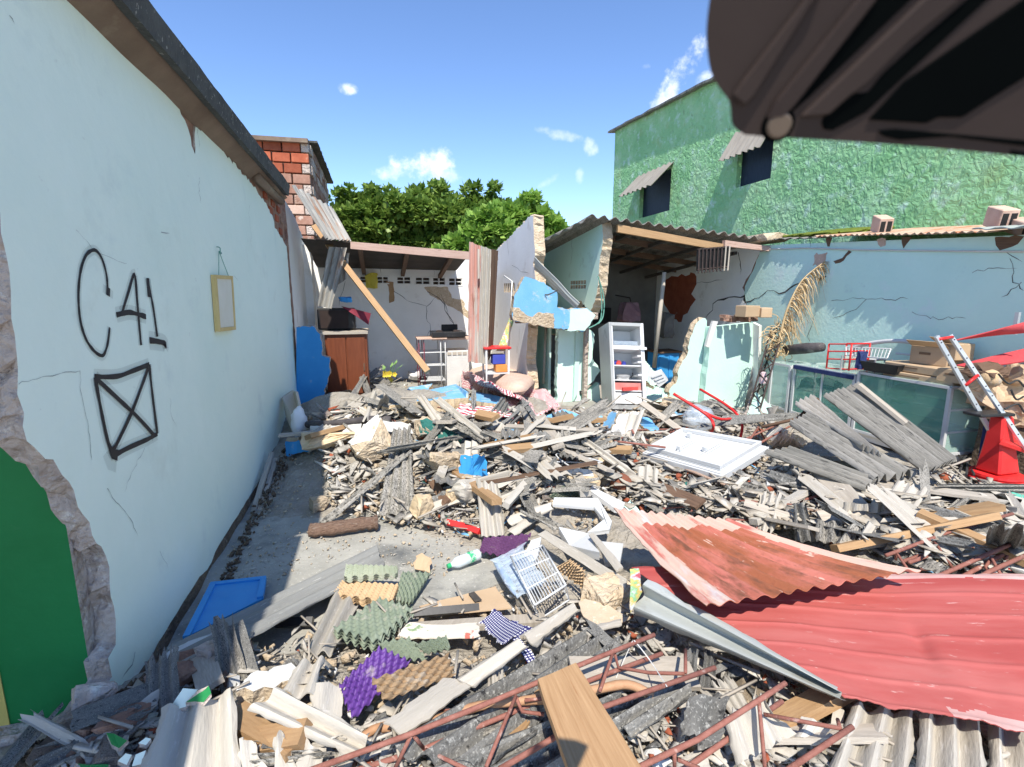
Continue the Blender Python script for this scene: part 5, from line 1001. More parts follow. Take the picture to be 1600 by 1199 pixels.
# water bag
def lumpy(name, c, size, m, label, cat, sub=3, amp=.18, rot=0, **k):
    bm = bmesh.new(); bmesh.ops.create_icosphere(bm, subdivisions=sub, radius=1); sd2 = rnd.random()*40
    for v in bm.verts:
        f = 1+amp*nz(v.co.x*2+sd2, v.co.y*2, v.co.z*2)+amp*.5*nz(v.co.x*5+sd2, v.co.y*5, v.co.z*5); v.co *= f
    R = rotz(rot); vs = [V(c)+R@V((v.co.x*size[0]/2, v.co.y*size[1]/2, v.co.z*size[2]/2))+V((0,0,size[2]*.45)) for v in bm.verts]; bm.verts.index_update()
    fs = [[v.index for v in f.verts] for f in bm.faces]; bm.free()
    return mk(name, vs, fs, m, smooth=True, label=label, cat=cat, **k)
lumpy('water_bag', G(1091,672,.05), (.36,.3,.3), 'clear_plastic', 'bulging clear plastic bag of water beside the red chair tubes', 'plastic bag', amp=.25)
t = thing('chair_frame', G(1125,675), 'tangled red metal chair frame sticking up from the rubble', 'chair frame')
for q in ([(1052,616,.45),(1103,648,.3),(1115,666,.22),(1108,680,.1)],[(1094,609,.45),(1141,638,.33),(1159,662,.22),(1157,684,.08)],[(1100,645,.31),(1127,656,.27),(1152,653,.27)]):
    tube('tube', smooth_path([G(*p) for p in q],4), .015, 'red_plastic', 7, t)
# ---- red sheet with its folded edge, and the rusty sheet above it
t = thing('red_roof_sheet', P(1330,1010,z=.3), 'large red painted metal sheet with a folded galvanised edge in the right foreground', 'roof sheet')
quad('painted_face', [P(984,887,z=.34),P(1640,900,z=.42),P(1640,1152,z=.30),P(1318,1090,z=.31)], 'red_metal', th=.004, nu=110, nv=110, rag=.012, hf=lambda u,v: .0055*math.exp(-((((v*6.2+.35)%1)-.5)/.07)**2)+.018*nz(u*2.5,v*2)+.006*nz(u*7,v*3.5)-.02*math.exp(-((u-.62)/.03)**2)*math.exp(-((v-.55)/.12)**2), seed=3.3, m2='red_pale', m2at=lambda u,v: (v>.94+.03*nz(u*9,4) and u>.55) or (v<.04+.02*nz(u*9,1) and u>.42), parent=t)
quad('folded_edge', [P(1322,1098,z=.31),P(988,962,z=.25),P(1012,906,z=.41),P(1312,1076,z=.345)], 'galv', th=.004, amp=.03, waves=1.6, nu=16, nv=20, rag=.015, phase=-.9, wob=.012, parent=t)
quad('printed_scrap', [P(985,958,z=.30),P(984,889,z=.37),P(998,889,z=.372),P(1003,925,z=.36)], 'posterprint', th=.002, nu=6, nv=4, rag=.01, parent=t)
rustm2 = lambda u, v: v < .12+.03*nz(u*8,2) or v > .86+.03*nz(u*7,5) or u < .16+.06*nz(v*6,8)
quad('rusty_roof_sheet', [P(958,795,z=.40),P(1104,947,z=.47),P(1438,891,z=.50),P(1150,814,z=.42)], 'rust_metal', th=.004, amp=.009, waves=13, nu=24, nv=110, rag=.012, sag=.03, m2='rust_edge', m2at=rustm2, seed=5.1, label='corrugated sheet of orange rust and peeling red paint lying over the red sheet', cat='roof sheet')
# ================================================================== STEEL TRUSSES
zc8 = zf(820,900,.4875); z4 = zf(1240,700,.225); z7 = zf(350,950,.3125); z3 = zf(940,580,.2335); z5 = zf(460,800,.2918); z6 = zf(680,780,.2335); z6b = zf(840,820,.1751); z1 = zf(440,550,.25); z2c = zf(700,550,.25)
def PZ(q, z): return P(q[0], q[1], z=z)
c1_ = [PZ((480,1206),.28), PZ(z7(940,630),.32), PZ(z7(1290,490),.34), PZ(zc8(180,285),.35), PZ(zc8(415,190),.36)]
c2_ = [PZ((545,1208),.18), PZ(z7(1000,707),.22), PZ(z7(1600,460),.24), PZ(zc8(210,335),.25), PZ(zc8(440,250),.27)]
c3_ = [PZ((780,1203),.28), PZ(zc8(110,510),.3), PZ(zc8(255,420),.32), PZ(zc8(610,295),.34)]
w = [[c1_[1],PZ((616,1204),.2)],[c1_[1],c2_[1]],[c2_[1],PZ((732,1204),.26)],[PZ(z7(1460,440),.34),PZ(z7(1310,797),.27)],[PZ(z7(1460,450),.33),PZ(z7(1490,520),.28),PZ(z7(1600,535),.28)],[PZ(zc8(285,240),.35),PZ(zc8(240,372),.32)],[PZ(zc8(285,240),.35),PZ(zc8(300,295),.27),PZ(zc8(400,312),.3),PZ(zc8(512,315),.33)],[PZ(zc8(515,312),.33),PZ(zc8(515,238),.30)],[PZ(zc8(0,400),.30),PZ(zc8(60,395),.3),PZ(zc8(115,500),.30)]]
lattice('steel_truss', 'rusty red rod truss running under the fresh plank in the foreground', [c1_,c2_,c3_], w, 'rebar', .0095, 'truss', 'rusty trusses')
d1 = [PZ((985,1206),.3),PZ(zc8(555,525),.32),PZ(zc8(750,400),.35),PZ(zc8(835,345),.36)]; d2 = [PZ((1065,1206),.2),PZ(zc8(825,403),.26)]; d3 = [PZ((1228,1206),.3),PZ(zc8(1050,485),.34)]
w = [[d1[2],PZ(zc8(770,620),.22)],[PZ(zc8(765,445),.3),PZ(zc8(1010,490),.34)],[PZ(zc8(1010,490),.335),PZ(zc8(1003,462),.28)],[PZ(zc8(480,562),.31),PZ(zc8(480,618),.24)],[PZ(zc8(490,590),.27),PZ(zc8(560,618),.25)]]
lattice('steel_truss', 'rusty red rod truss right of the fresh plank, ending below the red sheet', [d1,d2,d3], w, 'rebar', .0095, 'truss', 'rusty trusses')
e1 = [PZ(z4(640,750),.30),PZ(z4(1100,580),.34),PZ(z4(1520,460),.38)]; e2 = [PZ(z4(760,790),.24),PZ(z4(1170,650),.3),PZ(z4(1330,540),.34)]; e3 = [PZ(z4(800,800),.28),PZ(z4(1180,660),.26),PZ(z4(1600,650),.26)]
w = [[PZ(z4(710,730),.30),PZ(z4(710,780),.25)],[PZ(z4(960,640),.32),PZ(z4(970,740),.27)],[PZ(z4(970,640),.33),PZ(z4(1100,830),.24)],[PZ(z4(1185,570),.35),PZ(z4(1190,640),.3)],[PZ(z4(1190,570),.35),PZ(z4(1330,730),.28)],[PZ(z4(1330,540),.35),PZ(z4(1560,630),.3)],[PZ(z4(720,740),.3),PZ(z4(850,930),.22)]]
lattice('steel_truss', 'farther rusty truss in the pale debris above the red sheet', [e1,e2,e3], w, 'rebar', .0105, 'truss', 'rusty trusses')
g1 = [PZ(z4(920,930),.26),PZ(z4(1350,740),.33),PZ(z4(1620,620),.38)]; g2 = [PZ(z4(1110,930),.24),PZ(z4(1500,720),.3),PZ(z4(1620,670),.32)]; g3 = [PZ(z4(1240,930),.27),PZ(z4(1360,860),.3),PZ(z4(1620,745),.34)]
w = [[PZ(z4(1370,760),.33),PZ(z4(1480,960),.24)],[PZ(z4(1375,770),.32),PZ(z4(1330,830),.28),PZ(z4(1360,880),.27),PZ(z4(1620,890),.28)],[PZ(z4(880,845),.24),PZ(z4(1110,850),.26)],[PZ(z4(1040,745),.27),PZ(z4(1330,740),.28),PZ(z4(1600,765),.28)],[PZ(z4(1540,670),.33),PZ(z4(1600,740),.3)],[PZ(z4(1515,700),.32),PZ(z4(1470,780),.28)]]
lattice('steel_truss', 'nearer rusty truss crossing the right edge just above the red sheet', [g1,g2,g3], w, 'rebar', .0115, 'truss', 'rusty trusses')
h1 = [PZ((938,672),.3),PZ(z3(270,540),.3),PZ(z3(840,770),.28),PZ(z3(1200,885),.24),PZ(z3(1542,960),.22)]; h2 = [PZ((944,690),.2),PZ(z3(300,605),.22),PZ(z3(800,800),.22),PZ(z3(1200,955),.18)]; h3 = [PZ(z3(60,400),.3),PZ(z3(560,390),.3)]; h4 = [PZ(z3(60,440),.27),PZ(z3(480,410),.28)]
lattice('steel_truss', 'long pale rusted truss running beneath the white fridge door', [h1,h2], zig(h1,h2,12), 'rebar_pale', .012, 'truss', 'rusty trusses')
lattice('steel_truss', 'thin rusted truss lying behind the fridge door and the white block', [h3,h4,[PZ((945,668),.33),PZ((1010,700),.3)],[PZ((950,664),.3),PZ((1015,690),.3)]], zig(h3,h4,7), 'rebar', .009, 'truss', 'rusty trusses')
k1 = [PZ(z4(-40,395),.22),PZ(z4(400,272),.34)]; k2 = [PZ(z4(80,410),.12),PZ(z4(340,470),.16)]; k3 = [PZ(z4(170,420),.12),PZ(z4(700,250),.22)]
lattice('steel_truss', 'rusted truss poking out under the lowest corrugated sheet', [k1,k2,k3], zig(k1,k3,6), 'rebar', .011, 'truss', 'rusty trusses')
for i, (q, lab) in enumerate([([(1175,700,.1),(1232,668,.2),(1252,660,.24)],'thin rusted rod slanting up toward the cream sheet'),([(1170,690,.12),(1185,668,.25),(1196,690,.1)],'bent black rod in front of the white stained slab'),([(1158,690,.1),(1220,662,.22)],'rusted rod beside the red chair frame'),([(960,690,.16),(1040,700,.18)],'short rod behind the fridge door corner'),([(975,640,.2),(990,678,.1)],'rod standing by the tilted white block'),([(1120,780,.1),(1240,790,.1)],'rusted rod on the dark ground below the fridge door')]): stick(lab, q, .010, 'rebar', 'steel_rod', 'rod')
# ---- foreground plank and stick
quad('plank', [PZ((840,1062),.42),PZ((893,1215),.40),PZ((1012,1215),.40),PZ((900,1036),.42)], 'wood_fresh', th=.028, nu=12, nv=3, rag=.002, label='fresh sawn brown plank across the truss at the bottom edge', cat='plank')
pts_ = smooth_path([PZ(z7(690,655),.16),PZ(z7(760,605),.18),PZ(z7(860,598),.2),PZ(z7(980,592),.21),PZ(z7(1280,492),.25),PZ(z7(1600,455),.28),PZ(zc8(230,365),.27),PZ(zc8(330,350),.27),PZ(zc8(410,385),.24)],5)
tube('branch', pts_, [.017+.006*nz(i*.5,3) for i in range(len(pts_))], 'wood_stick', 8, label='smooth bent tan stick lying across the truss', cat='stick')
tube('string', smooth_path([PZ(zc8(350,208),.37),PZ(zc8(400,270),.3),PZ(zc8(455,355),.34)],4), .0025, 'white_plaster', 4, label='thin white string strung between truss rods right of the plank', cat='string')
tube('string', [PZ(zc8(345,210),.37),PZ(zc8(285,345),.2)], .002, 'white_plaster', 4, label='second white string dangling left from the truss rod', cat='string')
# ================================================================== FLOOR AREA, LEFT AND CENTRE
dp = [G(329,910,.05),G(416,900,.05),G(411,932,.06),G(285,995,.06)]
t = thing('blue_shutter', sum(dp,V())/4-V((0,0,.04)), 'bright blue framed door panel lying on the shaded floor', 'panel')
slab('board', [p-V((0,0,.012)) for p in dp], (0,0,-.015), ('panel_blue',)*3, jag=.002, step=.1, parent=t)
for a, b in ((0,1),(0,3),(1,2)):
    d = (dp[b]-dp[a]).normalized(); s = d.cross(V((0,0,1)))*.016; c_in = sum(dp,V())/4; s = s if (c_in-dp[a]).dot(s) > 0 else -s
    quad('frame_strip', [dp[a],dp[b],dp[b]+s*2,dp[a]+s*2], 'panel_blue', th=.022, nu=3, nv=1, parent=t)
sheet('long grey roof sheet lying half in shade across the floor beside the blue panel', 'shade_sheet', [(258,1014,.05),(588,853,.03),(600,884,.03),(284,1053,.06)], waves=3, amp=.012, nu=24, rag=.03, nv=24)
for i, (a, b, w_) in enumerate([((391,800),(421,706),.05),((402,798),(428,716),.045),((411,792),(434,735),.05)]):
    p, q = P(*a, z=0.0), P(b[0], b[1], X=XW+.05+.03*i); s = V((.03,-.02,0)).normalized()*w_
    quad('plank', [p,q,q+s,p+s], 'wood_grey', th=.02, nu=8, nv=2, rag=.006, wob=.01, label=['left plank of three leaning on the mint wall','middle plank of three leaning on the mint wall','right shortest plank of three leaning on the mint wall'][i], cat='plank', group='planks leaning on the mint wall')
lg = smooth_path([G(484,829,.05),G(520,826,.055),G(560,820,.055),G(591,817,.05)],6)
tube('split_log', [p+V((0,0,.012*nz(i*1.3,5))) for i, p in enumerate(lg)], [.05+.022*nz(i*1.1,1) for i in range(len(lg))], 'log_wood', 7, label='split reddish log lying at the edge of the shade', cat='log')
sheet('dark mossy corrugated piece standing in the middle of the pile', 'asbestos', [(614,672,.16),(590,808,.02),(648,799,.03),(642,668,.16)], waves=3.5, amp=.02)
sheet('narrow grey sheet strip slanting up from the split log', 'asbestos', [(500,817,.02),(626,714,.16),(644,706,.18),(515,816,.03)], waves=1.5, amp=.018, nu=14)
sheet('pale long sheet strip lying level behind the front corrugated piece', 'asbestos_pale', [(642,776,.05),(790,736,.1),(840,751,.1),(700,772,.06)], waves=2, amp=.014, nu=14)
sheet('upright pale corrugated piece with two white notches above the plum tray', 'asbestos_pale', [(745,752,.20),(751,842,.05),(791,833,.05),(778,756,.2)], waves=3.2, amp=.013, nu=12)
stick('red square bar lying on the floor left of the pale corrugated piece', [(699,817,.03),(724,823,.03),(750,832,.03)], .028, 'red_plastic', 'red_bar', 'bar', 4)
# egg trays
def egg(label, m, c, cells=(6,5), h=.012, n=1, gap=.012, wob=0.0, **k):
    p = gq(c); hf = lambda u, v: h*(math.sin(math.pi*cells[0]*2*u-math.pi/2)*math.sin(math.pi*cells[1]*2*v-math.pi/2))+h*.4*abs(math.sin(math.pi*cells[0]*u)*math.sin(math.pi*cells[1]*v))
    if n == 1: return quad('egg_tray', p, m, th=.003, nu=cells[0]*8, nv=cells[1]*8, hf=hf, wob=wob, rag=.004, label=label, cat='egg tray', **k)
    t = thing('egg_tray_stack', sum(p,V())/4-V((0,0,h)), label, 'egg trays', k.get('group'))
    for i in range(n): quad('egg_tray', [q+V((rnd.uniform(-.006,.006),rnd.uniform(-.006,.006),-gap*i)) for q in p], m, th=.003, nu=cells[0]*8, nv=cells[1]*8, hf=hf, parent=t)
    return t
eg = 'egg trays scattered in the foreground'
egg('grey green pile of egg trays lying in front of the brown stack', 'pulp_green', [(520,982,.10),(592,936,.09),(647,951,.09),(590,1002,.1)], n=5, group=eg)
egg('tan brown egg trays under the pale green one', 'pulp_tan', [(521,931,.08),(533,910,.09),(621,915,.09),(612,940,.08)], n=4, group=eg)
egg('pale green egg trays on top of the tan ones', 'pulp_palegreen', [(539,903,.14),(540,884,.16),(620,887,.16),(620,898,.14)], n=3, group=eg)
egg('grey green egg tray tilted against the right side of the tan stack', 'pulp_green', [(617,938,.04),(628,895,.1),(674,895,.06),(643,943,.02)], n=2, group=eg)
egg('vivid purple plastic egg tray half under the brown tray', 'pulp_purple', [(529,1072,.1),(592,1012,.12),(642,1034,.1),(552,1124,.08)], h=.011, group=eg)
egg('brown pulp egg tray with round cups showing, right of the purple tray', 'pulp_brown', [(580,1062,.17),(700,1022,.17),(711,1056,.12),(602,1096,.12)], cells=(6,3), h=.016, group=eg)
egg('crumpled grey green egg tray above the purple tray', 'pulp_green', [(590,1006,.09),(640,997,.1),(668,1029,.08),(612,1028,.08)], cells=(4,4), wob=.03, group=eg)
egg('crumpled grey green tray lying on the flowered cloth', 'pulp_green', [(648,1004,.12),(697,992,.13),(704,1013,.11),(664,1020,.1)], cells=(4,3), wob=.03, group=eg)
egg('dark plum egg tray under the upright pale corrugated piece', 'pulp_plum', [(749,862,.05),(756,842,.06),(830,835,.06),(806,874,.04)], group=eg)
egg('tan egg tray leaning behind the wire basket', 'pulp_tan', [(868,888,.1),(890,875,.2),(913,893,.18),(914,921,.05)], cells=(5,5), h=.012, group=eg)
egg('tan egg tray lying on the broken slates below the fridge door', 'pulp_tan', [(1003,742,.08),(1048,745,.12),(1067,770,.03),(1017,771,.03)], h=.010, group=eg)
egg('dark green egg tray in the rubble above the white plastic trim', 'pulp_green', [(855,778,.05),(880,759,.1),(913,771,.08),(905,780,.04)], wob=.02, h=.014, group=eg)
# cloths
quad('flowered_cloth', gq([(617,1001,.05),(640,974,.07),(745,975,.06),(752,996,.06)]), 'flower_cloth', th=.006, nu=24, nv=12, wob=.05, rag=.03, label='cream cloth printed with flowers under the crumpled tray', cat='cloth')
quad('checked_cloth', gq([(752,968,.06),(776,952,.08),(826,985,.1),(790,1012,.08)]), 'check_cloth', th=.005, nu=20, nv=14, wob=.09, rag=.05, label='navy and white checked cloth crumpled below the wire basket', cat='cloth', group='checked cloth')
quad('checked_cloth', gq([(800,1000,.08),(812,996,.1),(842,1035,.08),(826,1040,.07)]), 'check_cloth', th=.005, nu=12, nv=6, wob=.06, rag=.03, label='twisted tail of navy checked cloth hanging over the grey sheet', cat='cloth', group='checked cloth')
quad('cardboard_sheet', gq([(655,948,.03),(774,917,.05),(800,950,.05),(668,962,.04)]), 'cardboard', th=.008, nu=8, nv=4, wob=.01, rag=.01, label='flattened brown cardboard with dark printing under the black rod', cat='cardboard')
cbp = gq([(732,931,.055),(741,928,.055),(753,941,.056),(742,944,.056)])
slab('print_mark', [p+V((0,0,.012)) for p in cbp], (0,0,-.003), ('print_dark',)*3, jag=0, step=1, parent=None, label='dark printed patch on the flattened cardboard', cat='print')
board('weathered board lying under the flowered cloth', 'wood_grey', [(620,988,.02),(640,973,.03),(850,958,.03),(855,972,.03)])
stick('black bar lying on the cardboard right of the green trays', [(645,959,.06),(748,950,.06)], .026, 'black_plastic', 'black_bar', 'bar', 4)
stick('black bar poking out from under the long shaded sheet', [(430,974,.03),(489,972,.03)], .03, 'black_plastic', 'black_bar', 'bar', 4)
plate('small square of cardboard left of the plastic bottle', ('cardboard',)*3, [(648,890,.03),(652,869,.07),(673,872,.07),(672,896,.03)], (0,.01,-.008), 'cardboard_scrap', 'cardboard')
# bottle
b0, b1 = G(699,886,.04), G(749,866,.04); ax = (b1-b0).normalized(); L_ = (b1-b0).length
t = thing('plastic_bottle', (b0+b1)/2-V((0,0,.035)), 'clear plastic drink bottle with green cap and label lying on the floor', 'bottle'); r_ = L_*.155
vs, fs = lathe_data(b0+ax*L_*.10, ax, [(0,r_*.4),(.06*L_,r_*.5),(.16*L_,r_*.9),(.22*L_,r_),(.5*L_,r_*.97),(.52*L_,r_),(.86*L_,r_),(.9*L_,r_*.85)], 16); mk('body', vs, fs, 'bottle_clear', parent=t, smooth=True)
vs, fs = lathe_data(b0, ax, [(0,r_*.42),(.1*L_,r_*.45)], 12); mk('cap', vs, fs, 'cap_green', parent=t)
vs, fs = lathe_data(b0+ax*L_*.62, ax, [(0,r_*1.02),(.2*L_,r_*1.02)], 16); mk('bottle_label', vs, fs, 'label_green', parent=t)
# bag of bottles and wire basket
pk = [G(770,893,.03),G(815,876,.03),G(853,935,.03),G(806,953,.03)]
t = thing('water_pack', sum(pk,V())/4, 'shrink wrapped pack of blue water bottles lying under a wire basket', 'bottle pack')
du_, dv_ = (pk[1]-pk[0]), (pk[3]-pk[0])
for k in range(4):
    p = pk[0]+du_*((k+.5)/4)+V((0,0,.055)); q = p+dv_*.92+(pk[2]-pk[1]-dv_)*.3; a_ = (q-p).normalized(); Lk = (q-p).length; rr = du_.length/8.2
    vs, fs = lathe_data(p, a_, [(0,rr*.8),(.03,rr),(Lk*.3,rr),(Lk*.32,rr*.93),(Lk*.36,rr),(Lk*.62,rr),(Lk*.64,rr*.93),(Lk*.68,rr),(Lk*.85,rr*.8),(Lk,rr*.3)], 12); mk('bottle', vs, fs, 'bottle_blue', parent=t, smooth=True)
quad('film', [pk[0]+V((0,0,.11)),pk[1]+V((0,0,.12)),pk[2]+V((0,0,.10)),pk[3]+V((0,0,.09))], 'clear_plastic', th=.004, nu=14, nv=14, wob=.05, rag=.03, parent=t)
t = thing('wire_basket', G(840,915), 'white wire basket tipped over the pack of water bottles', 'basket')
k0, k1, k2, k3 = G(798,870,.2), G(848,853,.22), G(884,915,.18), G(836,946,.14); dn = V((.04,.05,-.12))
for a, b in ((k0,k1),(k1,k2),(k2,k3),(k3,k0)): tube('rim', [a,b], .006, 'white_paint', 6, t); tube('rim', [a+dn,b+dn], .004, 'white_paint', 5, t)
for k in range(1,12): tube('wire', [k0.lerp(k1,k/12),k3.lerp(k2,k/12)], .0028, 'white_paint', 4, t)
for k in range(0,9):
    a, b = k1.lerp(k2,k/8), k0.lerp(k3,k/8); tube('wire', [a,a+dn], .0028, 'white_paint', 4, t); tube('wire', [b,b+dn], .0028, 'white_paint', 4, t)
for v in (.35,.7): tube('wire', [k0.lerp(k3,v),k1.lerp(k2,v)], .0035, 'white_paint', 4, t)
# white plastic pieces and planks around the left end of the red sheet
plate('white moulded plastic trim curving behind the wire basket', ('white_paint',)*3, [(864,787,.1),(866,778,.12),(934,779,.14),(956,815,.12),(952,828,.1),(918,832,.09),(944,812,.1),(928,792,.11)], (0,0,-.03), 'plastic_trim', 'plastic trim', jag=.002, step=.2)
plate('white plastic panel with a turned edge left of the red sheet', ('white_paint',)*3, [(873,824,.12),(919,834,.14),(937,864,.12),(890,853,.1)], (0,0,-.05), 'plastic_sheet', 'plastic sheet', jag=.002, step=.2)
plate('white plastic panel tucked under the tip of the rusty sheet', ('white_paint',)*3, [(936,846,.12),(974,850,.14),(969,878,.1),(946,879,.08)], (0,0,-.03), 'plastic_sheet', 'plastic sheet', jag=.002, step=.2)
plate('white curved plastic bowl edge left of the basket', ('white_paint',)*3, [(812,882,.08),(830,845,.12),(846,840,.12),(840,870,.1),(826,895,.06)], (0,0,-.03), 'plastic_trim', 'plastic trim', jag=.003, step=.1)
plate('folded white card by the tan tray', ('white_paint',)*3, [(914,922,.04),(926,902,.1),(938,912,.08),(930,922,.04)], (0,0,-.01), 'white_card', 'card', jag=.002, step=.2)
plate('white bar lying on the slates above the plastic trim', ('white_paint',)*3, [(918,764,.08),(925,761,.1),(976,786,.08),(972,796,.05),(960,794,.05)], (0,0,-.04), 'plastic_bar', 'plastic bar', jag=.002, step=.2)
plate('pale mint plaster flake beside the white bar', ('mint_far','core','core'), [(974,790,.04),(985,782,.06),(1000,800,.04),(990,806,.03)], (0,0,-.02))
board('long pale plank slanting under the left end of the red sheet', 'asbestos_pale', [(840,836,.12),(976,925,.1),(979,906,.13),(852,829,.15)], th=.012, rag=.006)
board('second pale plank crossing above the long one at the red sheet', 'asbestos_pale', [(920,836,.17),(962,892,.15),(974,886,.16),(928,833,.18)], th=.012, rag=.006)
sheet('dark weathered strip lying above the plum tray', 'asbestos', [(812,800,.12),(868,830,.1),(884,824,.11),(828,797,.13)], waves=1.5, amp=.014)
chunk('earth_lump', G(948,948,-.02), (.24,.2,.13), 'mortar', (.1,0,.3), 40, .2, label='lump of crumbling tan mortar left of the red sheet', cat='mortar lump')
chunk('earth_lump', G(930,945,-.02), (.13,.13,.13), 'mortar', (.1,.2,1), 40, .2, label='smaller cracked mortar lump beside the larger one', cat='mortar lump')
# coconut, flowers, foam, cloth
vs, fs = lathe_data(G(968,768,.0), (.15,-.1,1), [(0,.02),(.015,.06),(.05,.085),(.08,.088),(.12,.07),(.145,.02)], 18); mk('coconut', vs, fs, 'coconut', smooth=True, label='round brown coconut on the slates in front of the truss', cat='coconut')
def foam(pts, th, m, name, **k):
    c = sum(pts,V())/len(pts); e = 5; vs, fs = [], []; n = len(pts)
    for j, (s, h) in enumerate(((.0,th*.5),(.5,th*.48),(.85,th*.38),(1,.0),(.85,-th*.38),(.5,-th*.48),(.0,-th*.5))):
        for p in pts: vs.append(c+(p-c)*max(s,.02)+V((0,0,h+.02*nz(p.x*4,p.y*4))))
    for j in range(6):
        for i in range(n): fs.append([j*n+i,j*n+(i+1)%n,(j+1)*n+(i+1)%n,(j+1)*n+i])
    return mk(name, vs, fs, m, smooth=True, **k)
fp = [(735,588),(760,579),(800,582),(830,588),(833,597),(820,610),(800,614),(770,608),(748,598)]
foam([G(785+(x-785)*1.12,593+(y-595)*1.1,.22) for x,y in fp], .25, 'tan_foam', 'foam_mattress', label='folded tan foam mattress resting on a red patterned cloth', cat='mattress')
quad('patterned_cloth', gq([(722,600,.18),(722,577,.30),(768,604,.29),(834,634,.10)]), 'pattern_cloth', th=.012, nu=26, nv=16, wob=.10, rag=.05, label='dark red and white patterned cloth folded under the foam mattress', cat='cloth', group='red patterned cloth')
quad('patterned_cloth', gq([(770,640,.08),(830,600,.18),(882,636,.08),(846,655,.06)]), 'pattern_cloth', th=.012, nu=24, nv=16, wob=.12, rag=.06, label='red patterned cloth trailing onto the rubble right of the mattress', cat='cloth', group='red patterned cloth')
quad('patterned_cloth', gq([(708,652,.10),(718,632,.14),(800,640,.12),(796,660,.05)]), 'pattern_cloth', th=.012, nu=20, nv=12, wob=.1, rag=.06, label='red patterned cloth showing below the blue slabs', cat='cloth', group='red patterned cloth')
t = thing('artificial_flowers', G(610,590,.15), 'yellow artificial flowers with green leaves on the heap', 'flowers')
for k in range(16):
    c = G(rnd.uniform(600,618),rnd.uniform(580,594),.25); vs, fs = [c], []
    for p in range(5):
        a = p*1.257; e = V((math.cos(a),-.4,math.sin(a))).normalized(); f = V((-math.sin(a),0,math.cos(a))); n = len(vs); vs += [c+e*.03+f*.018,c+e*.05,c+e*.03-f*.018]; fs.append([0,n,n+1,n+2])
    mk('flower', vs, fs, 'petal_yellow', parent=t)
for q in ((608,590,612,572),(611,588,618,568),(604,588,600,576),(610,588,625,574)):
    a, b = G(q[0],q[1],.2), P(q[2],q[3],Y=G(q[0],q[1],.2).y); tube('stem', [a,b], .005, 'leaf_green', 4, t); s = V((.035,0,.02)); d = (b-a).normalized()
    mk('leaf', [b-d*.03,b+s,b+d*.07,b-s], [[0,1,2,3]], 'leaf_pale', parent=t)
lumpy('white_bundle', G(655,594,.05), (.42,.3,.22), 'white_cloth', 'rumpled white cloth bundle with black spots at the foot of the diagonal timber', 'cloth', 3, .3)
lumpy('black_rag', G(661,596,.16), (.14,.12,.1), 'black_plastic', 'small black rag on the white cloth bundle', 'rag', 2, .4)
# ---- slabs and chunks of the collapsed blue wall
blu = ('light_blue','tan_block','tan_block')
plate('light blue topped slab in front of the white bundle', blu, [(597,634,.12),(604,620,.18),(648,616,.18),(652,632,.13)], (0,0,-.14))
plate('largest light blue topped slab with a tan edge beside the patterned cloth', blu, [(650,628,.16),(660,612,.22),(712,601,.24),(732,614,.22),(731,622,.17)], (0,0,-.13))
plate('light blue slab lying between the large slab and foam mattress', blu, [(733,626,.14),(740,612,.2),(790,622,.15),(776,632,.1)], (0,0,-.12))
plate('long thin light blue slab left of the large one', blu, [(620,622,.12),(640,606,.18),(676,600,.18),(668,610,.14)], (0,0,-.08))
plate('bright blue slab leaning in the middle of the pile under a pale sheet', ('bright_blue','mortar','core'), [(717,745,.02),(720,712,.18),(758,712,.18),(763,744,.03)], (0,.09,-.02))
plate('bright blue broken wall piece at the foot of the mint wall', ('bright_blue','tan_block','core'), [(447,714,.0),(446,690,.14),(480,688,.14),(484,706,.02)], (0,.14,.0))
plate('light blue broken triangle right of the patterned cloth', blu, [(905,655,.06),(925,640,.16),(942,652,.1),(930,660,.06)], (0,.05,-.05))
plate('light blue piece left of the tilted white block', blu, [(940,668,.06),(955,644,.2),(975,650,.2),(966,672,.06)], (0,.06,-.03))
plate('light blue piece right of the tilted white block', blu, [(1000,664,.06),(1002,652,.16),(1014,654,.14),(1030,672,.05),(1016,674,.04)], (0,.05,-.03))
plate('thin light blue slab under the end of the patterned cloth', blu, [(850,652,.06),(880,640,.12),(910,650,.1),(902,658,.06)], (0,0,-.06))
plate('light blue slab sunk in the grey shards below the mattress', blu, [(772,690,.04),(790,672,.1),(812,668,.1),(800,684,.05)], (0,0,-.05))
plate('tilted white plastered block in front of the fridge', ('white_plaster','mortar','core'), [(955,675,.06),(968,648,.22),(1000,644,.24),(998,662,.16),(978,678,.06)], (.02,.08,-.02))
plate('white topped slab with tan side in front of the coconut', ('white_plaster','tan_block','core'), [(870,740,.1),(874,729,.14),(920,734,.14),(937,746,.1)], (0,0,-.09))
plate('white plastered slab with rough tan side in the left foreground', ('white_plaster','mortar','core'), [(368,1080,.08),(392,1053,.1),(455,1036,.1),(470,1052,.09),(428,1076,.08)], (0,-.01,-.13))
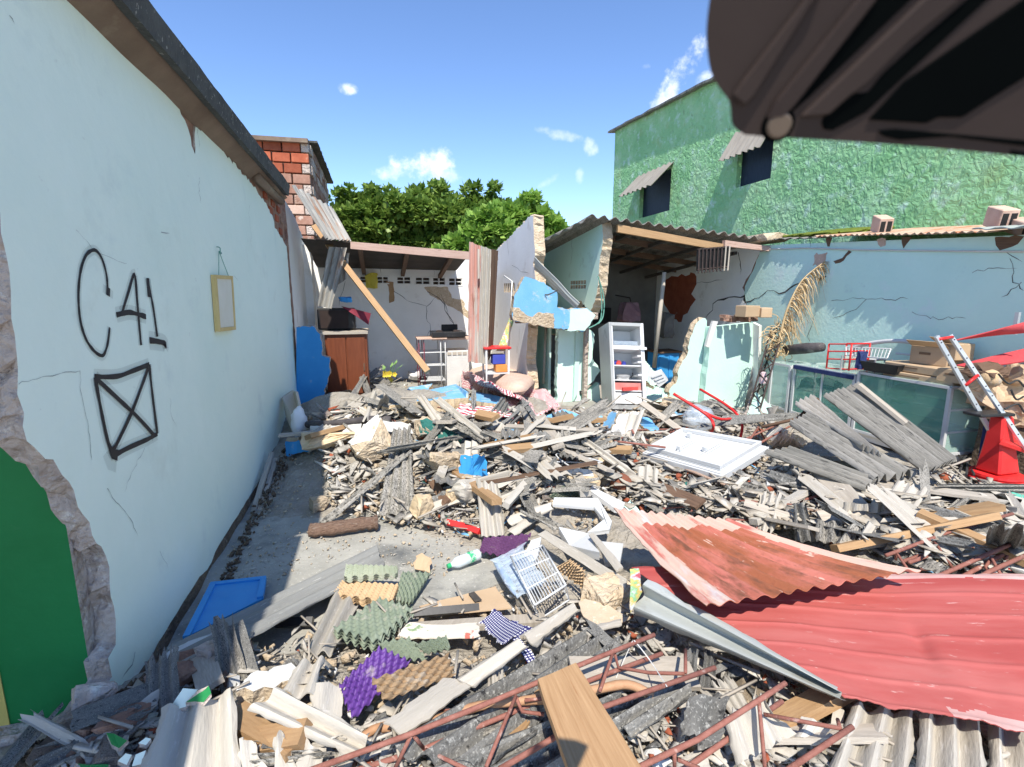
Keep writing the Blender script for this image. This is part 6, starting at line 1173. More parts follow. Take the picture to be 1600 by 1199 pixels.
for i, (x, y, s, m, pt_, rot, lab) in enumerate([
    (580,718,(.34,.30,.26),'mortar','white_plaster',(.3,-.35,.2),'large tan block with a white plastered top left of the mossy sheet'),
    (612,690,(.36,.22,.12),'white_plaster',None,(.2,.2,.1),'white plaster lump behind the large tan block'),
    (693,742,(.32,.22,.15),'mortar',None,(.2,.3,.4),'tan mortar slab tilted left of the blue slab'),
    (663,808,(.20,.18,.17),'tan_block',None,(.1,.2,.5),'brown block resting at the foot of the mossy sheet'),
    (500,796,(.13,.11,.10),'mortar',None,(0,0,.4),'lone tan lump on the floor at the shade edge'),
    (528,700,(.62,.2,.14),'tan_block',None,(0,.04,.0),'long tan block at the rear end of the clear floor'),
    (535,622,(.36,.25,.16),'tan_block',None,(0,.1,.1),'tan block under the white sheet by the blue stub'),
    (520,600,(.3,.2,.12),'mortar','white_plaster',(.1,.1,.2),'flat tan lump behind the crossed strips'),
    (665,690,(.16,.16,.22),'mortar','teal_paint',(1.2,.1,.2),'lump with a dark green painted face in the pile'),
    (700,705,(.2,.15,.15),'teal_paint',None,(.5,.1,.2),'dark green painted lump near the blue slab'),
    (676,680,(.2,.18,.14),'mortar',None,(.2,.1,.6),'tan lump above the dark green painted lumps'),
    (713,790,(.14,.1,.12),'tan_block',None,(.2,.1,.6),'small brown block under the long pale strip'),
    (735,782,(.3,.16,.12),'asbestos_pale',None,(.2,.3,.6),'grey white block left of the upright pale piece'),
    (1050,650,(.32,.24,.2),'mortar',None,(.2,.1,.6),'rough tan lump behind the clear water bag'),
    (1040,640,(.2,.16,.14),'tan_block',None,(.2,.3,.1),'tan lump at the foot of the diagonal mint slab'),
    (268,1078,(.16,.12,.08),'brick_dark',None,(0,.05,.5),'dark brick lump at the broken foot of the mint wall'),
    (195,1145,(.15,.1,.07),'brick_dark',None,(.1,.1,.1),'dark broken brick in the shaded corner by the green front'),
    (150,1110,(.12,.1,.1),'core',None,(.1,.3,.5),'grey lump of wall core against the green front'),
    (345,1050,(.15,.12,.13),'core',None,(.1,.1,.9),'pale flecked stone left of the white slab'),
    (372,1045,(.12,.10,.09),'brick_dark',None,(.1,.1,.3),'brown stone between two pale stones'),
    (310,1045,(.13,.08,.06),'brick_dark',None,(.1,.1,.3),'long dark stone under the end of the shaded sheet'),
    (300,1030,(.2,.1,.06),'white_plaster',None,(.1,.1,.3),'thin pale plaster flake beside the long dark stone')]):
    chunk('rubble_block', G(x,y,-.02), s, m, rot, 26, .5, pt_, label=lab, cat='rubble block')
for i, (c, m, lab) in enumerate([([(262,1112,.1),(286,1076,.16),(309,1078,.16),(290,1105,.12)],'mint','pale blue painted flake on the rubble at lower left'),([(290,1098,.14),(309,1080,.17),(326,1072,.18),(330,1084,.16),(318,1098,.14)],'green_gloss','green painted flake beside the pale blue one'),([(166,1146,.1),(178,1147,.12),(199,1158,.1),(186,1170,.08),(174,1164,.08)],'green_gloss','green painted flake alone in the dark corner'),([(184,1190,.1),(196,1178,.12),(206,1180,.12),(198,1196,.1)],'mint','left small pale chip at the bottom left'),([(206,1198,.1),(212,1180,.12),(228,1173,.13),(220,1195,.1)],'mint','right pale chip at the bottom left'),([(216,1162,.12),(228,1153,.13),(236,1155,.13),(228,1165,.12)],'mint','upper tiny pale chip at the bottom left'),([(115,1199,.05),(120,1194,.06),(170,1195,.06),(168,1205,.05)],'green_gloss','thin green chip at the very bottom left')]):
    plate(lab, (m,'core','core'), c, (0,0,-.015), 'paint_flake', 'paint flake', jag=.004, step=.03)
# ---- sheets and strips in the middle of the pile
for i, (lab, m, c, k) in enumerate([
    ('left leg of the two grey strips propped together on the heap','asbestos',[(534,637,.06),(573,577,.34),(579,579,.34),(545,640,.06)],dict(waves=1,amp=.02)),
    ('right leg of the two grey strips propped together on the heap','asbestos',[(560,586,.34),(582,652,.05),(592,646,.05),(569,583,.34)],dict(waves=1,amp=.02)),
    ('short grey strip behind the propped strips','asbestos',[(580,614,.16),(602,590,.26),(610,596,.26),(590,622,.14)],dict(waves=2,amp=.015)),
    ('small grey corrugated piece right of the propped strips','asbestos',[(592,622,.1),(612,602,.2),(624,608,.2),(606,628,.1)],dict(waves=2,amp=.015)),
    ('pale strip sloping down from the large blue slab','asbestos_pale',[(652,622,.22),(702,700,.1),(722,697,.1),(664,618,.24)],dict(waves=2,amp=.014)),
    ('long thin grey strip right of the pale sloping strip','asbestos_pale',[(675,625,.24),(760,692,.1),(766,684,.12),(690,622,.26)],dict(waves=1.5,amp=.012)),
    ('long grey moulding strip crossing the centre of the pile','asbestos',[(690,657,.18),(798,716,.08),(802,708,.1),(704,655,.2)],dict(waves=1.5,amp=.016,nu=16)),
    ('dark blade of sheet standing on end beside the blue slab','asbestos_dark',[(735,668,.03),(738,608,.26),(744,610,.26),(741,668,.03)],dict(waves=1,amp=.01)),
    ('dark corrugated scrap tilted below the foam mattress','asbestos_dark',[(752,662,.04),(784,622,.24),(796,632,.22),(782,664,.04)],dict(waves=3,amp=.018)),
    ('pale corrugated scrap lying under the dark tilted one','asbestos_pale',[(750,664,.04),(762,648,.12),(792,666,.1),(786,680,.03)],dict(waves=3,amp=.015)),
    ('pale corrugated end hanging above the bright blue slab','asbestos_pale',[(726,690,.2),(724,718,.14),(747,716,.14),(748,692,.2)],dict(waves=2,amp=.014)),
    ('grey corrugated strip sloping toward the fridge foot','asbestos',[(862,646,.1),(908,694,.06),(930,686,.08),(884,642,.14)],dict(waves=3,amp=.018)),
    ('grey strip beside the sloping one near the patterned cloth','asbestos_pale',[(905,640,.2),(934,690,.06),(938,686,.06),(912,640,.2)],dict(waves=1,amp=.01)),
    ('dark corrugated piece with a bitten lower edge','asbestos',[(875,674,.14),(885,726,.04),(911,710,.05),(905,669,.14)],dict(waves=3,amp=.018,rag=.04)),
    ('thin pale batten bridging over the dark corrugated piece','asbestos_pale',[(837,667,.14),(900,673,.16),(900,668,.17),(837,662,.15)],dict(waves=0,amp=0)),
    ('pale triangular splinter left of the bitten piece','asbestos_pale',[(862,700,.06),(872,674,.18),(878,678,.18),(874,706,.04)],dict(waves=0,amp=0)),
    ('long pale strip sloping down to the coconut','asbestos_pale',[(907,690,.1),(1010,766,.04),(1012,752,.08),(915,684,.14)],dict(waves=1.5,amp=.012,nu=16,rag=.03)),
    ('narrow dark strip standing in the centre of the pile','asbestos_dark',[(803,747,.03),(802,702,.18),(812,699,.18),(812,745,.03)],dict(waves=1,amp=.012)),
    ('dark strip sloping right of the standing one','asbestos_dark',[(812,732,.1),(846,760,.05),(856,756,.05),(818,722,.12)],dict(waves=2,amp=.014)),
    ('dark bent strip above the white topped slab','asbestos_dark',[(844,742,.06),(866,715,.14),(872,718,.14),(852,748,.05)],dict(waves=1,amp=.012)),
    ('grey scrap corrugated across the middle shards','asbestos',[(812,700,.1),(836,690,.12),(856,712,.08),(836,722,.05)],dict(waves=4,amp=.016)),
    ('grey corrugated scrap below the thin pale batten','asbestos_dark',[(835,680,.12),(872,706,.06),(880,700,.08),(850,674,.14)],dict(waves=2,amp=.016)),
    ('pale sheet strip pointing right above the plum tray','asbestos_pale',[(776,778,.08),(838,752,.1),(840,760,.09),(792,790,.06)],dict(waves=1.5,amp=.01)),
    ('pale curved sheet piece with a torn brown end','asbestos_pale',[(790,808,.06),(862,785,.1),(866,796,.1),(800,822,.05)],dict(waves=1,amp=.012)),
    ('pale flat scrap under the torn curved piece','asbestos_pale',[(790,832,.04),(828,806,.07),(836,812,.06),(806,838,.03)],dict(waves=1,amp=.006)),
    ('dark leaning strip at the left end of the heap','wood_dark',[(452,587,.34),(497,614,.2),(500,610,.2),(456,584,.34)],dict(waves=0,amp=0)),
    ('grey strip lying behind the dark blade','asbestos',[(748,690,.08),(772,700,.06),(774,694,.08),(752,684,.1)],dict(waves=1,amp=.01)),
    ('small pale scrap above the tilted mortar slab','asbestos_pale',[(640,712,.12),(672,700,.14),(676,706,.12),(646,720,.1)],dict(waves=1,amp=.01)),
    ('wavy dark end poking out left of the brown block','asbestos_dark',[(668,778,.1),(680,790,.04),(712,776,.05),(706,764,.1)],dict(waves=2,amp=.02)),
    ('dark batten slanting across the pile above the blue slab','wood_grey',[(642,732,.14),(704,700,.2),(706,696,.2),(646,726,.15)],dict(waves=0,amp=0)),
    # left foreground
    ('big pale corrugated sheet entering at the bottom left','asbestos_pale',[(256,1110,.12),(205,1235,.12),(378,1235,.12),(367,1080,.12)],dict(waves=2.4,amp=.022,nu=14)),
    ('pale broken sheet lying diagonally at the bottom left','asbestos_pale',[(392,1112,.15),(560,1188,.12),(577,1152,.14),(430,1075,.17)],dict(waves=1.4,amp=.02,nu=14)),
    ('pale corrugated strip rising left of the green egg trays','asbestos_pale',[(478,1018,.06),(524,922,.08),(560,946,.06),(520,1022,.05)],dict(waves=2,amp=.016)),
    ('pale wavy sheet end left of the purple tray','asbestos_pale',[(440,1080,.1),(470,1035,.14),(508,1030,.14),(490,1095,.1)],dict(waves=1.5,amp=.02)),
    ('pale square scrap beside the purple tray','asbestos_pale',[(482,1110,.1),(492,1066,.12),(538,1072,.1),(532,1130,.08)],dict(waves=1,amp=.008)),
    ('grey scrap in the left bottom corner shards','asbestos',[(372,1180,.1),(500,1172,.12),(520,1180,.12),(400,1200,.1)],dict(waves=2,amp=.012)),
    ('tall pale shard at the bottom left, left one','asbestos_pale',[(372,1205,.1),(372,1162,.14),(398,1155,.14),(410,1205,.1)],dict(waves=1,amp=.01,rag=.03)),
    ('tall pale shard at the bottom left, right one','asbestos_pale',[(424,1205,.1),(430,1150,.15),(444,1146,.15),(468,1205,.1)],dict(waves=1,amp=.01,rag=.03)),
    ('narrow pale shard below the diagonal broken sheet','asbestos_pale',[(470,1200,.1),(478,1160,.13),(510,1170,.12),(500,1205,.1)],dict(waves=1,amp=.01,rag=.03)),
    # centre foreground
    ('big dark lichened sheet under the trusses','asbestos_dark',[(600,1172,.12),(916,986,.1),(986,1012,.1),(770,1205,.12)],dict(waves=3.2,amp=.028,nu=18,rag=.03)),
    ('second dark lichened sheet below the plank','asbestos_dark',[(640,1215,.08),(960,1085,.08),(1030,1110,.08),(860,1240,.08)],dict(waves=3,amp=.028,nu=14,rag=.03)),
    ('pale flat sheet right of the brown egg tray','asbestos_pale',[(600,1130,.13),(694,1058,.14),(734,1074,.14),(630,1150,.12)],dict(waves=.5,amp=.006,nu=12)),
    ('long pale sheet strip below the checked cloth','asbestos_pale',[(714,1062,.15),(806,1000,.14),(826,1010,.14),(740,1074,.14)],dict(waves=1,amp=.012)),
    ('pale curved sheet strip right of the checked cloth','asbestos_pale',[(816,992,.12),(894,944,.13),(906,952,.13),(836,1008,.12)],dict(waves=1,amp=.014)),
    ('tan crumbling sheet left of the folded galvanised edge','tan_sheet',[(905,955,.08),(918,938,.1),(984,960,.08),(940,990,.06)],dict(waves=.5,amp=.006,rag=.04)),
    ('pale strip along the edge of the dark lichened sheet','asbestos_pale',[(908,982,.11),(968,968,.11),(972,976,.11),(918,994,.11)],dict(waves=.5,amp=.006)),
    ('dark lichened scrap right of the plank','asbestos_dark',[(1060,1150,.12),(1078,1090,.18),(1145,1085,.16),(1120,1160,.12)],dict(waves=1,amp=.02,rag=.04)),
    ('dark sheet strip below the truss ends','asbestos_dark',[(950,1130,.1),(1060,1062,.12),(1090,1080,.12),(990,1150,.1)],dict(waves=2,amp=.02,rag=.03)),
    ('pale corrugated sheet at the bottom right edge, left of three','asbestos_pale',[(1290,1215,.08),(1330,1105,.12),(1430,1110,.12),(1420,1215,.08)],dict(waves=2.5,amp=.025)),
    ('pale corrugated sheet at the bottom right edge, middle of three','asbestos_pale',[(1430,1215,.10),(1440,1112,.14),(1530,1120,.14),(1540,1215,.1)],dict(waves=2.5,amp=.025)),
    ('pale corrugated sheet at the bottom right corner','asbestos_pale',[(1545,1215,.08),(1545,1130,.12),(1640,1140,.12),(1660,1215,.08)],dict(waves=2.5,amp=.025)),
    ('pale sheet fragment between the two foreground trusses','asbestos_pale',[(1150,1199,.1),(1130,1120,.16),(1200,1088,.18),(1240,1150,.12)],dict(waves=2,amp=.02,rag=.05)),
    ('small pale fragment below the right truss end','asbestos_pale',[(1240,1150,.1),(1262,1120,.13),(1300,1135,.12),(1280,1165,.1)],dict(waves=1,amp=.015,rag=.03)),
    # right middle
    ('long grey sheet lying level at the right edge','asbestos',[(1448,772,.12),(1610,776,.12),(1610,756,.2),(1470,757,.18)],dict(waves=3,amp=.018)),
    ('pale flat strip below the big leaning sheet','asbestos_pale',[(1360,785,.1),(1470,780,.12),(1470,776,.13),(1362,780,.11)],dict(waves=0,amp=0)),
    ('pale wavy sheet right of the pale flat strip','asbestos_pale',[(1450,785,.08),(1508,790,.09),(1506,783,.12),(1448,780,.1)],dict(waves=2,amp=.02)),
    ('two ribbed pale strip at the right edge','asbestos_pale',[(1500,792,.1),(1575,794,.1),(1575,783,.14),(1505,782,.13)],dict(waves=1.5,amp=.015)),
    ('dark mossy sheet standing left of the cream ends','asbestos_dark',[(1242,846,.03),(1238,788,.2),(1260,790,.2),(1274,846,.03)],dict(waves=2,amp=.025)),
    ('grey corrugated end right of the dark mossy one','asbestos',[(1276,848,.05),(1275,815,.14),(1318,815,.14),(1312,850,.05)],dict(waves=2,amp=.022)),
    ('cream rippled sheet end on the right heap','asbestos_pale',[(1317,800,.1),(1318,786,.16),(1384,788,.16),(1382,800,.12)],dict(waves=4,amp=.018)),
    ('cream strip leaning before the rippled end','asbestos_pale',[(1332,856,.06),(1356,816,.16),(1372,822,.16),(1350,858,.06)],dict(waves=1,amp=.02)),
    ('grey strip left of the cream leaning strip','asbestos',[(1306,850,.06),(1330,820,.14),(1346,824,.14),(1328,856,.06)],dict(waves=1,amp=.02)),
    ('pale long batten in the right heap','asbestos_pale',[(1376,816,.12),(1520,812,.13),(1520,808,.14),(1378,810,.13)],dict(waves=0,amp=0)),
    ('white shard cluster piece, left, above the rusty sheet','asbestos_pale',[(1384,858,.06),(1392,825,.14),(1428,836,.12),(1424,866,.05)],dict(waves=1,amp=.012,rag=.04)),
    ('white shard cluster piece, right, above the rusty sheet','asbestos_pale',[(1424,868,.06),(1436,828,.14),(1476,842,.12),(1464,864,.06)],dict(waves=1,amp=.012,rag=.04)),
    ('grey flat scrap just above the red sheet','asbestos',[(1434,886,.06),(1450,874,.1),(1484,886,.1),(1470,900,.06)],dict(waves=1,amp=.01)),
    ('dark stained strip right of the fridge door','asbestos_dark',[(1190,742,.1),(1260,768,.06),(1275,760,.08),(1215,735,.12)],dict(waves=2,amp=.016)),
    ('grey sheet slipping under the fridge door','asbestos',[(1130,760,.1),(1180,780,.05),(1205,768,.08),(1150,745,.14)],dict(waves=3,amp=.018)),
    ]):
    k.setdefault('rag', .02); 
    if k['amp'] == 0: k.setdefault('nv', 2)
    sheet(lab, m, c, name='sheet_fragment', cat='sheet fragment', **k)
stick('teal green bar cut off by the right edge of the view', [(1568,772,.12),(1620,786,.12)], .03, 'teal_plastic', 'teal_bar', 'bar', 4)
# left end of the heap
plate('rounded beige board leaning on the mint wall at the heap', ('beige_board',)*3, [(458,680,.0),(446,650,.14),(441,622,.3),(450,610,.36),(462,614,.34),(468,640,.2),(472,680,.0)], (.02,.03,0), 'rounded_board', 'board', jag=.001, step=.2)
lumpy('white_sack', G(468,682,.0), (.16,.14,.32), 'white_cloth', 'white plastic sack slumped beside the rounded beige board', 'sack', 3, .25)
tube('rolled_edge', smooth_path([G(480,664,.1),G(530,662,.1),G(575,656,.12),G(610,656,.12)],4), .035, 'dark_roll', 8, label='dark rubber edge roll lying across the rear of the clear floor', cat='roll')
plate('pale flat panel under the dark rubber roll', ('white_plaster',)*3, [(484,690,.0),(484,668,.12),(565,664,.12),(560,688,.02)], (0,.05,0), 'pale_panel', 'panel', jag=.003)
plate('white sheet of board on top of the left heap', ('white_plaster',)*3, [(490,612,.1),(496,600,.14),(560,590,.18),(566,598,.14)], (0,0,-.02), 'white_board', 'board', jag=.003)
lumpy('white_basin', G(502,628,.1), (.34,.3,.07), 'white_paint', 'white chipped basin on the left heap by the dark leaning strip', 'basin', 3, .15)
plate('red painted scrap behind the white basin', ('red_plastic',)*3, [(458,612,.28),(462,604,.32),(474,606,.3),(470,614,.26)], (0,.02,0), 'red_scrap', 'scrap', jag=.003)
for i, (c, lab) in enumerate([([(530,680,.04),(545,668,.1),(572,672,.08),(560,684,.04)],'left crumpled white cloth before the pale panel'),([(560,680,.06),(575,664,.14),(600,672,.1),(585,690,.04)],'right crumpled white cloth near the large tan block')]): quad('cloth', gq(c), 'white_cloth', th=.006, nu=10, nv=8, wob=.08, rag=.02, label=lab, cat='cloth')
# ---- framed certificate on the left wall
fr = [on_left(337,430,.035),on_left(364,432,.035),on_left(369,516,.035),on_left(343.5,519,.035)]
t = thing('picture_frame', V((XW+.02,fr[0].y,fr[3].z)), 'gold framed certificate hanging by a wire on the mint wall', 'picture frame')
ctr = sum(fr,V())/4
def ins(p, k): return ctr+(p-ctr)*k
slab('backing', [p-V((.012,0,0)) for p in fr], (-.02,0,0), ('gold_frame',)*3, jag=0, step=2, parent=t)
for a, b in ((0,1),(1,2),(2,3),(3,0)): slab('moulding', [fr[a],fr[b],ins(fr[b],.87),ins(fr[a],.87)], (-.012,0,0), ('gold_frame',)*3, jag=0, step=2, parent=t)
pp = slab('certificate', [ins(p,.868)-V((.006,0,0)) for p in fr], (-.004,0,0), ('paper',)*3, jag=0, step=2, parent=t)
def fpt(u, v): return (fr[3]*(1-u)+fr[2]*u)*(1-v)+(fr[0]*(1-u)+fr[1]*u)*v
dl = []
for k, (v, w) in enumerate([(.80,.14),(.76,.1),(.70,.34),(.63,.26),(.55,.34),(.51,.36),(.47,.3),(.43,.35),(.36,.2),(.27,.16)]):
    dl.append(ribbon_data([fpt(.5-w/2,v),fpt(.5+w/2,v)], .010, -.0045, V((1,0,0))))
vs, fs = join(*dl); mk('print', vs, fs, 'print_grey', parent=pp)
hk = on_left(342,393,.015)
tube('wire', [fpt(.25,1)-V((.01,0,0)),hk,fpt(.8,1)-V((.01,0,0))], .0025, 'cable_green', 4, t)
tube('hook', smooth_path([hk+V((-.012,0,.03)),hk+V((.012,-.01,.02)),hk+V((.012,-.02,-.02)),hk+V((.012,.015,-.012)),hk],4), .0035, 'cable_green', 5, t)
# ================================================================== DARK CASING AT THE TOP RIGHT, HELD CLOSE ABOVE THE VIEWER
CN = (EYE-(EYE+UP*.35+FW*.34+RT*.1)).normalized()*1.0
CN = (-FW*.8-UP*.55-RT*.12).normalized(); C0 = EYE+ray(1300,220)*.20
def CP(x, y): r = ray(x, y); return EYE+r*((C0-EYE).dot(CN)/r.dot(CN))
cs = [(1118,-60),(1106,20),(1104,62),(1110,110),(1124,138),(1140,160),(1143,190),(1150,202),(1160,208),(1185,213),(1400,227),(1640,249),(1700,252),(1700,-60)]
back = UP*.08+FW*.06+RT*.07
t = thing('dark_casing', CP(1400,60)+back*.5, 'black ribbed plastic housing with a screw jutting into the top right corner', 'housing')
prism('shell', [q for q in smooth_path([CP(*q) for q in cs],3)], back, 'casing', t)
fn = (CP(1200,100)-CP(1300,100)).cross(CP(1200,0)-CP(1200,100)).normalized(); fn = fn if fn.dot(FW) < 0 else -fn
def rib(name, q, m, h): return bevel(prism(name, [CP(*a)+fn*h for a in q], -fn*(h+.002), m, t), min(.0008, abs(h)*.4))
zk = zf(1000,0,.375)
rib('ridge', [zk(380,400),zk(420,340),zk(650,40),zk(720,-60),zk(770,-60),zk(700,30),zk(470,400),zk(430,440)], 'casing', .003)
rib('ridge', [zk(520,500),zk(560,420),zk(930,-40),zk(1010,-40),zk(640,440),zk(590,490)], 'casing', .0024)
rib('groove_shade', [zk(545,480),zk(560,430),zk(900,0),zk(1000,-50),zk(1180,-50),zk(700,410),zk(620,480)], 'recess_shade', .0007)  # raised plate, the groove's shade is in its dark colour
rib('ridge', [zk(660,490),zk(960,200),zk(1190,-20),zk(1330,-60),zk(1400,-60),zk(1120,170),zk(940,350),zk(870,400),zk(780,480)], 'casing', .002)
rib('groove_shade', [zk(755,510),zk(790,440),zk(870,395),zk(950,385),zk(1010,310),zk(1130,200),zk(1420,-50),zk(1500,-50),zk(1090,330),zk(940,470),zk(800,545),zk(765,540)], 'recess_shade', .0007)
rib('groove_shade', [zk(950,500),zk(1100,340),zk(1620,-20),zk(1800,-20),zk(1800,200),zk(1480,400),zk(1340,490),zk(1240,490),zk(1190,515)], 'recess_shade', .0009)
rib('groove_shade', [zk(990,545),zk(1060,538),zk(1640,590),zk(1760,600),zk(1760,630),zk(1560,605),zk(1290,570),zk(1080,585),zk(1010,568)], 'recess_shade', .0007)
sc_ = CP(*zk(575,522))
vs, fs = lathe_data(sc_-fn*.0004, fn, [(0,.0046),(.002,.0046),(.0026,.0038)], 20); scr = mk('screw', vs, fs, 'screw_metal', parent=t)
vs, fs = lathe_data(sc_-fn*.0005, fn, [(0,.0062),(.0014,.006)], 20); mk('screw_seat', vs, fs, 'recess_shade', parent=t)
vs, fs = lathe_data(sc_+fn*.0022, fn, [(0,.0018),(.0006,.0018)], 6); mk('screw_socket', vs, fs, 'recess_shade', parent=scr)
rib('groove_shade', [zk(1535,635),zk(1550,628),zk(1640,640),zk(1640,655),zk(1560,650)], 'recess_shade', .0007)
# ================================================================== LOOSE RUBBLE
BA = np.array(BUMPS)
def base_np(x, y):
    s = np.zeros_like(x)
    for bx, by, bz, r in BA:
        d = ((x-bx)**2+(y-by)**2)/(2*r*r); s += np.where(d < 9, (bz*np.exp(-d))**3, 0)
    return np.cbrt(s)
def G_np(px, py):
    d = np.outer(np.ones_like(px), FW)+np.outer((px-800)/FPX, RT)+np.outer((600-py)/FPX, UP); z = np.zeros_like(px)
    for _ in range(30):
        t = (z-EYE.z)/d[:,2]; x, y = d[:,0]*t, d[:,1]*t; z = z+.5*(base_np(x,y)-z)
    t = (z-EYE.z)/d[:,2]; return np.stack([d[:,0]*t, d[:,1]*t, base_np(d[:,0]*t, d[:,1]*t)], 1)
R_ = np.random.default_rng(11)
def in_poly(px, py, poly):
    ins_ = np.zeros(len(px), bool); n = len(poly)
    for i in range(n):
        (x1,y1),(x2,y2) = poly[i], poly[(i+1)%n]
        c = ((y1 > py) != (y2 > py)) & (px < (x2-x1)*(py-y1)/(y2-y1+1e-9)+x1); ins_ ^= c
    return ins_
def sample_px(poly, n, keep_out=()):
    out = []; xs = [p[0] for p in poly]; ys = [p[1] for p in poly]
    while sum(len(o) for o in out) < n:
        px = R_.uniform(min(xs), max(xs), n*2); py = R_.uniform(min(ys), max(ys), n*2); k = in_poly(px, py, poly)
        for q in keep_out: k &= ~in_poly(px, py, q)
        out.append(np.stack([px[k],py[k]],1))
    return np.concatenate(out)[:n]
FLOOR_PX = [(300,960),(345,880),(440,720),(500,716),(520,770),(488,815),(480,840),(590,836),(640,800),(745,845),(748,870),(690,905),(640,885),(560,862),(440,905)]
TRAY_PX = [(505,985),(520,880),(680,880),(680,960),(770,915),(770,870),(830,835),(900,870),(925,920),(850,990),(720,1075),(560,1130),(520,1080)]
RED_PX = [(975,885),(960,800),(1160,812),(1440,885),(1610,905),(1610,1150),(1340,1110)]
DOOR_PX = [(1003,700),(1064,672),(1205,695),(1128,748)]
KEEP = [DOOR_PX, TRAY_PX, [(592,638),(600,600),(710,592),(800,612),(800,640),(735,648)], [(716,620),(720,572),(835,572),(890,640),(850,662),(800,640)], [(896,660),(925,636),(1032,640),(1034,680),(950,684)], [(584,812),(608,664),(650,662),(655,806)], [(740,848),(742,748),(795,750),(797,840)],
        [(866,758),(868,726),(942,732),(942,758)], [(712,750),(716,708),(766,708),(768,750)], [(950,775),(950,738),(1000,738),(1072,768),(1068,778)], [(1185,705),(1235,625),(1345,595),(1500,715),(1440,750),(1350,775)], [(692,838),(697,812),(755,822),(755,842)], [(860,792),(862,772),(940,772),(962,835),(915,840)], [(548,735),(552,690),(612,690),(612,735)], [(440,720),(440,600),(486,604),(488,718)], [(840,840),(850,822),(985,905),(985,935)], [(478,832),(482,808),(598,804),(598,840)], [(250,1199),(255,1095),(370,1070),(380,1199)], [(385,1130),(432,1068),(582,1150),(566,1192)], [(360,1140),(366,1080),(395,1048),(475,1036),(475,1060),(432,1080),(420,1140)], [(836,1062),(902,1030),(1012,1199),(890,1199)]]
HEAP = [(455,700),(455,600),(600,585),(720,600),(880,640),(1030,630),(1200,655),(1320,740),(1480,740),(1640,770),(1640,900),(1440,885),(1160,812),(960,795),(900,860),(880,780),(745,842),(590,815),(520,800),(500,716)]
LM = [('the coconut',968,756),('the white fridge door',1103,705),('the fridge foot',985,640),('the foam mattress',785,592),('the white topped slab',903,740),('the bright blue slab',740,730),('the upright pale corrugated piece',768,800),('the standing mossy sheet',618,740),('the split log',535,825),('the red bar',725,822),('the tan egg tray on the slates',1035,757),('the tip of the rusty sheet',965,805),('the large leaning sheet',1400,690),('the cream rippled sheet end',1350,793),('the red pedestal',1550,742),('the white plastic trim',930,800),('the brown egg tray',645,1060),('the purple egg tray',580,1070),('the fresh plank',920,1120),('the diagonal broken sheet',490,1130),('the big pale sheet at lower left',300,1150),('the white slab at lower left',420,1060),('the propped grey strips',570,612),('the blue wall stub',490,585),('the white basin',502,624),('the clear water bag',1092,662),('the lattice column foot',1176,650),('the tilted white block',978,660),('the end of the patterned cloth',870,640),('the long moulding strip',745,690),('the large tan block',580,715),('the right truss end',1227,1070),('the dark mossy standing sheet',1258,815),('the folded galvanised edge',1100,1020),('the wire basket',840,905),('the bitten dark sheet',893,695),('the dark green tray',885,770),('the blade of sheet',739,640)]
USED = {}
def place_words(p):
    d = V(p)-EYE; w = d.dot(FW); px, py = 800+FPX*d.dot(RT)/w, 600-FPX*d.dot(UP)/w
    n, x, y = min(LM, key=lambda q: math.hypot(q[1]-px, q[2]-py)); dx, dy = px-x, py-y; r = math.hypot(dx, dy)
    near = 'right at' if r < 14 else ('just ' if r < 40 else 'further ')+(('left of' if dx < 0 else 'right of') if abs(dx) > abs(dy) else ('behind' if dy < 0 else 'in front of'))
    return near+' '+n
ZONES = {
 'corner': ([(20,1199),(110,1150),(200,1085),(290,1050),(290,1062),(250,1110),(230,1199)], 'in the dark corner by the green front', 7),
 'centre': ([(570,625),(680,625),(800,660),(930,660),(980,740),(880,780),(760,790),(640,780),(590,700)], 'in the middle of the pile', 74),
 'slates': ([(940,760),(1010,755),(1200,800),(1290,840),(1200,835),(1000,800)], 'on the slates', 42),
 'right': ([(1290,790),(1480,770),(1620,790),(1620,900),(1450,890),(1300,850)], 'on the right heap behind the red sheet', 40),
 'left': ([(270,1120),(330,1050),(430,1040),(520,1100),(560,1199),(250,1199)], 'in the left foreground by the big pale sheet', 20),
 'front': ([(640,1199),(760,1090),(960,1030),(1130,1080),(1320,1120),(1330,1199)], 'under the foreground trusses', 34),
 'fridge': ([(880,650),(960,640),(1050,645),(1150,650),(1050,670),(960,690)], 'at the foot of the fridge', 22),
 'rear': ([(460,640),(520,600),(600,600),(640,640),(540,690),(470,690)], 'on the rear heap before the blue stub', 14)}
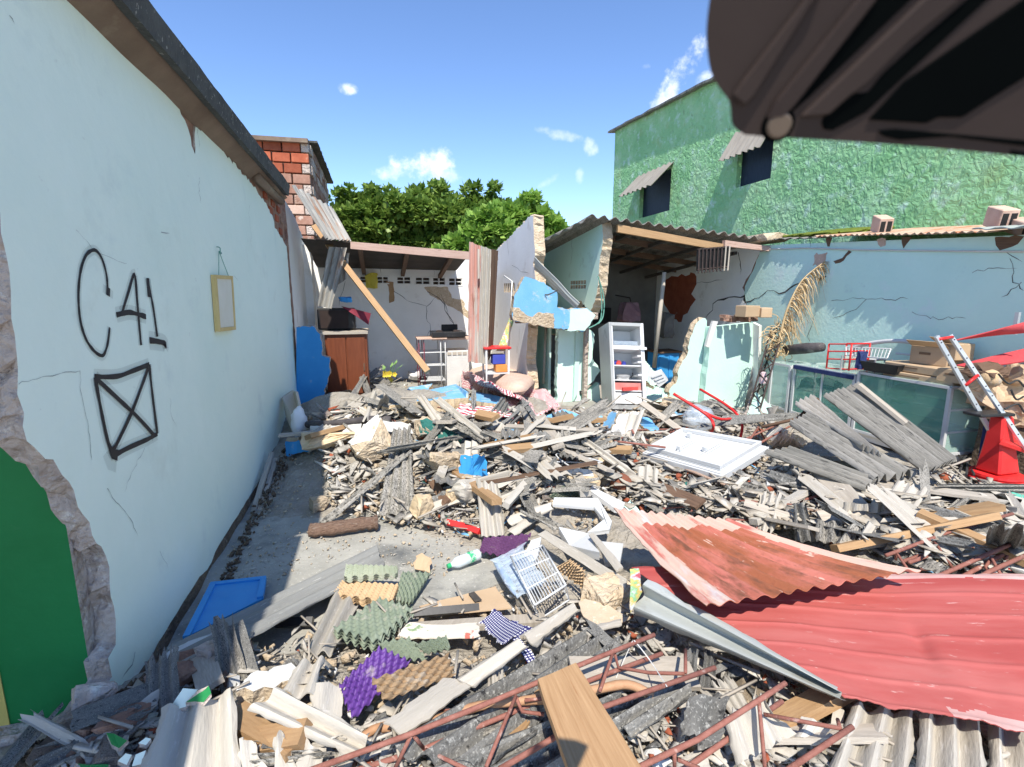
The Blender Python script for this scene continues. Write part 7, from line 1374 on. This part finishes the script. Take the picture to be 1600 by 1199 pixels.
def strip_mesh(L, Wd, waves, seed, amp):
    rs = random.Random(seed); nu, nv = 5, max(3, int(waves*6)); vs, fs, uv = [], [], []
    for j in range(nv+1):
        e0, e1 = rs.uniform(-.12,.12)*L, rs.uniform(-.12,.12)*L
        for i in range(nu+1):
            u, v = i/nu, j/nv
            x = -L/2+e0+(L+e1-e0)*u; y = (v-.5)*Wd*(1+.25*nz(u*2+seed, seed)); z = amp*math.sin(2*math.pi*waves*v+seed)+.01*nz(u*3, v*2+seed)
            vs.append((x,y,z)); uv.append((u*L+seed,v*Wd))
    n = len(vs); vs += [(x,y,z-.007) for x,y,z in vs]; uv *= 2; k = lambda i,j: j*(nu+1)+i
    for j in range(nv):
        for i in range(nu): q = [k(i,j),k(i+1,j),k(i+1,j+1),k(i,j+1)]; fs.append(q); fs.append([x+n for x in q[::-1]])
    rim = [k(i,0) for i in range(nu)]+[k(nu,j) for j in range(nv)]+[k(i,nv) for i in range(nu,0,-1)]+[k(0,j) for j in range(nv,0,-1)]
    for i in range(len(rim)): x, y = rim[i], rim[(i+1)%len(rim)]; fs.append([x,x+n,y+n,y])
    me = bpy.data.meshes.new('sheet_fragment'); me.from_pydata(vs, [], fs); ul = me.uv_layers.new(); b = []
    for lp in me.loops: b += list(uv[lp.vertex_index])
    ul.data.foreach_set('uv', b); return me
TONES = {'grey': 'asbestos', 'dark': 'asbestos_dark', 'pale': 'asbestos_pale'}
TMPL = {}
for tone, m in TONES.items():
    TMPL[tone] = []
    for k in range(7):
        me = strip_mesh(1.0, [.22,.34,.5,.28,.4,.6,.18][k], [1,2,3,1.5,0,2.5,0][k], k*3+len(tone), [.05,.05,.045,.04,0,.04,0][k]); me.materials.append(MATS[m]); TMPL[tone].append(me)
for zn, (poly, where, n) in ZONES.items():
    pts = G_np(*sample_px(poly, n, KEEP).T)
    for i, p in enumerate(pts):
        tone = rnd.choices(['grey','dark','pale'], {'slates':(3,1,4),'right':(2,1,4),'left':(1,1,5),'front':(2,4,3)}.get(zn,(4,2,3)))[0]
        o = bpy.data.objects.new('sheet_fragment', rnd.choice(TMPL[tone])); COL.objects.link(o)
        d = (V(p)-EYE).length; s = rnd.uniform(*((.26,.75) if zn in ('centre','rear','fridge','right') else (.16,.42)))*min(1.4, .45+d/9)
        o.scale = (s,min(s,.42)*rnd.uniform(.7,1.1),min(s,.4)*.8); o.location = (p[0],p[1],p[2]+rnd.uniform(.02,.04+.22*s)); o.rotation_euler = (rnd.gauss(0,.3),rnd.gauss(0,.3),rnd.uniform(0,6.3))
        tags(o, 'small %s sheet piece %s' % (tone if tone != 'dark' else 'dark mossy', place_words(o.location)), 'sheet fragment', 'small %s sheet pieces %s' % (tone, where))
BL = []
for k in range(9):
    rs = random.Random(k+50); vs, fs = hull_data((1,rs.uniform(.6,.9),rs.uniform(.5,.8)), rs, 22, .45)
    BL.append((vs, fs))
BM = {}
for m in ('mortar','tan_block','core','white_plaster','brick_dark','light_blue'):
    BM[m] = []
    for k, (vs, fs) in enumerate(BL):
        me = bpy.data.meshes.new('rubble_block'); me.from_pydata(vs, [], fs); me.materials.append(MATS[m]); BM[m].append(me)
NM = {'mortar':'tan mortar','tan_block':'brown block','core':'grey wall core','white_plaster':'white plaster','brick_dark':'dark brick','light_blue':'light blue painted'}
for zn, n in (('corner',26),('centre',46),('slates',10),('right',16),('left',26),('front',16),('fridge',34),('rear',22)):
    poly, where = ZONES[zn][:2]; pts = G_np(*sample_px(poly, n, KEEP).T)
    for p in pts:
        m = rnd.choices(list(BM), {'left':(2,1,3,2,4,0),'corner':(1,1,4,.5,5,0)}.get(zn, (5,3,2,3,.5,.9)))[0]; o = bpy.data.objects.new('rubble_block', rnd.choice(BM[m])); COL.objects.link(o)
        d = (V(p)-EYE).length; s = rnd.uniform(.05,.13)*min(1.5, .45+d/7); o.scale = (s,s,s); o.location = (p[0],p[1],p[2]+s*.2); o.rotation_euler = (rnd.uniform(-.6,.6),rnd.uniform(-.6,.6),rnd.uniform(0,6.3))
        tags(o, 'small lump of %s %s' % (NM[m], place_words(o.location)), 'rubble lump', 'small %s lumps %s' % (NM[m], where))
PL = []
for k, m in enumerate(['wood_grey','wood','wood_grey','asbestos_pale','wood_dark']):
    vs, fs = box_data((0,0,0), (1,.07+.03*(k%3),.022+.02*(k%2)), Matrix.Identity(3)); me = bpy.data.meshes.new('plank'); me.from_pydata(vs, [], fs); ul = me.uv_layers.new(); b = []
    for lp in me.loops: q = vs[lp.vertex_index]; b += [q.x, q.y+q.z]
    ul.data.foreach_set('uv', b); me.materials.append(MATS[m]); PL.append((me, ['weathered grey','brown','weathered grey','pale','dark'][k]))
for zn, n in (('centre',20),('right',9),('front',6),('fridge',5),('rear',5),('slates',4),('left',3)):
    for p in G_np(*sample_px(ZONES[zn][0], n, KEEP).T):
        me, w_ = rnd.choice(PL); o = bpy.data.objects.new('plank', me); COL.objects.link(o); L_ = rnd.uniform(.35,1.0)*(.6 if zn in ('front','left') else 1)
        o.scale = (L_,rnd.uniform(.7,1.2),1); o.location = (p[0],p[1],p[2]+.05+.06*L_); o.rotation_euler = (rnd.gauss(0,.3),rnd.gauss(0,.16),rnd.uniform(0,6.3))
        tags(o, '%s broken plank %s' % (w_, place_words(o.location)), 'plank', 'broken planks in the rubble')
def stuff(name, pts, tm, smin, smax, m, flat=1.0, tilt=.4, lift=.2, farscale=True):
    N = len(pts); d = np.linalg.norm(pts-np.array(EYE),axis=1); s = R_.uniform(0,1,N)**2.2*(smax-smin)+smin
    if farscale: s = s*np.minimum(1.5,.4+d/7)
    ax, ay, az = R_.normal(0,tilt,N), R_.normal(0,tilt,N), R_.uniform(0,6.283,N)
    V_, F_, off = [], [], 0
    which = R_.integers(0,len(tm),N)
    for k, (vs, fs) in enumerate(tm):
        idx = np.where(which == k)[0]
        if not len(idx): continue
        v = np.array([tuple(q) for q in vs]); nv = len(v); x = v[None,:,0]*s[idx,None]; y = v[None,:,1]*s[idx,None]; z = v[None,:,2]*s[idx,None]*flat
        ca, sa = np.cos(ax[idx])[:,None], np.sin(ax[idx])[:,None]; y, z = y*ca-z*sa, y*sa+z*ca
        ca, sa = np.cos(ay[idx])[:,None], np.sin(ay[idx])[:,None]; x, z = x*ca+z*sa, -x*sa+z*ca
        ca, sa = np.cos(az[idx])[:,None], np.sin(az[idx])[:,None]; x, y = x*ca-y*sa, x*sa+y*ca
        co = np.stack([x,y,z],2)+pts[idx][:,None,:]+np.array([0,0,1])*(s[idx]*lift*flat)[:,None,None]
        V_.append(co.reshape(-1,3)); tri = []
        for f in fs:
            for q in range(1,len(f)-1): tri.append((f[0],f[q],f[q+1]))
        tri = np.array(tri); F_.append((tri[None]+(np.arange(len(idx))*nv)[:,None,None]+off).reshape(-1,3)); off += nv*len(idx)
    co = np.concatenate(V_); f = np.concatenate(F_); me = bpy.data.meshes.new(name)
    me.vertices.add(len(co)); me.vertices.foreach_set('co', co.ravel()); me.loops.add(len(f)*3); me.loops.foreach_set('vertex_index', f.ravel().astype(np.int32))
    me.polygons.add(len(f)); me.polygons.foreach_set('loop_start', np.arange(0,len(f)*3,3)); me.polygons.foreach_set('loop_total', np.full(len(f),3))
    me.materials.append(MATS[m]); me.update(calc_edges=True); o = bpy.data.objects.new(name, me); COL.objects.link(o); o['kind'] = 'stuff'; return o
SH = []
for k in range(8):
    rs = random.Random(k+80); n = [3,4,4,5,4,5,4,6][k]; ang = sorted(rs.uniform(0,6.283) for _ in range(n)); el = rs.uniform(.2,.6)
    pts = [(math.cos(a)*.5,math.sin(a)*.5*el) for a in ang]; vs = [(x,y,.03) for x,y in pts]+[(x,y,-.03) for x,y in pts]
    SH.append((vs, [list(range(n)), [n+i for i in range(n)][::-1]]+[[i,i+n,(i+1)%n+n,(i+1)%n] for i in range(n)]))
CR = []
for k in range(7): rs = random.Random(k+20); CR.append(hull_data((1,.8,.65), rs, 9, .2))
FRONT = [(60,1230),(130,1150),(270,1040),(330,1030),(480,1000),(640,960),(900,900),(985,960),(1340,1110),(1640,1150),(1640,1230)]
heap_k = [DOOR_PX, [(735,590),(830,580),(880,640),(770,650)]]
def world(polys, n, keep): return np.concatenate([G_np(*sample_px(p, int(n*w), keep).T) for p, w in polys])
ALL = [(HEAP,.62),(FRONT,.38)]
stuff('grey_shards', world(ALL, 2300, KEEP), SH, .05, .26, 'shard_grey', 1, .38)
stuff('pale_shards', world(ALL, 2300, KEEP), SH, .04, .24, 'shard_pale', 1, .35)
stuff('dark_shards', world(ALL, 500, KEEP), SH, .04, .22, 'asbestos_dark', 1, .4)
stuff('slate_shards', G_np(*sample_px(ZONES['slates'][0], 620, []).T), SH, .04, .24, 'shard_mix', .7, .2, .8)
stuff('slate_shards', G_np(*sample_px(ZONES['right'][0], 520, []).T), SH, .04, .22, 'shard_mix', .7, .25, .8)
stuff('mortar_crumbs', world(ALL, 3600, heap_k), CR, .01, .08, 'mortar', 1, .6)
stuff('plaster_crumbs', world(ALL, 1300, heap_k), CR, .01, .055, 'white_plaster', .8, .6)
stuff('blue_chips', world([(HEAP,1)], 420, heap_k), SH, .02, .10, 'light_blue', .8, .35)
stuff('splinters', world(ALL, 700, heap_k), [([(-.5,.03,.02),(.5,.02,.02),(.5,-.03,.02),(-.5,-.02,.02),(-.5,.03,-.02),(.5,.02,-.02),(.5,-.03,-.02),(-.5,-.02,-.02)], [[0,1,2,3],[7,6,5,4],[0,4,5,1],[1,5,6,2],[2,6,7,3],[3,7,4,0]])], .06, .28, 'wood_grey', 1, .25, .4)
stuff('floor_crumbs', G_np(*sample_px(FLOOR_PX, 420, []).T), CR, .006, .03, 'mortar', .8, .6)
stuff('floor_flakes', G_np(*sample_px(FLOOR_PX, 160, []).T), SH, .01, .06, 'shard_pale', .6, .08)
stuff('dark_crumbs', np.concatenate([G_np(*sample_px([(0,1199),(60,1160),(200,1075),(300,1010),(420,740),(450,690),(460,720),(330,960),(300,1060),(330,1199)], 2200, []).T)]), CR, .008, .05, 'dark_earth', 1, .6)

stuff('red_bits', world([(HEAP,1)], 46, KEEP), SH, .03, .13, 'red_plastic', .8, .4)
stuff('white_bits', world(ALL, 90, KEEP), SH, .03, .16, 'white_paint', .8, .35)
stuff('teal_bits', world([(HEAP,1)], 60, KEEP), SH, .03, .12, 'teal_paint', .8, .4)
stuff('brick_bits', world(ALL, 500, KEEP), CR, .02, .10, 'brick', 1, .6)
for i in range(16):
    x, y = [(620,660),(700,640),(820,690),(900,720),(760,700),(960,700),(1080,800),(1180,820),(1420,800),(1500,850),(1560,820),(690,1110),(1090,1120),(430,1150),(560,640),(860,660)][i]
    q = [(x+rnd.uniform(-30,30)*k*.5, y+rnd.uniform(-12,12), .05+.05*rnd.random()) for k in range(5)]
    tube('cable', smooth_path([G(*a) for a in q],5), rnd.choice([.004,.006]), rnd.choice(['cable','wall_grey','rebar','rebar']), 5, label='thin loose wire curling '+place_words(G(x,y)), cat='wire', group='loose wires in the rubble')
